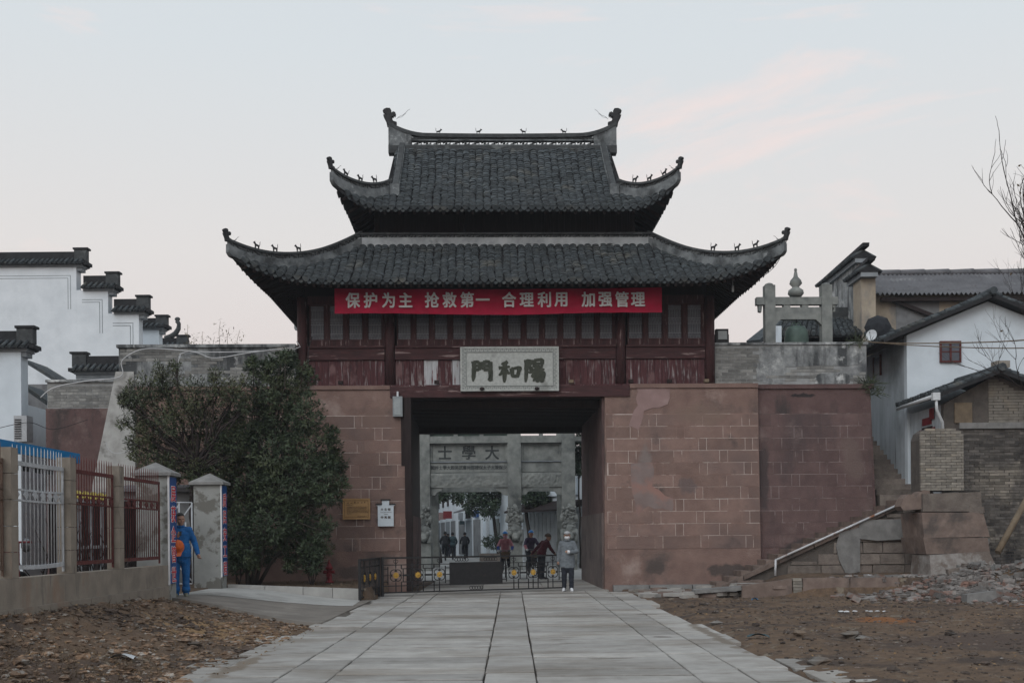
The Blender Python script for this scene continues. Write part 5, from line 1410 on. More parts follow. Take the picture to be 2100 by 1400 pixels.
b1b = thing('white_house', 'white stepped gable end just behind the tall white house', 'house', (P(315, 1000, D1b).x, D1b, 0))
xA, z = hw(285, 672, D1b); xB, _ = hw(338, 672, D1b)
m = MB(); m.box((xA, D1b, 0), (xB-.25, D1b+.5, z-.05)); m.build('wall', m_lime2, b1b); coping(b1b, xA, xB, D1b+.25, z, hgt=.5)
xA, z = hw(328, 712, D1b+2); xB, _ = hw(380, 712, D1b+2)
b1c = thing('far_gable', 'dark capped gable with an upturned horn finial behind the parapet', 'gable', ((xA+xB)/2, D1b+2, 0))
m = MB(); m.box((xA, D1b+2, 0), (xB-.2, D1b+2.5, z-.05)); m.build('wall', m_lime2, b1c); coping(b1c, xA, xB, D1b+2.25, z, hgt=.5)
m = MB(); hp = [P(x, y, D1b+2.6) for x, y in ((338, 693), (350, 690), (360, 684), (366, 674), (367, 664), (363, 658))]
m.tube(hp, [.10, .12, .13, .11, .09, .10], 8); m.ball(hp[-1]+Vector((.02, 0, .08)), (.13, .08, .1), 8, 5); m.tube([hp[-2], hp[-2]+Vector((-.15, 0, .1))], [.06, .02], 6); m.build('horn_finial', m_ridged, b1c)
# nearer white house at the edge
D2 = 34.5
b2 = thing('white_house', 'white house corner at the picture edge with an air conditioner on it', 'house', (P(0, 1000, D2).x, D2, 0))
xA, z = hw(-160, 716, D2); xB, _ = hw(60, 716, D2)
m = MB(); m.box((xA, D2, 0), (xB-.25, D2+.5, z-.05)); m.build('wall', m_lime2, b2); coping(b2, xA, xB, D2+.25, z, hgt=.62)
m = MB(); m.box((xB-.65, D2+.5, 0), (xB-.3, D2+4, z-1.6)); m.build('side_wall', m_lime, b2)
# sloping lean-to roofs between the houses
lt = thing('lean_to_roof', 'dark lean-to roofs between the white houses and the rampart', 'roof', (P(75, 800, 38).x, 38, 0))
a, b = P(48, 742, 39), P(112, 782, 39); m = MB(); m.hexa([a, b, b+Vector((0, 2, 0)), a+Vector((0, 2, 0)), a+Vector((0, 0, .12)), b+Vector((0, 0, .12)), b+Vector((0, 2, .12)), a+Vector((0, 2, .12))]); m.build('roof_slope', m_tiles, lt)
a, b = P(48, 752, 39), P(105, 785, 39); m = MB(); m.box((a.x, 39.3, 0), (b.x, 39.6, b.z)); m.build('wall', m_greyp, lt)
a, b = P(45, 795, 36.5), P(95, 830, 36.5); m = MB(); m.hexa([a, b, b+Vector((0, 1.5, 0)), a+Vector((0, 1.5, 0)), a+Vector((0, 0, .14)), b+Vector((0, 0, .14)), b+Vector((0, 1.5, .14)), a+Vector((0, 1.5, .14))]); m.build('roof_slope', m_tiles, lt)
m = MB(); m.box((a.x, 36.9, 0), (b.x, 37.2, b.z-.1)); m.build('wall', m_wood, lt)
ac = thing('air_conditioner', 'white louvred air conditioner hung by the white house corner', 'air conditioner', P(43, 905, 34.2))
p0, p1 = P(30, 905, 34.0), P(56, 852, 34.0)
m = MB(); m.box((p0.x, 33.95, p0.z), (p1.x, 34.4, p1.z)); m.build('case', m_whip, ac)
for i in range(9):
    z = p0.z + (p1.z-p0.z)*(.1+.09*i); m = MB(); m.box((p0.x+.03, 33.93, z), (p0.x+.22, 33.95, z+.03)); m.build('louvre', m_black, ac)
# low capped wall in front
D3 = 40.0
b3 = thing('capped_wall', 'low white wall with a dark tiled cap between the tall house and the parapet', 'wall', (P(200, 900, D3).x, D3, 0))
xA, z = hw(150, 762, D3); xB, _ = hw(262, 762, D3)
m = MB(); m.box((xA+.1, D3, 0), (xB, D3+.4, z-.1)); m.build('wall', m_lime, b3); coping(b3, xA, xB, D3+.2, z, head=-1, hgt=.62)
m = MB(); m.hexa([(xA+.1, D3-1.0, z-1.05), (xB+1, D3-1.0, z-1.05), (xB+1, D3+.1, z-.3), (xA+.4, D3+.1, z-.3), (xA+.1, D3-1.0, z-.95), (xB+1, D3-1.0, z-.95), (xB+1, D3+.1, z-.2), (xA+.4, D3+.1, z-.2)]); m.build('pent_roof', m_tiles, b3)
# ================================================================== steps beside the gate
def brick_mass(x0, x1, y, z0, z1, bl, bh, rr, axis='x', inside=None, depth=.05, j=.012):
    m = MB(); r = 0; z = z0
    while z < z1-.02:
        u = x0 - (bl/2 if r % 2 else 0)
        while u < x1:
            a, b = max(u, x0), min(u+bl*rr.uniform(.9, 1.1), x1)
            if b-a > .05 and (inside is None or inside((a+b)/2, z+bh/2)):
                p = rr.uniform(.002, .022)
                if axis == 'x': m.box((a+j/2, y-p, z+j/2), (b-j/2, y+depth, z+bh-j/2))
                else: m.box((y-p, a+j/2, z+j/2), (y+depth, b-j/2, z+bh-j/2))
            u += bl
        z += bh; r += 1
    return m
st = thing('stone_stairs', 'worn red stone steps climbing along the wall beside the gate', 'stairs', (8.4, 32.3, .4))
NS = 16; sx0, sx1, sz0, sz1 = 5.55, 10.95, .06, 2.42
rs = random.Random(3)
for i in range(NS):
    a = sx0+(sx1-sx0)*i/NS; b = sx0+(sx1-sx0)*(i+1)/NS+.03; z = sz0+(sz1-sz0)*(i+1)/NS
    m = MB(); m.hexa([(a, 31.86, z-.45), (b, 31.86, z-.45), (b, 33.2, z-.45), (a, 33.2, z-.45), (a+rs.uniform(0, .02), 31.86, z+rs.uniform(-.01, .01)), (b, 31.86, z), (b, 33.2, z), (a, 33.2, z+rs.uniform(-.01, .01))]); m.build('step', m_rstone, st)
for i in range(6):      # sloping kerb stones along the outer edge
    t0, t1 = i/6, (i+1)/6-.004; A = lambda t, y, dz: (5.3+(11.05-5.3)*t, y, .0+(2.60-.0)*t+dz)
    m = MB(); m.hexa([A(t0, 31.62, -.16), A(t1, 31.62, -.16), A(t1, 31.86, -.16), A(t0, 31.86, -.16), A(t0, 31.62, -.04), A(t1, 31.62, -.04), A(t1, 31.86, -.04), A(t0, 31.86, -.04)]); m.build('string_stone', m_rstone, st)
m = MB(); m.box((10.9, 31.6, 1.6), (11.9, 33.4, 2.43)); m.build('landing', m_rstone, st)
# second flight up the alley behind
for i in range(16):
    y = 33.35+i*.33; z = 2.43+.165*(i+1)
    m = MB(); m.box((10.5, y, z-.5), (11.9, y+.36, z)); m.build('step', m_mason, st)
# masonry under the steps
ms_ = thing('stair_masonry', 'rough stone masonry with cement patches under the steps', 'masonry', (8.8, 31.8, .4))
m = MB(); m.prism([(6.0, .1), (11.9, .1), (11.9, 2.5), (10.95, 2.45), (6.0, .12)], .2, (0, 31.74, 0)); m.build('backing', m_obrickm, ms_)
z = .36; rowi = 0
while z < 2.2:
    h = rs.uniform(.22, .36); x = 6.4 + rs.uniform(0, .3)
    while x < 11.85:
        L = rs.uniform(.4, .95); top = .05+(x-5.75)*(2.57/5.3)-.14
        zz = min(z+h, top)
        if zz - z > .1:
            c = [(x+.012, z+.01), (x+L-.012, z+.01), (x+L-.012+rs.uniform(-.03, .02), min(zz, top)-.01+rs.uniform(-.02, 0)), (x+.012+rs.uniform(-.02, .03), zz-.012-max(0, .0))]
            p = rs.uniform(.03, .07); m = MB(); m.prism(c, .08, (0, 31.74-p, 0)); m.build('stone', m_mason, ms_)
        x += L
    z += h; rowi += 1
def wpatch(pxs, D, material, parent, thick=.05, name='cement_patch'):
    q = [P(x, y, D) for x, y in pxs]; m = MB()
    m.prism([(v.x, v.z) for v in q][::-1], thick, (0, D, 0)); return m.build(name, material, parent)
wpatch([(1762, 1066), (1890, 1063), (1892, 1103), (1800, 1108), (1763, 1104)], 31.60, m_cpatch, ms_)
wpatch([(1722, 1092), (1764, 1080), (1764, 1172), (1735, 1176), (1722, 1150), (1715, 1120)], 31.61, m_cpatch, ms_)
# handrail pipe
hrp = thing('handrail_pipe', 'pale rusty pipe handrail lying along the edge of the steps', 'handrail', P(1590, 1180, 31.55))
a, b = P(1590, 1148, 31.55), P(1845, 1033, 31.55)
m = MB(); m.tube([a, b], .028, 8); m.build('pipe', m_pipe, hrp)
m = MB(); m.tube([a+Vector((.01, 0, .02)), P(1590, 1180, 31.55)], .03, 8); m.build('post', m_pipe, hrp)
# retaining slabs in front
rw = thing('retaining_slabs', 'low retaining wall of upright red stone slabs before the steps', 'retaining wall', (7.2, 28.1, 0))
for pts in ([(1522, 1226), (1522, 1201), (1624, 1186), (1624, 1226)], [(1647, 1228), (1647, 1185), (1742, 1184), (1742, 1228)], [(1744, 1228), (1744, 1184), (1842, 1183), (1846, 1228)]):
    q = [P(x, y, 28.0) for x, y in pts]; m = MB(); m.prism([(v.x, v.z-.05 if i in (0, 3) else v.z) for i, v in enumerate(q)][::-1], .16, (0, 28.0, 0)); m.build('slab', m_rstone, rw)
q = [P(x, y, 28.03) for x, y in ((1626, 1228), (1626, 1190), (1645, 1190), (1645, 1228))]
for k in range(6):
    z = q[0].z+.06+k*.075; m = MB(); m.box((q[0].x+rs.uniform(0, .02), 28.0, z), (q[2].x-rs.uniform(0, .02), 28.15, z+.065)); m.build('brick', m_obrick, rw)
m = MB(); a, b = P(1500, 1200, 28.2), P(1850, 1180, 28.2)
m.hexa([(a.x-.9, 28.05, .10), (b.x, 28.17, b.z-.06), (b.x, 28.6, b.z-.06), (a.x-.9, 28.6, .10), (a.x-.9, 28.05, .19), (b.x, 28.17, b.z+.02), (b.x, 28.6, b.z+.02), (a.x-.9, 28.6, .19)]); m.build('coping_stone', m_cpatch, rw)
# plinth with a scroll stone, brick buttress on it
pl = thing('stair_plinth', 'red stone plinth with a curled scroll end at the head of the steps', 'plinth', (11.1, 29.9, .8))
for pts, D, th in (([(1893, 1012), (2012, 1008), (2014, 1048), (1893, 1048)], 29.6, 1.5), ([(1890, 1050), (2016, 1050), (2030, 1100), (1895, 1102)], 29.5, 1.6), ([(1893, 1102), (2026, 1102), (2030, 1132), (1900, 1136)], 29.4, 1.7)):
    q = [P(x, y, D) for x, y in pts]; m = MB(); m.prism([(v.x, v.z) for v in q][::-1], th, (0, D, 0)); m.build('stone_course', m_mason if D > 29.55 else m_rstone, pl)
q = [P(x, y, 29.75) for x, y in ((1846, 1038), (1852, 1022), (1862, 1013), (1874, 1014), (1879, 1020), (1884, 1010), (1894, 1004), (1906, 1006), (1906, 1042), (1852, 1046))]
m = MB(); m.prism([(v.x, v.z) for v in q][::-1], .5, (0, 29.72, 0)); m.build('scroll_stone', m_rstone, pl)
q = [P(x, y, 29.2) for x, y in ((1908, 1138), (2030, 1130), (2046, 1258), (1890, 1262))]
m = MB(); m.hexa([(q[3].x, 28.3, q[3].z-.3), (q[2].x+.3, 28.2, q[2].z-.3), (q[2].x+.2, 30.5, q[2].z-.3), (q[3].x, 30.5, q[3].z-.3), (q[0].x, 29.25, q[0].z), (q[1].x, 29.25, q[1].z), (q[1].x, 30.5, q[1].z), (q[0].x, 30.5, q[0].z)]); m.build('plaster_foot', mat('ragged_plaster', (.30, .29, .275), (.17, .145, .13), 3, .95, .3, 12, c3=(.13, .105, .09), s3=1.6, t3=(.48, .58)), pl)
for k in range(46):      # crumbling edge stones
    D = rs.uniform(29.6, 30.6); z = rs.uniform(.7, 2.5); x = (11.72 + rs.uniform(-.12, .06) + (2.5-z)*.17) if k % 3 else rs.uniform(10.4, 12.6)
    if k % 3 == 0: D = rs.uniform(27.2, 28.6); z = height(x, D)+.06
    s_ = rs.uniform(.10, .24); m = MB(); m.cbox((x, D, z), (s_*1.7, s_*1.2, s_*.8), Matrix.Rotation(rs.uniform(-.5, .5), 4, 'Z') @ Matrix.Rotation(rs.uniform(-.25, .25), 4, 'Y')); m.build('loose_stone', m_mason if k % 2 else m_cpatch, pl)
bu = thing('brick_buttress', 'short buttress of old grey-brown brick with rounded shoulders', 'buttress', (10.9, 29.9, 2.6))
p0, p1 = P(1888, 1006, 29.75), P(1976, 876, 29.75)
m = MB(); m.prism([(p0.x+.02, p0.z), (p1.x-.02, p0.z), (p1.x-.02, p1.z-.30), (p1.x-.08, p1.z-.12), (p1.x-.2, p1.z-.03), (p0.x+.2, p1.z-.03), (p0.x+.08, p1.z-.12), (p0.x+.02, p1.z-.30)], .75, (0, 29.77, 0)); m.build('core', m_obrickm, bu)
def shoulder(x):
    t = (x-p0.x)/(p1.x-p0.x); e = min(t, 1-t); return p1.z + .02 - max(0, .2-e)*1.5
brickwall(bu, I4, p0.x, p1.x, p0.z, p1.z+.02, 29.76, .26, .072, m_obrick, .01, 14, .02, None, shoulder, .06)
# ================================================================== brick shack
sk = thing('brick_shack', 'old sooty brick shack with sagging tiled roof behind the buttress', 'shack', (13, 33, 1))
SY = 31.35; SX = 11.6
rd = P(2040, 770, SY); zE = 4.95
m = MB(); m.prism([(SX, .2), (16.5, .2), (16.5, 4.6), (rd.x, rd.z), (SX, zE)], .2, (0, SY+.03, 0)); m.build('wall_core', m_obrickm, sk)
rbk = random.Random(7)
def insk(x, z): return z < (zE + (rd.z-zE)*(x-SX)/(rd.x-SX) if x < rd.x else rd.z-(x-rd.x)*.42) - .1
o = brick_mass(SX, 15.2, SY+.03, .6, 4.28, .27, .078, rbk, inside=insk).build('brickwork', m_dbrick, sk); o['kind'] = 'stuff'
o = brick_mass(SX+1.2, 15.2, SY+.03, 4.44, 6.0, .27, .078, rbk, inside=insk).build('brickwork', m_obrick, sk); o['kind'] = 'stuff'
m = MB(); m.box((SX+.4, SY-.05, 4.28), (15.2, SY+.03, 4.44)); m.build('plaster_ledge', m_cpatch, sk)
m = MB(); m.box((SX+.28, SY-.02, 4.44), (SX+.75, SY+.03, 4.98)); m.build('shutter', m_wood2, sk)
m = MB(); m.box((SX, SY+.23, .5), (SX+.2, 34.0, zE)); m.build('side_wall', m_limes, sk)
# tiled roof in two slopes with uneven courses
def tile_slope(name, a, b, c, d, parent, n, rr, thick=.10, rad=.085):
    """slope a-b (ridge) to d-c (eave); rolls run from ridge to eave"""
    a, b, c, d = map(Vector, (a, b, c, d)); up = (b-a).cross(d-a).normalized()
    if up.z < 0: up = -up
    m = MB(); m.hexa([d-up*thick, c-up*thick, b-up*thick, a-up*thick, d, c, b, a]); bed = m.build(name, m_tiled, parent)
    m = MB()
    for i in range(n):
        t = (i+.5)/n; p, q = a.lerp(b, t), d.lerp(c, t); k = 9
        L = (q-p).length; jj = rr.uniform(-.01, .01)
        ks = max(3, int(L/.22))
        for s in range(ks):
            u0, u1 = s/ks, (s+1.25)/ks
            A_, B_ = p.lerp(q, u0), p.lerp(q, min(u1, 1.02)); o_ = up*(.015+rr.uniform(0, .02)) + (b-a).normalized()*(jj+rr.uniform(-.012, .012))
            m.tube([A_+o_-up*.01, B_+o_+up*.02], [rad*.92, rad], 6)
    o = m.build('tile_courses', m_tiles, parent); o['kind'] = 'stuff'
    return bed
rr = random.Random(12)
rz = rd.z+.12
tile_slope('roof_slope', (rd.x, 30.95, rz), (rd.x, 34.0, rz), (11.22, 34.0, zE+.22), (11.22, 30.95, zE+.20), sk, 15, rr)
tile_slope('roof_slope', (rd.x, 30.95, rz), (rd.x, 34.0, rz), (16.6, 34.0, 4.5), (16.6, 30.95, 4.45), sk, 15, rr)
m = MB(); m.tube([(rd.x+.03, 30.9, rz+.06), (rd.x, 32.4, rz+.04), (rd.x, 34, rz+.07)], .11, 8); m.build('ridge_tiles', m_tiles, sk)
m = MB(); m.box((rd.x+.0, 31.2, rz+.08), (rd.x+.35, 31.6, rz+.26)); m.build('chimney_stub', m_obrick, sk)
m = MB(); m.tube([(11.2, 30.9, 5.12), (11.2, 33.9, 5.10)], .055, 8); m.build('gutter', m_pvc, sk)
m = MB(); m.box((11.13, 30.84, 5.0), (11.32, 30.98, 5.2)); m.tube([(11.23, 30.9, 5.05), (11.25, 30.92, 4.75), (11.5, 31.2, 4.45), (11.52, 31.2, 4.1)], .04, 8); m.build('downpipe', m_pvc, sk)
m = MB(); m.box((SX-.02, 32.2, 2.4), (SX+.02, 33.0, 4.45)); m.build('door', m_wood, sk)
for y in (32.08, 33.1):
    m = MB(); m.box((SX-.03, y-.09, 2.9), (SX-.005, y+.09, 4.4)); m.build('door_couplet', m_hyd, sk)
m = MB(); m.box((SX-.03, 32.25, 4.5), (SX-.005, 32.95, 4.7)); m.build('door_banner', m_hyd, sk)
m = MB(); m.box((SX-.06, 32.0, 4.62), (SX-.03, 32.3, 4.92)); m.build('paper_charm', m_hyd, sk)
# ================================================================== white house on the right
wh_ = thing('white_house', 'whitewashed gable house with a red window beside the bare tree', 'house', (14, 36, 1))
HX, HY = 11.55, 34.1; rg_ = P(2026, 618, HY); ez = 7.05
sl = .405
m = MB(); m.prism([(HX, .5), (18.5, .5), (18.5, rg_.z-(18.5-rg_.x)*sl), (rg_.x, rg_.z), (HX, rg_.z-(rg_.x-HX)*sl)], .25, (0, HY, 0)); m.build('gable_wall', m_lime2, wh_)
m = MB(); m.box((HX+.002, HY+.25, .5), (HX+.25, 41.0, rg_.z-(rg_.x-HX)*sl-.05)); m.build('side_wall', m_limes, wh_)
rz2 = rg_.z+.16; xl = 10.75; zl = rg_.z-(rg_.x-xl)*sl+.16; xr = 18.8
tile_slope('roof_slope', (rg_.x, 33.75, rz2), (rg_.x, 41, rz2), (xl, 41, zl), (xl, 33.75, zl), wh_, 34, rr)
tile_slope('roof_slope', (rg_.x, 33.75, rz2), (rg_.x, 41, rz2), (xr, 41, rz2-(xr-rg_.x)*sl), (xr, 33.75, rz2-(xr-rg_.x)*sl), wh_, 34, rr)
m = MB(); m.tube([(rg_.x, 33.65, rz2+.08), (rg_.x, 41, rz2+.06)], .11, 8); m.build('ridge_tiles', m_tiles, wh_)
def window(parent, px0, py0, px1, py1, D, nx=2, nz=2):
    a, b = P(px0, py1, D), P(px1, py0, D); t = .05
    w_ = MB(); w_.box((a.x, D-.05, a.z), (b.x, D+.02, b.z)); o = w_.build('window', m_paper, parent)
    for x0, x1, z0, z1 in ((a.x-t, a.x, a.z-t, b.z+t), (b.x, b.x+t, a.z-t, b.z+t), (a.x, b.x, a.z-t, a.z), (a.x, b.x, b.z, b.z+t)):
        f = MB(); f.box((x0, D-.075, z0), (x1, D+.02, z1)); f.build('frame', m_redp, o)
    for i in range(1, nx):
        x = a.x+(b.x-a.x)*i/nx; f = MB(); f.box((x-.03, D-.07, a.z), (x+.03, D-.05, b.z)); f.build('mullion', m_redp, o)
    for i in range(1, nz):
        z = a.z+(b.z-a.z)*i/nz; f = MB(); f.box((a.x, D-.066, z-.015), (b.x, D-.05, z+.015)); f.build('glazing_bar', m_redp, o)
    return o
window(wh_, 1930, 703, 1966, 740, HY)
m = MB(); a, b = P(1789, 768, 36.8), P(1789, 734, 36.8); m.box((HX-.03, 36.5, a.z), (HX+.02, 37.1, b.z)); wo_ = m.build('window', m_paper, wh_)
m = MB(); m.box((HX-.05, 36.42, a.z-.06), (HX, 36.5, b.z+.06)); m.box((HX-.05, 37.1, a.z-.06), (HX, 37.18, b.z+.06)); m.build('frame', m_redp, wo_)
# ================================================================== buildings behind
cb = thing('sheet_roofed_house', 'tan plastered house with a long grey corrugated roof', 'house', (19, 46, 0))
CY = 44.0; xw = P(1762, 640, CY).x; e = P(1795, 606, CY)
m = MB(); m.box((xw, CY, 0), (30, CY+.3, e.z+.12)); m.build('wall', m_tan, cb)
m = MB(); a = P(1838, 690, CY-.01); b = P(1926, 606, CY-.01); m.box((a.x, CY-.02, 0), (b.x, CY, b.z-.1)); m.build('plaster_bay', m_greyp, cb)
m = MB(); m.bar(P(1832, 616, CY-.15), P(1925, 652, CY-.15), .12, .14); m.build('drain', m_wood, cb)
m = MB(); n = 95; x0, x1 = e.x-.1, 30.0; rz3 = 1.55+(1096-570)*47.5/2400
vs = []
for i in range(n*4+1):
    x = x0+(x1-x0)*i/(n*4); dz = .055*math.sin(i*math.pi/2) + .03*fbm(x*.4, 0)
    vs += [(x, CY-.5, e.z+dz-.05), (x, CY+1.5, (e.z+rz3)/2-.1+dz+.05*fbm(x*.8, 3)), (x, 47.5, rz3+dz)]
m.add(vs, [f for i in range(n*4) for f in ((3*i, 3*i+3, 3*i+4, 3*i+1), (3*i+1, 3*i+4, 3*i+5, 3*i+2))]); m.build('corrugated_roof', m_corr, cb)
for i in range(16):
    x = x0+.2+i*1.0; m = MB(); m.tube([(x, 47.5, rz3+.05+rr.uniform(0, .03)), (x+.98, 47.5, rz3+.05+rr.uniform(0, .03))], [.12, .15], 8); m.build('ridge_sheet', m_corr, cb)
m = MB(); m.box((e.x+.1, CY-.35, e.z-.28), (30, CY-.2, e.z-.14)); m.build('eave_beam', m_wood, cb)
# stepped wall ends running back from the street
hh = thing('stepped_gable_wall', 'peeling stepped gable wall with two tiled caps behind the stone bell frame', 'wall', (12.4, 43, 0))
FRY = lambda y0, y1, x, z: None
def depth_cap(t, x, y0, y1, z, half=.42, hgt=.5):
    m = MB(); m.prism([(-half, 0), (half, 0), (0, hgt*.5)], y1-y0, (x, y0, z), Vector((1, 0, 0)), Vector((0, 0, 1)), Vector((0, 1, 0))); m.build('cap_bed', m_tiled, t)
    m = MB(); n = int((y1-y0)/.2)
    for i in range(n):
        y = y0+(y1-y0)*(i+.5)/n
        for s in (-1, 1): m.tube([(x+s*(half+.04), y, z+.02), (x, y, z+hgt*.5+.02)], .07, 5)
    o = m.build('cap_tiles', m_tiles, t); o['kind'] = 'stuff'
    m = MB(); m.hexa([(x-.12, y0-.25, z+hgt*.7), (x+.12, y0-.25, z+hgt*.7), (x+.12, y1, z+hgt*.45), (x-.12, y1, z+hgt*.45), (x-.12, y0-.3, z+hgt*.95), (x+.12, y0-.3, z+hgt*.95), (x+.12, y1, z+hgt*.75), (x-.12, y1, z+hgt*.75)]); m.build('cap_ridge', m_tiled, t)
    m = MB(); m.box((x-.3, y0+.02, z-.16), (x+.3, y1, z)); m.build('moulding', m_trim, t)
z1 = 1.55+(1096-535)*42/2400; z2 = 1.55+(1096-565)*41/2400
xm = P(1768, 540, 42.2).x
m = MB(); m.box((xm-.2, 42.2, 0), (xm+.25, 47.0, z1-.1)); m.build('wall', m_wplas, hh); depth_cap(hh, xm, 42.0, 47.0, z1)
xm2 = P(1778, 570, 41.2).x
m = MB(); m.box((xm2-.2, 41.2, 0), (xm2+.3, 42.19, z2-.1)); m.build('wall', m_tan, hh); depth_cap(hh, xm2, 40.9, 42.6, z2)
# tiled house behind the bell
th_ = thing('tiled_house', 'dark tiled roof house low behind the bell frame', 'house', (11, 42.5, 0))
a = P(1605, 655, 43.5); bx_ = P(1800, 655, 43.5).x; ee = P(1650, 686, 41.2).z
m = MB(); m.box((a.x-.6, 41.8, 0), (bx_, 45, ee)); m.build('wall', m_wood, th_)
tile_slope('roof_slope', (a.x, 43.5, a.z), (bx_, 43.5, a.z), (bx_, 41.2, ee), (a.x-1.0, 41.2, ee), th_, 22, rr)
q0, q1 = P(1700, 640, 43.4), P(1768, 630, 43.4)
m = MB(); m.box((q0.x, 43.35, a.z-.05), (q1.x, 43.6, q1.z)); m.build('ridge', m_ridged, th_)
m = MB(); m.bar(P(1545, 702, 41), P(1603, 655, 43.3), .5, .16); m.build('verge', m_tiles, th_)
m = MB(); m.box((P(1588, 700, 40.9).x, 40.9, 0), (P(1603, 700, 40.9).x, 41.2, P(1590, 668, 40.9).z)); m.build('white_pier', m_lime2, th_)
# ================================================================== bell in its stone frame on the wall
bf = thing('stone_bell_frame', 'grey stone post-and-lintel frame with a gourd finial on the gate wall', 'bell frame', GATE @ Vector((8.2, 2.2, ZT)), TH)
BY = 2.0
def bx_z(px, py): v = gp(px, py, BY); return v.x, v.z
xa, zt_ = bx_z(1577, 584); xb, _ = bx_z(1693, 584)
for x in (xa, xb):
    m = MB(); m.box((x-.155, BY-.15, ZT), (x+.155, BY+.15, zt_-.03)); m.lathe([(.14, -.03), (.12, .02), (.05, .05)], 10, (x, BY, zt_)); m.build('post', m_archst, bf, GATE)
x0, z0 = bx_z(1550, 626); x1, z1_ = bx_z(1716, 610)
for u, v in ((x0, xa-.157), (xa+.157, xb-.157), (xb+.157, x1)):
    m = MB(); m.box((u, BY-.12, z0), (v, BY+.12, z1_)); m.build('top_beam', m_archst, bf, GATE)
_, za = bx_z(1600, 656); _, zb_ = bx_z(1600, 631)
m = MB(); m.prism([(xa+.157, za-.17), (xa+.33, za), (xb-.33, za), (xb-.157, za-.17), (xb-.157, zb_), (xa+.157, zb_)], .2, (0, BY-.1, 0)); m.build('lower_beam', m_archst, bf, GATE)
for f in (.3, .62):
    x = xa+(xb-xa)*f; m = MB(); m.box((x-.1, BY-.1, zb_), (x+.1, BY+.1, z0)); m.build('strut', m_archst, bf, GATE)
for s, x in ((-1, x0+.12), (1, x1-.12)):
    m = MB(); m.prism([(x-.06, z0), (x+.06, z0), (x+.03*-s, z0-.22), (x-.05*s*-1, z0-.2)], .16, (0, BY-.08, 0)); m.build('bracket', m_archst, bf, GATE)
xf, zf = bx_z(1632, 609)
m = MB(); m.lathe([(.16, 0), (.24, .10), (.22, .2), (.11, .28), (.10, .3), (.19, .40), (.16, .50), (.07, .6), (.045, .74), (.03, .78), (.05, .80), (.03, .86)], 16, (xf, BY, zf)); m.build('gourd_finial', m_archst, bf, GATE)
be = thing('bronze_bell', 'green bronze bell hanging in the stone frame on the wall', 'bell', GATE @ Vector((8.2, BY, 6.6)), TH)
xc_, ztop_ = bx_z(1633, 668)
m = MB(); m.lathe([(.40, -.95), (.40, -.90), (.365, -.75), (.355, -.35), (.33, -.15), (.26, -.04), (.12, .0), (.05, .01)], 24, (xc_, BY, ztop_)); m.build('bell_body', m_bronze, be, GATE)
for dx in (-.07, .07):
    m = MB(); m.tube([(xc_+dx+.06*math.cos(a), BY, ztop_+.1*math.sin(a)) for a in [i*math.pi/8 for i in range(9)]], .022, 6); m.build('crown_loop', m_bronze, be, GATE)
m = MB(); m.tube([(xc_, BY, ztop_+.08), (xc_, BY, za+.02)], .02, 6); m.build('hanger', m_wired, be, GATE)
# black umbrella and dish
um = thing('black_umbrella', 'large tilted black umbrella above the white house roof edge', 'umbrella', P(1800, 700, 37.5))
c = P(1800, 670, 37.5); nrm = Vector((-.25, -.85, .45)).normalized(); ux = nrm.cross(Vector((0, 0, 1))).normalized(); uy = ux.cross(nrm)
m = MB(); n = 8; rim = [c+ux*(.42*math.cos(2*math.pi*i/n))+uy*(.46*math.sin(2*math.pi*i/n)) for i in range(n)]; mid = [c+nrm*.12+ux*(.26*math.cos(2*math.pi*i/n))+uy*(.28*math.sin(2*math.pi*i/n)) for i in range(n)]
m.add(rim+mid+[c+nrm*.2], [(i, (i+1) % n, (i+1) % n+n, i+n) for i in range(n)]+[(i+n, (i+1) % n+n, 2*n) for i in range(n)]); m.build('canopy', m_dcoat, um)
for i in range(n): m = MB(); m.tube([rim[i], c+nrm*.19], .006, 4); m.build('rib', m_wired, um)
m = MB(); m.tube([c+nrm*.22, c-nrm*.9], .015, 6); m.build('shaft', m_wired, um)
dh_ = thing('satellite_dish', 'small pale satellite dish below the black umbrella', 'satellite dish', P(1787, 700, 36.6))
c = P(1787, 687, 36.6); nrm = Vector((-.5, -.8, .3)).normalized(); ux = nrm.cross(Vector((0, 0, 1))).normalized(); uy = ux.cross(nrm)
m = MB(); m.sm = True; n = 16
R1 = [c+ux*(.17*math.cos(2*math.pi*i/n))+uy*(.19*math.sin(2*math.pi*i/n)) for i in range(n)]; R2 = [c-nrm*.035+ux*(.1*math.cos(2*math.pi*i/n))+uy*(.11*math.sin(2*math.pi*i/n)) for i in range(n)]
m.add(R1+R2+[c-nrm*.05], [(i, (i+1) % n, (i+1) % n+n, i+n) for i in range(n)]+[(i+n, (i+1) % n+n, 2*n) for i in range(n)]); m.build('reflector', m_pvc, dh_)
m = MB(); m.tube([c-uy*.17, c+nrm*.2], .01, 5); m.ball(c+nrm*.2, .025, 6, 4); m.tube([c-nrm*.05, c-nrm*.1-Vector((0, 0, .35))], .015, 5); m.build('feed_arm', m_steel, dh_)
cable('tan_cable', [P(1782, 701, 33), P(2110, 696, 27.5)], .017, m_wood2, 'upper tan cable strung across the white gable', n=20, sag=.06)
cable('tan_cable', [P(1800, 702, 33), P(2110, 713, 27.5)], .015, m_wood2, 'lower tan cable strung across the white gable', n=20, sag=.05)
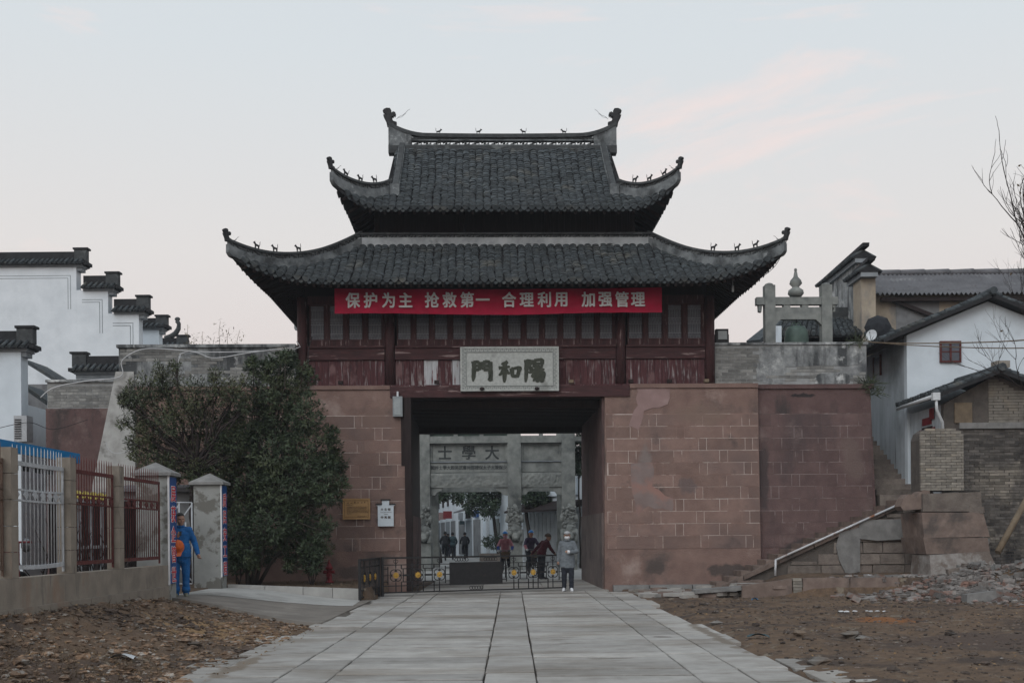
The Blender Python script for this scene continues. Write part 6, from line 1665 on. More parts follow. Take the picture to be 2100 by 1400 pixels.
# leaning pole, concrete block and litter
m = MB(); m.tube([P(2046, 1132, 28.2), P(2112, 1012, 28.8)], .075, 8); single(m, 'leaning_pole', m_wood2, 'thick wooden pole leaning against the sooty brick wall', 'pole')
c = P(2008, 1228, 25.0); m = MB(); m.hexa([c+Vector(v) for v in ((-.36, -.25, -.2), (.34, -.2, -.2), (.36, .25, -.2), (-.3, .25, -.2), (-.34, -.22, .12), (.28, -.2, .19), (.32, .2, .17), (-.3, .2, .1))]); single(m, 'concrete_lump', m_cpatch, 'broken concrete lump at the foot of the rubble heap', 'concrete')
c = G(1772, 1254); m = MB()
for k in range(9): pebble(m, (c.x+rg.gauss(0, .3), c.y+rg.gauss(0, .06), height(c.x, c.y)+.02), rg.uniform(.03, .07), rg, .4)
o = m.build('lime_crumbs', m_mask); tag(o, 'pale lime crumbs spilt on the dark soil before the retaining slabs', 'lime crumbs', None, 'stuff')
for px, py, w_, material, lab in ((1548, 1229, .10, m_blue, 'blue plastic scrap at the foot of the retaining slabs'), (1555, 1306, .22, m_teal, 'torn pale blue bag on the soil near the path edge'), (252, 1333, .22, m_whip, 'bent white sheet scrap on the brown gravel')):
    c = G(px, py, 0 if px > 1000 else .2); z = height(c.x, c.y)+.02
    m = MB(); m.sm = True; m.grid(lambda u, v: (c.x+(u-.5)*w_*1.4, c.y+(v-.5)*w_*.8, z+.05*math.sin(u*3)*(1-.4*v)+.015*math.sin(v*7+u*5)), 6, 4); single(m, 'litter_scrap', material, lab, 'litter')
c = G(1395, 1283+15); 
for i, (px, py, s) in enumerate(((1440, 1287, .16), (1470, 1276, .12), (1500, 1309, .10), (1680, 1358, .16), (1770, 1307, .12), (1640, 1302, .13), (1745, 1303, .17))):
    c = G(px, py); m = MB(); pebble(m, (c.x, c.y, height(c.x, c.y)+s*.25), s, rg, .55)
    single(m, 'rock', m_rock, ['flat grey rock at the path edge', 'smaller grey rock beyond the flat one at the path edge', 'pale rock beside the path kerb slab', 'pale angular rock near the bottom edge, right of the path', 'pale rock right of the torn plastic', 'grey rock at the near end of the lime streak', 'larger grey rock in the soil right of the path'][i], 'rock')
# ================================================================== plants
def leaf_quad(m, p, d, up, L, W):
    s = d.cross(up)
    if s.length < 1e-3: s = d.orthogonal()
    s.normalize(); n = s.cross(d).normalized()
    b = p + d*L*.5 + n*(-L*.04); t = p + d*L - n*L*.12
    m.add([p, b+s*W/2, t, b-s*W/2], [(0, 1, 2, 3)])
def foliage(clusters, n_tips, per, L, W, rr, droop=.1, shell=.55):
    """leaves in whorls spread through a union of clumps"""
    m = MB(); tot = sum(r**2 for _, r in clusters)
    for c, r in clusters:
        k = int(n_tips*r*r/tot)
        for _ in range(k):
            d = Vector((rr.gauss(0, 1), rr.gauss(0, 1), rr.gauss(0, 1))).normalized()
            rad = r*(shell + (1-shell)*rr.random()**.6)*(1+.22*mnoise.noise(d*2.3+c))
            p = c + d*rad
            out = (d + Vector((0, 0, .35))).normalized()
            for j in range(per):
                q = Vector((rr.gauss(0, 1), rr.gauss(0, 1), rr.gauss(0, .8))).normalized()
                dd = (out*.7 + q*.9 - Vector((0, 0, droop))).normalized()
                leaf_quad(m, p+q*L*.15, dd, (q+out).normalized(), L*rr.uniform(.65, 1.25), W*rr.uniform(.7, 1.2))
    return m
def limb(m, a, b, r0, r1, rr, wob=.12, n=5):
    a, b = Vector(a), Vector(b); L = (b-a).length; pts = []
    for i in range(n+1):
        t = i/n; o = Vector((rr.uniform(-1, 1), rr.uniform(-1, 1), rr.uniform(-.3, .3)))*wob*L*.25*(math.sin(math.pi*t))
        pts.append(a.lerp(b, t)+o)
    m.tube(pts, [r0+(r1-r0)*i/n for i in range(n+1)], 7); return pts
rt = random.Random(77)
TD = 30.3
tree = thing('evergreen_tree', 'big dark bushy evergreen tree between the cement pillar and the passage', 'tree', (P(515, 1180, TD).x, TD, .34))
cl = [((470, 900), 40), ((462, 960), 40), ((470, 1020), 40), ((480, 1080), 38), ((682, 950), 18), ((664, 1010), 26), ((640, 1110), 30), ((505, 1130), 30), ((548, 800), 42), ((600, 790), 40), ((570, 850), 62), ((520, 860), 48), ((625, 850), 46), ((500, 920), 48), ((560, 930), 70), ((630, 920), 56), ((520, 985), 52), ((590, 1000), 68), ((650, 985), 50), ((668, 960), 30), ((500, 1050), 38), ((560, 1070), 58), ((620, 1060), 52), ((545, 1120), 42), ((600, 1120), 36), ((535, 760), 22), ((585, 752), 20), ((560, 770), 24)]
def sprigs(cl, n, rr, r0=9, r1=17):
    out = []
    while len(out) < n:
        (x, y), r = rr.choice(cl); a = rr.uniform(0, 6.28); q = (x+math.cos(a)*r*1.1, y+math.sin(a)*r*1.1)
        if all((q[0]-u)**2+(q[1]-v)**2 > (k*.95)**2 for (u, v), k in cl): out.append((q, rr.uniform(r0, r1)))
    return out
cl = [(c, r*.93) for c, r in cl]; cl += sprigs(cl, 46, rt)
clusters = [(P(x, y, TD+rt.uniform(-.6, .6)), r*TD/2400) for (x, y), r in cl]
m = MB()
for i, (bx, tx, ty) in enumerate(((508, 520, 900), (516, 560, 840), (524, 610, 900), (512, 500, 980), (530, 650, 990))):
    a = P(bx, 1188, TD+.1*i-.2); a.z = .3; limb(m, a, P(tx, ty, TD+rt.uniform(-.2, .2)), .055, .02, rt, .15)
for c, r in clusters: limb(m, P(525+rt.uniform(-15, 40), 1040, TD), c, .03, .008, rt, .2)
m.build('trunk', m_bark, tree)
o = foliage(clusters, 8600, 7, .115, .031, rt, .05, .40).build('crown', m_leaf, tree)
# thinner olive tree behind it
TD2 = 29.6
tree2 = thing('olive_tree', 'thin-leaved olive brown tree left of the big evergreen, before the pale buttress', 'tree', (P(400, 1150, TD2).x, TD2, .34))
m = MB(); a = P(392, 1160, TD2); a.z = .3; b = P(398, 960, TD2); p1 = limb(m, a, b, .075, .055, rt, .1)
cl2 = [((300, 935), 32), ((345, 955), 32), ((400, 970), 36), ((450, 960), 36), ((420, 1010), 34), ((480, 800), 30), ((480, 900), 34), ((300, 800), 40), ((345, 790), 42), ((400, 810), 46), ((450, 800), 36), ((290, 850), 42), ((350, 850), 52), ((420, 860), 50), ((470, 850), 34), ((320, 900), 44), ((390, 910), 46), ((450, 910), 36), ((290, 890), 26), ((350, 940), 30), ((270, 820), 18), ((330, 765), 16)]
cl2 = [(c, r*.92) for c, r in cl2]; cl2 += sprigs(cl2, 34, rt, 8, 15)
cls2 = [(P(x, y, TD2+rt.uniform(-.5, .5)), r*TD2/2400) for (x, y), r in cl2]
for c, r in cls2:
    pts = limb(m, b+Vector((rt.uniform(-.1, .1), 0, rt.uniform(-.3, .3))), c, .04, .012, rt, .3)
    for k in range(4):
        d = Vector((rt.gauss(0, 1), rt.gauss(0, 1), rt.gauss(.4, .8))).normalized(); limb(m, c.lerp(pts[3], rt.random()*.4), c+d*r*1.25, .010, .003, rt, .2, 3)
m.build('trunk', m_twig, tree2)
foliage(cls2, 7800, 4, .09, .027, rt, .15, .15).build('crown', m_leaf2, tree2)
# shrubs low in the bed
for (px, py, rp_, lab) in ((640, 1130, 26, 'low dark shrub at the right foot of the evergreen tree'), (488, 1130, 24, 'low dark shrub between the cement pillar and the evergreen tree')):
    c = P(px, py, TD-.3); s = thing('shrub', lab, 'shrub', (c.x, c.y, .33))
    m = MB()
    for k in range(8): limb(m, (c.x+rt.uniform(-.05, .05), c.y, .32), c+Vector((rt.uniform(-.3, .3), rt.uniform(-.3, .3), rt.uniform(-.1, .3))), .012, .004, rt, .2)
    m.build('stem', m_twig, s)
    foliage([(c, rp_*TD/2400), (c-Vector((0, 0, .3)), rp_*TD/2400*.9)], 260, 6, .12, .035, rt).build('foliage', m_leaf, s)
# leaf litter of the bed
m = MB()
for k in range(1500):
    x = rt.uniform(-7.5, -3.8); y = rt.uniform(28.3, 32.6); d = Vector((rt.gauss(0, 1), rt.gauss(0, 1), rt.uniform(-.1, .25))).normalized()
    leaf_quad(m, Vector((x, y, .325)), d, Vector((0, 0, 1)), .09, .04)
o = m.build('leaf_litter', m_dry); tag(o, 'dry leaf litter covering the planting bed under the evergreen', 'leaf litter', None, 'stuff')
# bamboo sprays over the parapet
bb = thing('bamboo_clump', 'sparse yellowing bamboo sprays rising behind the left parapet', 'bamboo', P(440, 720, 38))
m = MB(); lv = MB()
for (x0, x1, y1) in ((400, 385, 665), (425, 415, 680), (440, 452, 658), (450, 470, 672), (462, 492, 676), (415, 440, 690), (405, 398, 690)):
    a, b = P(x0, 735, 38), P(x1, y1, 38+rt.uniform(-.4, .4)); a.z = 5.6; pts = limb(m, a, b, .018, .005, rt, .12, 8)
    for k in range(70):
        i = rt.randrange(4, 8); p = pts[i].lerp(pts[i+1], rt.random()) + Vector((rt.gauss(0, .12), rt.gauss(0, .12), rt.gauss(0, .10)))
        d = Vector((rt.gauss(0, 1), rt.gauss(0, .6), rt.gauss(-.3, .5))).normalized(); leaf_quad(lv, p, d, Vector((0, 0, 1)), rt.uniform(.09, .17), .028)
m.build('cane', m_wood2, bb); lv.build('foliage', m_leafb, bb)
# tufts on the parapet end
tf = thing('wall_weeds', 'tuft of dry weeds growing from the right end of the gate wall', 'weeds', GATE @ Vector((10.4, .4, 6.9)), TH)
m = MB()
for (lx, ly, z, n, h) in ((10.2, .35, 6.98, 90, .42), (10.45, .2, 5.75, 110, .5), (10.6, .1, 5.5, 60, .4)):
    for k in range(n):
        p = Vector((lx+rt.gauss(0, .12), ly+rt.gauss(0, .1), z)); d = Vector((rt.gauss(0, .6), rt.gauss(-.3, .4), rt.uniform(-.5, 1))).normalized(); leaf_quad(m, p, d, Vector((0, 1, 0)), h*rt.uniform(.3, 1), .02)
m.build('foliage', m_leaf2 if True else m_dry, tf, GATE)
# dry stalks on the waste ground
m = MB()
for k in range(420):
    if rt.random() < .75: x, y = rt.uniform(-6.6, -4.0), rt.uniform(10.8, 14.2)
    else: x, y = rt.gauss(-6.25, .25), rt.uniform(14, 22)
    z = height(x, y)
    for j in range(rt.randrange(2, 6)):
        d = Vector((rt.gauss(0, .7), rt.gauss(0, .7), rt.uniform(.2, 1))).normalized(); p = Vector((x+rt.gauss(0, .05), y+rt.gauss(0, .05), z-.01)); L = rt.uniform(.06, .2)
        m.tube([p, p+d*L*.6, p+d*L+Vector((rt.gauss(0, .02), 0, -.02))], [.0035, .003, .001], 3)
o = m.build('dead_weeds', m_dry); tag(o, 'dead weed stalks on the dark clods at the bottom left', 'dead weeds', None, 'stuff')
# bare tree at the right edge
bt_ = thing('bare_tree', 'leafless tree with thin rising twigs at the right edge of the picture', 'tree', (P(2150, 1240, 26.5).x, 26.5, .1))
m = MB(); lv = MB()
def grow(p, d, L, r, depth, rr):
    n = 5; pts = [p]; q = p
    for i in range(n):
        d = (d + Vector((rr.gauss(0, .11), rr.gauss(0, .11), rr.gauss(.03, .08)))).normalized(); q = q + d*L/n; pts.append(q)
    m.tube(pts, [r*(1-.45*i/n) for i in range(n+1)], 5 if depth < 3 else 4)
    if depth >= 5 or r < .003:
        if rr.random() < .05: leaf_quad(lv, q, Vector((rr.gauss(0, 1), 0, -.6)).normalized(), Vector((0, 1, 0)), .10, .05)
        return
    k = 3 if depth < 2 else rr.choice((2, 3, 3))
    for j in range(k):
        i = rr.randrange(2, n+1) if j else n
        ax = Vector((rr.gauss(0, 1), rr.gauss(0, 1), rr.gauss(0, .4))).normalized()
        dd = (d + ax*(.55 if j else .2) + Vector((0, 0, .12))).normalized()
        grow(pts[i], dd, L*rr.uniform(.58, .85), r*(.62 if j else .72), depth+1, rr)
r0 = random.Random(19)
base = P(2150, 1240, 26.5); base.z = .05
tp = limb(m, base, P(2135, 700, 26.5), .16, .11, r0, .03)
for (px, py, tx, ty, L, r) in ((2138, 690, 2075, 560, 1.3, .034), (2135, 660, 2110, 480, 1.45, .036), (2130, 640, 2105, 400, 1.5, .036), (2120, 640, 2085, 520, 1.1, .024), (2125, 620, 2070, 480, 1.0, .020), (2115, 600, 2095, 420, 1.1, .022), (2118, 560, 2060, 430, .9, .018), (2140, 850, 2030, 785, 1.1, .018), (2140, 760, 2040, 700, 1.0, .015)):
    a, b = P(px+6, py, 26.5), P(tx+24, ty-30, 26.5+r0.uniform(-.6, .6)); grow(a, (b-a).normalized(), L, r, 1, r0)
m.build('trunk', m_twig, bt_); lv.build('dead_leaves', m_dry, bt_)

# ================================================================== memorial arch beyond the gate
AY = 52.0
ar = thing('memorial_arch', 'grey carved stone memorial arch standing beyond the gate passage', 'archway', (-1.9, 54.5, 0))
def az(y): return 1.55+(1096-y)*AY/2400
PX = [P(px, 1000, AY).x for px in (868, 1055, 1166)]; PX = [PX[0]-(PX[2]-PX[1])] + PX
def relief(x0, x1, z0, z1, y, amp=.09, f=7, seed=0, nx=60, nz=14):
    m = MB(); m.sm = True
    def s(u, v):
        x, z = x0+(x1-x0)*u, z0+(z1-z0)*v; e = min(1, min(u, 1-u)*14, min(v, 1-v)*5)
        h = abs(mnoise.noise(Vector((x*f, z*f, seed))))*1.0 + .5*mnoise.noise(Vector((x*f*2.1, z*f*2.1, seed+5)))
        return (x, y - max(0, h)*amp*e, z)
    m.grid(s, nx, nz); m.box((x0, y+.001, z0), (x1, y+.3, z1)); return m
for row, Y in enumerate((AY, AY+5.4)):
    for i, x in enumerate(PX):
        m = MB(); m.box((x-.30, Y-.02, 1.2), (x+.30, Y+.58, 6.9)); m.build('pillar', m_archst, ar)
        m = MB(); m.box((x-.34, Y-.30, 0), (x+.34, Y+.86, 1.2)); m.build('pedestal', m_archst, ar)
        if row == 0:
            m = MB(); cx = x      # lion carved against the pillar, head down
            m.ball((cx, Y-.10, 2.2), (.27, .22, .5), 12, 8); m.ball((cx+.03, Y-.2, 1.72), (.29, .26, .34), 12, 8); m.ball((cx+.05, Y-.36, 1.48), (.20, .20, .2), 12, 8); m.ball((cx+.05, Y-.5, 1.42), (.12, .10, .09), 8, 6)
            for s in (-1, 1):
                m.ball((cx+s*.2, Y-.42, 1.62), (.10, .10, .12), 8, 5); m.tube([(cx+s*.26, Y-.2, 1.75), (cx+s*.30, Y-.34, 1.4), (cx+s*.26, Y-.4, 1.2)], [.13, .10, .10], 8); m.tube([(cx+s*.25, Y-.1, 2.4), (cx+s*.33, Y-.15, 2.1)], [.14, .1], 8)
            for k in range(80):
                a = rt.uniform(0, 3.14); z = rt.uniform(1.3, 2.75); m.ball((cx+.29*math.cos(a), Y-.08-.30*math.sin(a)*(1.15 if z < 1.9 else .8), z), (rt.uniform(.04, .09), .07, rt.uniform(.04, .08)), 6, 4)
            m.tube([(cx, Y-.1, 2.5), (cx+.08, Y-.14, 2.75), (cx-.03, Y-.12, 2.9)], [.12, .12, .06], 8); m.build('carved_lion', m_archst, ar)
    for i in range(3):
        a, b = PX[i]+.30, PX[i+1]-.30
        if row: 
            m = MB(); m.box((a, Y+.1, az(998)), (b, Y+.45, az(907))); m.box((a, Y+.08, az(905)), (b, Y+.5, az(893))); m.build('lintel', m_archst, ar); continue
        m = relief(a, b, az(998), az(969), Y+.06, seed=i*3+1); m.build('carved_lintel', m_archst, ar)
        m = MB(); m.box((a, Y+.14, az(967)), (b, Y+.44, az(947))); m.build('inscription_band', m_archst, ar)
        m = MB(); m.box((a, Y+.08, az(946.4)), (b, Y+.46, az(944.6))); m.build('fillet', m_trim, ar)
        m = MB(); m.box((a, Y+.18, az(944)), (b, Y+.42, az(908))); m.build('name_slab', m_archst, ar)
        for (u, v) in ((a, a+.09), (b-.09, b)):
            m = MB(); m.box((u, Y+.10, az(944)), (v, Y+.18, az(908))); m.build('slab_frame', m_archst, ar)
        m = MB(); m.box((a, Y+.02, az(905.5)), (b, Y+.5, az(893))); m.build('upper_lintel', m_archst, ar)
        m = MB(); m.box((a, Y-.06, az(907.5)), (b, Y+.54, az(905.5))); m.build('moulding', m_archst, ar)
        m = MB(); m.box((a, Y+.04, az(881)), (b, Y+.5, az(868))); m.build('top_lintel', m_archst, ar)
        n = 3 if i == 1 else 2
        for k in range(1, n):
            x = a+(b-a)*k/n; m = MB(); m.box((x-.09, Y+.1, az(893)), (x+.09, Y+.4, az(881))); m.build('dwarf_post', m_archst, ar)
        if i == 1:
            m = MB(); m.box((a, Y+.3, az(893)), (b, Y+.36, az(881))); m.build('recess_panel', m_bronze, ar)
        for s, x in ((1, a), (-1, b)):
            m = MB(); m.prism([(0, 0), (s*.56, 0), (s*.50, -.12), (s*.30, -.20), (s*.22, -.32), (0, -.36)] if s > 0 else [(0, -.36), (s*.22, -.32), (s*.30, -.20), (s*.50, -.12), (s*.56, 0), (0, 0)], .26, (x, Y+.12, az(998.6))); m.build('corner_bracket', m_archst, ar)
    m = MB(); m.box((PX[0]-.9, Y-.1, az(905)), (PX[0]-.3, Y+.6, az(896))); m.box((PX[3]+.3, Y-.1, az(905)), (PX[3]+.9, Y+.6, az(896))); m.build('lintel_end', m_archst, ar)
for i, x in enumerate(PX):
    m = MB(); m.box((x-.26, AY+.561+.0, az(905)), (x+.26, AY+5.39, az(893))); m.box((x-.22, AY+.561, az(998)), (x+.22, AY+5.39, az(972))); m.build('side_lintel', m_archst, ar)
for ch, px in zip('士學大', (912, 961, 1009)):
    q = P(px, 927, AY); put_text(ch, .66, m_archtx, ar, I4, (q.x, AY+.172, q.z), None, .012, .004, 'incised_character')
for i, ch in enumerate('國許士學大殿英武書尚部禮保太子太兼保少'):
    x = PX[1]+.42+i*(PX[2]-PX[1]-.84)/18; put_text(ch, .19, m_archtx, ar, I4, (x, AY+.134, az(957)), None, .003, .003, 'incised_character')

# ================================================================== street beyond
def facade(name, label, p0, p1, h, material, depth=6, roof=True):
    p0, p1 = Vector((*p0, 0)), Vector((*p1, 0)); L = (p1-p0).length; ang = math.atan2(p1.y-p0.y, p1.x-p0.x)
    t = thing(name, label, 'building', p0, ang); fr = Matrix.Translation(p0) @ Matrix.Rotation(ang, 4, 'Z')
    return t, fr, L
# right side of the street runs away to the left: local x goes up the street, +y towards the street
def wallbox(t, fr, L, h, material, depth): m = MB(); m.box((0, -depth, 0), (L, 0, h)); m.build('wall', material, t, fr)
t, fr, L = facade('street_building', 'tall white house edge beside the arch on the street', (3.25, 54.2), (3.75, 60), 8.5, m_lime2); wallbox(t, fr, L, 8.5, m_lime2, 3)
m = MB(); m.box((-.1, -3.1, 8.5), (L+.1, .3, 8.75)); m.build('eave', m_tiles, t, fr)
t, fr, L = facade('street_shop', 'shop with grey folding doors and a dark awning behind the arch', (3.75, 60.2), (.55, 66.5), 5, m_lime2)
m = MB(); m.box((0, -6, 0), (L, 0, 5.2)); m.build('wall', m_lime, t, fr)
for i in range(14):
    x = .25+i*(L-.5)/14; m = MB(); m.box((x+.02, -.0, .1), (x+(L-.5)/14-.02, .06, 2.75)); m.build('door_panel', mat('pale_shutter', (.40, .42, .43), (.32, .335, .345), 3, .8) if 'pale_shutter' not in MATS else MATS['pale_shutter'], t, fr)
m = MB(); m.hexa([(.2, 0, 3.0), (L-.4, 0, 3.0), (L-.4, 1.3, 2.75), (.2, 1.3, 2.75), (.2, 0, 3.35), (L-.4, 0, 3.35), (L-.4, 1.3, 2.85), (.2, 1.3, 2.85)]); m.build('awning', m_wood, t, fr)
m = MB(); m.box((.6, .02, 3.6), (L-.6, .14, 4.5)); m.build('sign_board', m_lime2, t, fr)
m = MB(); m.box((-.2, -6, 5.2), (L+.2, .7, 5.45)); m.build('eave', m_tiles, t, fr)
t, fr, L = facade('street_building', 'white walled house with a small grey plaque on the street', (.5, 66.6), (-1.9, 76.5), 5.5, m_lime2)
wallbox(t, fr, L, 5.4, m_lime2, 6); m = MB(); m.box((-.2, -6, 5.4), (L+.2, .5, 5.7)); m.build('eave', m_tiles, t, fr)
m = MB(); m.prism([(5.2, 1.55), (6.6, 1.55), (6.6, 2.3), (6.35, 2.3), (6.35, 2.55), (5.45, 2.55), (5.45, 2.3), (5.2, 2.3)], .06, (0, .002, 0)); m.build('plaque', m_plaqd, t, fr)
m = MB(); m.box((8.2, .01, 0), (8.5, .16, 5.3)); m.build('drainpipe', m_pvc, t, fr)
t, fr, L = facade('street_shop', 'grey fronted shop with a small blue sign farther up the street', (-1.95, 76.6), (-4.2, 91), 6, m_lime)
wallbox(t, fr, L, 6.4, m_lime, 6); m = MB(); m.box((-.2, -6, 6.4), (L+.2, .8, 6.7)); m.build('eave', m_tiles, t, fr)
for i in range(3):
    x = .8+i*4.6; m = MB(); m.box((x, .0, .1), (x+3.6, .05, 2.6)); m.build('shop_front', m_trim if i % 2 else m_greyp, t, fr)
    m = MB(); m.box((x+.6, .0, 3.8), (x+1.9, .06, 5.1)); m.build('window', m_wood, t, fr)
m = MB(); m.box((9.8, .05, 2.35), (9.9, .40, 2.6)); m.build('blue_sign', m_teal, t, fr)
for k, x in enumerate((1.5, 6.2, 11.0)):
    m = MB(); m.box((x, .03, 2.75), (x+2.2, .12, 3.25)); m.build('shop_sign', (m_blueb, m_wood, m_trim)[k], t, fr)
m = MB(); m.hexa([(5.2, 0, 3.4), (9.2, 0, 3.4), (9.2, .9, 3.15), (5.2, .9, 3.15), (5.2, 0, 3.55), (9.2, 0, 3.55), (9.2, .9, 3.25), (5.2, .9, 3.25)]); m.build('awning', m_corr, t, fr)
t, fr, L = facade('street_building', 'pale hazy row of houses at the bend of the street', (-4.3, 91.2), (-9.5, 128), 7, m_lime)
wallbox(t, fr, L, 7.5, m_lime, 6); m = MB(); m.box((-.2, -6, 7.5), (L+.2, .9, 7.8)); m.build('eave', m_tiles, t, fr)
for i in range(7):
    x = 1+i*5; m = MB(); m.box((x, 0, .1), (x+3.6, .06, 2.7)); m.build('shop_front', m_trim if i % 2 else m_greyp, t, fr)
    m = MB(); m.box((x+.8, 0, 4), (x+2.2, .06, 5.6)); m.build('window', m_wood, t, fr)
for i, x in enumerate((3, 9, 15)):
    m = MB(); m.box((x, .1, 2.9), (x+.1, .8, 3.5)); m.build('shop_sign', m_pinkp if i else m_hyd, t, fr)
t, fr, L = facade('street_building', 'hazy white house closing the end of the street', (-9.4, 134), (-22, 136), 8, m_lime); wallbox(t, fr, L, 9, m_lime, -5)
m = MB(); m.box((-.3, -.8, 9), (L+.3, 5, 9.3)); m.build('eave', m_tiles, t, fr)
t, fr, L = facade('street_building', 'white houses along the far left side of the street', (-13.5, 134), (-7.4, 60), 7, m_lime); wallbox(t, fr, L, 7, m_lime, 5)
m = MB(); m.box((0, -5, 7), (L, .6, 7.3)); m.build('eave', m_tiles, t, fr)
# lamp posts, bin, sign post
def lamp(px, D, label):
    c = P(px, 1000, D); t = thing('street_lamp', label, 'street lamp', (c.x, D, 0))
    m = MB(); m.lathe([(.16, 0), (.16, .5), (.12, .6), (.055, .7), (.045, 4.2), (.07, 4.25)], 10, (c.x, D, 0)); m.build('post', m_iron, t)
    m = MB(); m.lathe([(.10, 4.25), (.2, 4.7), (.05, 4.85)], 8, (c.x, D, 0)); m.build('lantern', m_glass, t)
lamp(1004, 83, 'nearer dark street lamp post beside the litter bin'); lamp(968, 98, 'farther dark street lamp post up the street')
c = P(1000, 1000, 79); lb = thing('litter_bin', 'dark slatted litter bin on the street beyond the arch', 'bin', (c.x, 79, 0))
for k in range(6): m = MB(); m.box((c.x-.30+k*.1, 78.8, .08), (c.x-.22+k*.1, 78.83, .62)); m.build('slat', m_wood, lb)
m = MB(); m.box((c.x-.30, 78.83, .05), (c.x+.30, 79.2, .6)); m.build('bin_body', m_black, lb)
for s in (-1, 1): m = MB(); m.box((c.x+s*.3-.03, 78.8, 0), (c.x+s*.3+.03, 79.2, .98)); m.build('side_frame', m_black, lb)
m = MB(); m.box((c.x-.3, 78.85, .92), (c.x+.3, 79.2, .98)); m.build('hood', m_black, lb)
c = P(956, 1000, 92); sp = thing('street_sign', 'dark name board on a thin post in the street', 'street sign', (c.x, 92, 0))
m = MB(); m.tube([(c.x, 92, 0), (c.x, 92, 3.0)], .04, 6); m.build('post', m_iron, sp)
m = MB(); m.box((c.x-.35, 91.95, 2.75), (c.x+.35, 92.05, 3.1)); m.build('board', m_blueb, sp)
# trees in the street
def street_tree(base, top, D, clus, label, n, r0_=.13):
    a = P(base[0], base[1], D); a.z = 0; b = P(top[0], top[1], D); t = thing('street_tree', label, 'tree', (a.x, D, 0))
    m = MB(); limb(m, a, b, r0_, r0_*.7, rt, .06)
    cs = [(P(x, y, D+rt.uniform(-1, 1)), r*D/2400) for (x, y), r in clus]
    for c, r in cs: limb(m, b, c, .05, .015, rt, .25)
    m.build('trunk', m_bark, t); foliage(cs, n, 5, .20, .09, rt, .1, .15).build('crown', m_leafs, t)
street_tree((1024, 1140), (1010, 1048), 71, [((940, 1012), 22), ((975, 1015), 26), ((1010, 1010), 28), ((1000, 1040), 24), ((965, 1040), 16), ((1035, 1025), 22), ((985, 990), 26), ((1030, 985), 30)], 'leafy street tree with a leaning trunk before the white house', 1500)
street_tree((1092, 1140), (1078, 1040), 64, [((1085, 1015), 22), ((1110, 1020), 22), ((1130, 1012), 16), ((1065, 1000), 22), ((1100, 995), 28)], 'leafy street tree with a dark leaning trunk before the shop', 1000)
street_tree((905, 1150), (893, 1040), 66, [((890, 1020), 18), ((910, 1010), 16), ((885, 1040), 12), ((900, 990), 20)], 'small leafy street tree beside the left arch pillar', 500, .07)
street_tree((1190, 1130), (1187, 980), 53.4, [((1186, 930), 12), ((1188, 960), 14), ((1190, 900), 12)], 'thin tree beside the white house edge right of the arch', 260, .05)
c = P(1018, 1112, 70); s = thing('planter_shrub', 'clipped dark shrub at the foot of the street tree', 'shrub', (c.x, 70, 0))
foliage([(c, .5), (c+Vector((.5, 0, .1)), .45), (c-Vector((.5, 0, -.05)), .4)], 260, 6, .14, .06, rt, .1, .2).build('foliage', m_leafs, s)
m = MB(); m.box((c.x-1.0, 69.5, 0), (c.x+1.0, 70.5, .45)); m.build('planter', m_mason, s)
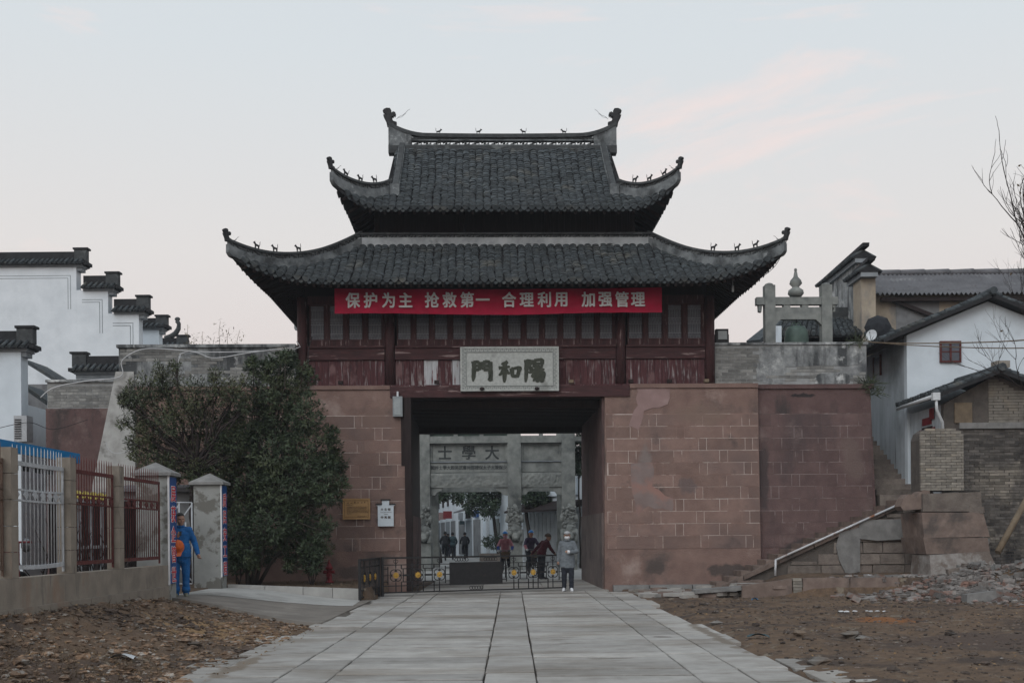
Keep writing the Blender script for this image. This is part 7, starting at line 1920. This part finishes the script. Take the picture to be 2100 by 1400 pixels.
# ================================================================== people
def seg_dist(p, a, b):
    ab = b-a; t = max(0, min(1, (p-a).dot(ab)/max(ab.length_squared, 1e-9))); return (p-(a+ab*t)).length, t
def figure(root, J, M_, voxel=.012, scale=1.0, fat=1.0, coat_hem=None, hands=True):
    """one continuous body grown from a posed skeleton; M_ maps region -> material"""
    V = {k: Vector(v)*scale for k, v in J.items()}
    mb = MB(); caps = []
    def tube(names, rad, region):
        pts = [V[n] if isinstance(n, str) else n for n in names]; k = len(pts)
        rad = [(r if hasattr(r, '__len__') else (r, r)) for r in rad]; rad = [(a*scale, b*scale) for a, b in rad]
        out = []; ro = []
        for i in range(k-1):
            for s in range(4):
                t = s/4; out.append(pts[i].lerp(pts[i+1], t)); ro.append((rad[i][0]*(1-t)+rad[i+1][0]*t, rad[i][1]*(1-t)+rad[i+1][1]*t))
            caps.append((pts[i], pts[i+1], max(rad[i]), max(rad[i+1]), region))
        out.append(pts[-1]); ro.append(rad[-1])
        mb.tube(out, ro, 14)
        for i, p in enumerate(pts): mb.ball(p, [min(rad[i])]*3, 10, 6)
    f = fat
    tube(['pelvis', 'spine', 'chest', 'neckb'], [(.115*f, .160*f), (.110*f, .150*f), (.120*f, .165*f), (.075, .10)], 'top')
    tube(['neckb', 'neck', 'headb'], [.062, .054, .055], 'skin')
    for s in 'LR':
        tube([V['chest'].lerp(V['neckb'], .35), 'sh'+s], [.09*f, .066*f], 'top')
        tube(['sh'+s, 'el'+s, 'wr'+s], [.066*f, .055*f, .044*f], 'top')
        tube(['hip'+s, 'kn'+s, 'an'+s], [(.098*f, .098*f), .070*f, .056*f], 'legs')
        tube(['pelvis', 'hip'+s], [.125*f, .105*f], 'legs' if coat_hem is None else 'top')
        a, t = V['an'+s], V['to'+s]
        tube(['an'+s, a.lerp(t, .4)-Vector((0, 0, .012*scale)), 'to'+s], [.048, .046, .036], 'shoe')
        hl = a + (a-t).normalized()*.05*scale; hl.z = t.z; mb.ball(hl, .042*scale, 8, 5); caps.append((hl, t, .045*scale, .04*scale, 'shoe'))
        # hand: palm, four fingers with a bend, thumb from the side of the palm
        w_, h_ = V['wr'+s], V['ha'+s]; d = (h_-w_).normalized(); sd = V.get('hs'+s)
        sd = (sd.normalized() if sd else Vector((1, 0, 0))); sd = (sd-d*sd.dot(d)).normalized(); nn = d.cross(sd)
        pl = w_ + d*.085*scale
        tube([w_, w_+d*.045*scale, pl], [.028, (.036, .036), (.034, .034)], 'skin')
        if hands:
            curl = J.get('curl'+s, (0.5,))[0] if isinstance(J.get('curl'+s), tuple) else .5
            for k in range(4):
                o = pl + sd*((k-1.5)*.019*scale) - d*.012*scale; L = (.036, .042, .039, .031)[k]*scale
                d2 = (d*math.cos(curl*.7)+nn*math.sin(curl*.7)); d3 = (d*math.cos(curl*2)+nn*math.sin(curl*2))
                tube([o, o+d2*L, o+d2*L+d3*L*.9], [.0095, .009, .0075], 'skin')
            o = w_ + d*.03*scale - sd*.026*scale
            tube([o, o+(d*.6-sd*.7+nn*.2).normalized()*.04*scale, o+(d*.9-sd*.45+nn*.4).normalized()*.068*scale], [.012, .0105, .009], 'skin')
    # head with face
    hc = V['head']; fw = V.get('face', Vector((0, -1, 0))).normalized(); up = (hc-V['headb']).normalized(); up = (up-fw*up.dot(fw)).normalized(); rt_ = fw.cross(up).normalized()
    B = Matrix((rt_, fw, up)).transposed().to_4x4()
    HS = 1.10*scale
    def hb(x, y, z, r): mb.ball(hc + B @ (Vector((x, y, z))*HS), [q*HS for q in r], 14, 9, B)
    hb(0, -.010, .030, (.076, .094, .088)); hb(0, .012, -.035, (.062, .074, .078)); hb(0, .045, -.078, (.036, .034, .034))
    hb(0, .088, -.018, (.015, .020, .026)); hb(0, .080, .022, (.05, .014, .014)); hb(0, .078, -.060, (.026, .012, .010))
    for s in (-1, 1): hb(s*.074, -.004, -.012, (.012, .024, .034)); hb(s*.035, .066, -.028, (.026, .018, .022))
    caps.append((hc-up*.08*scale, hc+up*.05*scale, .10*scale, .10*scale, 'skin'))
    if coat_hem:
        tube(['spine', 'pelvis', V['pelvis']+Vector((0, 0, -coat_hem*scale))], [(.12*f, .17*f), (.135*f, .185*f), (.14*f, .195*f)], 'top')
    inv = rinv(root); me = mb.mesh('body', [M_['top']])
    ob = bpy.data.objects.new('tmp', me)
    rm = ob.modifiers.new('r', 'REMESH'); rm.mode = 'VOXEL'; rm.voxel_size = voxel*scale; rm.use_smooth_shade = True
    sm = ob.modifiers.new('s', 'SMOOTH'); sm.factor = .5; sm.iterations = 2
    me2 = to_mesh(ob)
    regs = list(dict.fromkeys(M_.keys())); me2.materials.clear()
    for r in regs: me2.materials.append(M_[r])
    import numpy as np
    npoly, nv = len(me2.polygons), len(me2.vertices)
    C = np.empty(npoly*3); me2.polygons.foreach_get('center', C); C = C.reshape(-1, 3)
    best = np.full(npoly, 1e9); idx = np.zeros(npoly, int)
    def sdist(a, b):
        a, b = np.array(a), np.array(b); ab = b-a; t = np.clip(((C-a) @ ab)/max(ab @ ab, 1e-9), 0, 1)
        return np.linalg.norm(C-(a+t[:, None]*ab), axis=1), t
    for a, b, r0_, r1_, rg_2 in caps:
        d, t = sdist(a, b); q = d/(r0_+(r1_-r0_)*t); w_ = q < best
        best[w_] = q[w_]; idx[w_] = regs.index(rg_2) if rg_2 in regs else 0
    if 'sleeve' in M_:
        for s in 'LR':
            d, t = sdist(V['el'+s].lerp(V['wr'+s], .35), V['wr'+s]); idx[(d < .07*scale) & (idx == regs.index('top'))] = regs.index('sleeve')
    if coat_hem:
        hz_ = V['pelvis'].z - coat_hem*scale; near = np.abs(C[:, 0]) < .3*scale; T_, L_ = regs.index('top'), regs.index('legs')
        up_ = near & (idx == L_) & (C[:, 2] > hz_); dn_ = near & (idx == T_) & (C[:, 2] < hz_-.015)
        idx[up_] = T_; idx[dn_] = L_
    skinv = set(v for p, i in zip(me2.polygons, idx) if regs[i] == 'skin' for v in p.vertices)
    co = np.empty(nv*3); no = np.empty(nv*3); me2.vertices.foreach_get('co', co); me2.vertices.foreach_get('normal', no)
    co = co.reshape(-1, 3); no = no.reshape(-1, 3)
    for i in range(nv):
        if i in skinv: continue
        x, y, z = co[i]; n = mnoise.noise(Vector((x*11, y*11, z*16))) + .6*mnoise.noise(Vector((x*25+3, y*25, z*34)))
        co[i] += no[i]*n*.010
    me2.vertices.foreach_set('co', co.ravel()); me2.update(); idx = idx.tolist()
    me2.polygons.foreach_set('material_index', idx); me2.polygons.foreach_set('use_smooth', [True]*len(idx))
    body = bpy.data.objects.new('body', me2); me2.name = 'body'; col.objects.link(body); body.parent = root
    # eyes and mouth
    for s in (-1, 1):
        m = MB(); m.ball(hc + B @ (Vector((s*.031, .080, .006))*HS), [.012*scale, .007*scale, .006*scale], 8, 5, B); bo = bpy.data.objects.new('eye', m.mesh('eye', m_hair)); col.objects.link(bo); bo.parent = root
    m = MB(); m.ball(hc + B @ (Vector((0, .086, -.058))*HS), [.022*scale, .007*scale, .003*scale], 8, 5, B); bo = bpy.data.objects.new('mouth', m.mesh('mouth', flat('lips', (.22, .09, .08)) if 'lips' not in MATS else MATS['lips'])); col.objects.link(bo); bo.parent = root
    return V, B, hc
def wear(root, name, material, fn):
    m = MB(); m.sm = True; fn(m); o = bpy.data.objects.new(name, m.mesh(name, material)); col.objects.link(o); o.parent = root; return o
def shell_cap(m, hc, B, r, zmin, scale, back=0.0, tilt=0.0):
    """part of an ellipsoid above a tilted plane: hair, cap or helmet"""
    n, k = 20, 8; T = B @ Matrix.Rotation(tilt, 4, 'X')
    vs = []
    for i in range(k+1):
        ph = math.asin(max(-1, zmin)) + (math.pi/2-math.asin(max(-1, zmin)))*i/k
        for j in range(n):
            a = 2*math.pi*j/n; vs.append(hc + T @ (Vector((r[0]*math.cos(ph)*math.cos(a), r[1]*math.cos(ph)*math.sin(a)-.012+back, r[2]*math.sin(ph)+.028))*scale*1.10))
    m.add(vs, [(i*n+j, i*n+(j+1) % n, (i+1)*n+(j+1) % n, (i+1)*n+j) for i in range(k) for j in range(n)] + [tuple(range(n))[::-1]])
STAND = dict(pelvis=(0, 0, .95), spine=(0, 0, 1.10), chest=(0, .005, 1.30), neckb=(0, .01, 1.43), neck=(0, .005, 1.47), headb=(0, -.005, 1.52), head=(0, -.02, 1.59), face=(0, -1, 0),
             shL=(.165, .01, 1.375), elL=(.215, .03, 1.12), wrL=(.22, -.05, .90), haL=(.22, -.08, .80), shR=(-.165, .01, 1.375), elR=(-.215, .03, 1.12), wrR=(-.22, -.05, .90), haR=(-.22, -.08, .80),
             hsL=(0, 1, 0), hsR=(0, 1, 0), hipL=(.09, 0, .90), knL=(.10, -.01, .50), anL=(.10, .03, .09), toL=(.12, -.13, .035), hipR=(-.09, 0, .90), knR=(-.10, -.01, .50), anR=(-.10, .03, .09), toR=(-.12, -.13, .035))
def pose(**k): d = dict(STAND); d.update(k); return d

# --- worker in blue overalls at the yard gate; his right hand at the chest holds a phone and the hard hat hangs from it
wk = thing('person', 'worker in blue overalls holding an orange hard hat at the yard gate', 'person', (P(371, 1200, 24.0).x, 24.0, .315), R(12))
J = pose(elR=(-.25, -.02, 1.14), wrR=(-.07, -.23, 1.22), haR=(.0, -.27, 1.30), hsR=(.3, 1, -.6), elL=(.27, .05, 1.13), wrL=(.34, -.06, .90), haL=(.37, -.09, .81), face=(.35, -1, -.05))
V, B, hc = figure(wk, J, dict(top=m_work, skin=m_skin, legs=m_work, shoe=m_shoe), .010, 1.01, 1.12, coat_hem=.12)
wear(wk, 'hair', m_hair, lambda m: (shell_cap(m, hc, B, (.092, .112, .108), .30, 1.01, -.010, R(9))))
wear(wk, 'collar', m_work, lambda m: m.lathe([(.085, 0), (.095, .03), (.078, .055), (.07, .04)], 14, (0, .01, 1.435)))
for x in (.10, -.10): wear(wk, 'trouser_cuff', m_work, lambda m: m.lathe([(.082, 0), (.084, .05), (.074, .12)], 12, (x, .025, .13)))
hh_ = thing('hard_hat', 'orange hard hat hanging from the worker\'s hand', 'hard hat', wk.matrix_world @ Vector((-.06, -.33, 1.02)))
T = wk.matrix_world @ Matrix.Translation((-.05, -.31, 1.06)) @ Matrix.Rotation(R(68), 4, 'X') @ Matrix.Rotation(R(25), 4, 'Y')
m = MB(); m.sm = True; m.lathe([(.155, 0), (.15, .012), (.125, .02), (.122, .06), (.10, .11), (.06, .142), (.004, .15)], 20); m.build('shell', m_helm, hh_, T)
m = MB(); m.prism([(-.11, -.09), (.11, -.09), (.08, -.20), (0, -.225), (-.08, -.20)], .012, (0, 0, .002), Vector((1, 0, 0)), Vector((0, 1, 0)), Vector((0, 0, 1))); m.build('brim', m_helm, hh_, T)
for k in (-1, 0, 1):
    m = MB(); m.tube([(k*.03, -.10+.2*t, .155-.09*(2*t-1)**2) for t in [i/8 for i in range(9)]], .008, 5); m.build('rib', m_helm, hh_, T)
m = MB(); m.box((-.022, -.006, -.045), (.022, .006, .045)); 
o = single(m, 'phone', m_black, 'small dark phone held at the worker\'s chest', 'phone', frame=wk.matrix_world @ Matrix.Translation((.02, -.31, 1.32)) @ Matrix.Rotation(R(-25), 4, 'X'))

# --- masked man in a grey jacket beside the barrier
mm = thing('person', 'man in grey jacket, pale cap and white mask walking past the barrier end', 'person', (P(1164, 1200, 31.7).x, 31.7, 0), R(-4))
J = pose(elL=(.27, -.02, 1.13), wrL=(.08, -.24, 1.12), haL=(.0, -.28, 1.14), hsL=(0, .2, 1), elR=(-.24, .06, 1.12), wrR=(-.26, .05, .88), haR=(-.26, .04, .78), knL=(.11, -.06, .50), anL=(.11, -.02, .09), toL=(.14, -.19, .035), knR=(-.09, -.02, .50), anR=(-.10, .10, .10), toR=(-.12, -.06, .035), head=(0, -.035, 1.585))
V, B, hc = figure(mm, J, dict(top=m_coat, skin=m_skin, legs=m_trous, shoe=m_mask), .011, .955, 1.15, coat_hem=.26)
wear(mm, 'cap', m_cap, lambda m: (shell_cap(m, hc, B, (.092, .112, .095), .22, .955, .0, R(6)), m.ball(hc + B @ Vector((0, .115, .045)), (.075, .05, .008), 12, 5, B)))
wear(mm, 'face_mask', m_mask, lambda m: m.ball(hc + B @ (Vector((0, .035, -.052))*.955), (.077, .080, .064), 14, 8, B))
wear(mm, 'hair', m_hairg, lambda m: shell_cap(m, hc, B, (.083, .10, .092), -.1, .955, -.015, R(28)))
wear(mm, 'glove', m_mask, lambda m: m.ball(V['wrL'].lerp(V['haL'], .55), (.055, .05, .05), 10, 6))
wear(mm, 'lapel', m_coat, lambda m: m.lathe([(.085, 0), (.10, .03), (.08, .06), (.07, .04)], 14, (0, 0, 1.36)))

# --- bicycles
def bicycle(name, label, base, rz, basket=False, group=None, colour=m_iron, cat='bicycle'):
    t = thing(name, label, cat, base, rz, group); fr = t.matrix_world.copy() if False else Matrix.Translation(base) @ Matrix.Rotation(rz, 4, 'Z')
    def wheel(y):
        m = MB(); m.tube([(0, y+.31*math.cos(a), .33+.31*math.sin(a)) for a in [i*math.pi/12 for i in range(25)]], .02, 6, False); w_ = m.build('wheel', m_tyre, t, fr)
        m = MB()
        for k in range(8): a = k*math.pi/4; m.tube([(0, y, .33), (0, y+.3*math.cos(a), .33+.3*math.sin(a))], .004, 3)
        m.tube([(-.03, y, .33), (.03, y, .33)], .02, 6); m.build('spokes', m_steel, w_, fr)
    wheel(-.52); wheel(.52)
    m = MB()
    for a, b in (((0, -.44, .86), (0, .05, .32)), ((0, -.40, .78), (0, .22, .78)), ((0, .05, .32), (0, .24, .88)), ((0, .05, .32), (0, .52, .33)), ((0, .22, .78), (0, .52, .33)), ((0, -.52, .33), (0, -.42, .96))): m.tube([a, b], .018, 6)
    m.build('frame', colour, t, fr)
    m = MB(); m.tube([(-.28, -.26, 1.0), (-.2, -.38, 1.0), (0, -.43, .98), (.2, -.38, 1.0), (.28, -.26, 1.0)], .014, 6); m.build('handlebar', m_steel, t, fr)
    m = MB(); m.ball((0, .26, .91), (.09, .14, .04), 8, 5); m.build('saddle', m_black, t, fr)
    m = MB(); m.tube([(-.14, .05, .22), (-.03, .05, .32), (.03, .05, .32), (.14, .05, .42)], .014, 5); m.build('crank', m_steel, t, fr)
    if basket:
        m = MB(); m.hexa([(-.13, -.72, .70), (.13, -.72, .70), (.13, -.50, .70), (-.13, -.50, .70), (-.17, -.78, .95), (.17, -.78, .95), (.17, -.48, .95), (-.17, -.48, .95)]); m.build('basket', m_wicker, t, fr)
    return t
RIDE = dict(pelvis=(0, .26, 1.0), spine=(0, .22, 1.14), chest=(0, .14, 1.33), neckb=(0, .10, 1.46), neck=(0, .085, 1.49), headb=(0, .07, 1.535), head=(0, .05, 1.605), face=(0, -1, 0),
            shL=(.158, .12, 1.395), elL=(.27, -.02, 1.18), wrL=(.26, -.20, 1.03), haL=(.25, -.28, 1.0), shR=(-.158, .12, 1.395), elR=(-.27, -.02, 1.18), wrR=(-.26, -.20, 1.03), haR=(-.25, -.28, 1.0), hsL=(1, 0, 0), hsR=(1, 0, 0),
            hipL=(.09, .24, .96), knL=(.12, -.10, .74), anL=(.13, .06, .44), toL=(.14, -.10, .40), hipR=(-.09, .24, .96), knR=(-.12, -.04, .56), anR=(-.13, .06, .24), toR=(-.14, -.10, .20))
def helmet(root, hc, B, material, sc_=1.0):
    wear(root, 'helmet', material, lambda m: (shell_cap(m, hc, B, (.10, .125, .115), .15, sc_, 0, R(4)), m.ball(hc + B @ Vector((0, .10, .06)), (.075, .05, .012), 10, 5, B)))
def base_at(px, D): return (P(px, 1100, D).x, D, 0)
# rider in pink coming towards the gate
bp = base_at(1036, 43.0)
bicycle('bicycle', 'bicycle with a front basket ridden by the woman in the pink jacket', bp, 0, True)
r1 = thing('person', 'cyclist in pink jacket, blue helmet and pink mask riding towards the gate', 'person', bp)
V, B, hc = figure(r1, dict(RIDE), dict(top=m_pink, skin=m_skin, legs=m_trous, shoe=m_dshoe, sleeve=m_sleeve), .014, .96, 1.12, hands=False)
helmet(r1, hc, B, m_helmb, .96); wear(r1, 'face_mask', m_maskp, lambda m: m.ball(hc + B @ (Vector((0, .035, -.052))*.96), (.077, .080, .062), 12, 8, B))
wear(r1, 'glove', m_mask, lambda m: m.ball(V['haL'], (.05, .06, .045), 8, 5))
wear(r1, 'glove', m_mask, lambda m: m.ball(V['haR'], (.05, .06, .045), 8, 5))
# second rider stopped behind the woman in maroon
bp = base_at(1090, 44.2)
bicycle('bicycle', 'bicycle held still by the cyclist in the purple vest', bp, R(14), True)
r2 = thing('person', 'cyclist in purple vest and blue helmet stopped behind the woman in maroon', 'person', bp, R(14))
V, B, hc = figure(r2, dict(RIDE), dict(top=m_vest, skin=m_skin, legs=m_trous, shoe=m_dshoe, sleeve=m_pink), .014, .98, 1.12, hands=False)
helmet(r2, hc, B, m_helmb, .98)
wear(r2, 'glove', m_mask, lambda m: m.ball(V['haL'], (.05, .06, .045), 8, 5))
wear(r2, 'glove', m_mask, lambda m: m.ball(V['haR'], (.05, .06, .045), 8, 5))
# woman in maroon, seen half from behind, stooping, one arm out to the barrier side
wo2 = thing('person', 'woman in maroon jacket stooping with one arm held out behind the barrier', 'person', base_at(1110, 40.6), R(120))
J = pose(spine=(0, -.06, 1.08), chest=(0, -.16, 1.25), neckb=(0, -.22, 1.36), neck=(0, -.235, 1.39), headb=(0, -.26, 1.43), head=(0, -.31, 1.49), face=(0, -1, -.35), shL=(.16, -.15, 1.32), elL=(.34, .0, 1.10), wrL=(.50, .08, .92), haL=(.56, .09, .86), shR=(-.17, -.16, 1.32), elR=(-.22, -.26, 1.08), wrR=(-.16, -.42, .95), haR=(-.14, -.48, .90))
V, B, hc = figure(wo2, J, dict(top=m_maroon, skin=m_skin, legs=m_trous, shoe=m_dshoe), .014, .97, 1.12, coat_hem=.1)
wear(wo2, 'hair', m_hairg, lambda m: shell_cap(m, hc, B, (.10, .118, .112), -.05, .97, -.02, R(12)))
# far cyclists riding away, and two people farther up the street
def far_rider(px, D, lab, blab, top, legs, s=1.0, pack=None):
    bp = base_at(px, D); bicycle('bicycle', blab, bp, math.pi+R(6))
    r = thing('person', lab, 'person', bp, math.pi+R(6))
    V, B, hc = figure(r, dict(RIDE), dict(top=top, skin=m_skin, legs=legs, shoe=m_dshoe), .024, s, 1.2, hands=False)
    wear(r, 'hair', m_hair, lambda m: shell_cap(m, hc, B, (.095, .115, .11), -.5, s, -.01))
    if pack: wear(r, 'backpack', pack, lambda m: m.ball((0, .34, 1.28), (.15, .10, .2), 10, 6))
far_rider(913, 72, 'cyclist in black coat riding away, leftmost of the three up the street', 'bicycle under the leftmost of the three distant cyclists', m_dcoat, m_trous, 1.03)
far_rider(928, 74, 'cyclist in teal coat with a backpack riding away, middle of the three', 'bicycle under the middle one of the three distant cyclists', m_teal, m_trous, 1.0, m_teal)
far_rider(953, 74.5, 'cyclist in black coat riding away alone, rightmost of the three', 'bicycle under the rightmost of the three distant cyclists', m_dcoat, m_trous, 1.0)
for px, D, lab, c in ((884, 96, 'distant walker in grey far up the street beside the arch pillar', m_coat), (889, 104, 'distant walker in dark blue far up the street', m_vest), (919, 84, 'walker in purple ahead of the three cyclists', m_maroon)):
    w2 = thing('person', lab, 'person', base_at(px, D), math.pi)
    V, B, hc = figure(w2, pose(knL=(.10, -.08, .50), anL=(.10, -.05, .09), toL=(.11, -.2, .035), anR=(-.10, .14, .12), toR=(-.12, 0, .035)), dict(top=c, skin=m_skin, legs=m_trous, shoe=m_dshoe), .03, .98, 1.15, coat_hem=.15, hands=False)
    wear(w2, 'hair', m_hair, lambda m: shell_cap(m, hc, B, (.09, .11, .105), -.4, .98, -.01))
# ================================================================== thin evening haze
hz = MB(); hz.box((-1000, -260, -1.4), (1000, 1600, 17.5))
mh = bpy.data.materials.new('haze_air'); mh.use_nodes = True; mh.node_tree.nodes.clear()
_v = mh.node_tree.nodes.new('ShaderNodeVolumePrincipled'); _o = mh.node_tree.nodes.new('ShaderNodeOutputMaterial')
_v.inputs['Color'].default_value = (.86, .93, 1, 1); _v.inputs['Density'].default_value = .0005
mh.node_tree.links.new(_v.outputs[0], _o.inputs['Volume'])
tag(hz.build('haze', mh), kind='stuff')
bpy.data.scenes.remove(_scr)
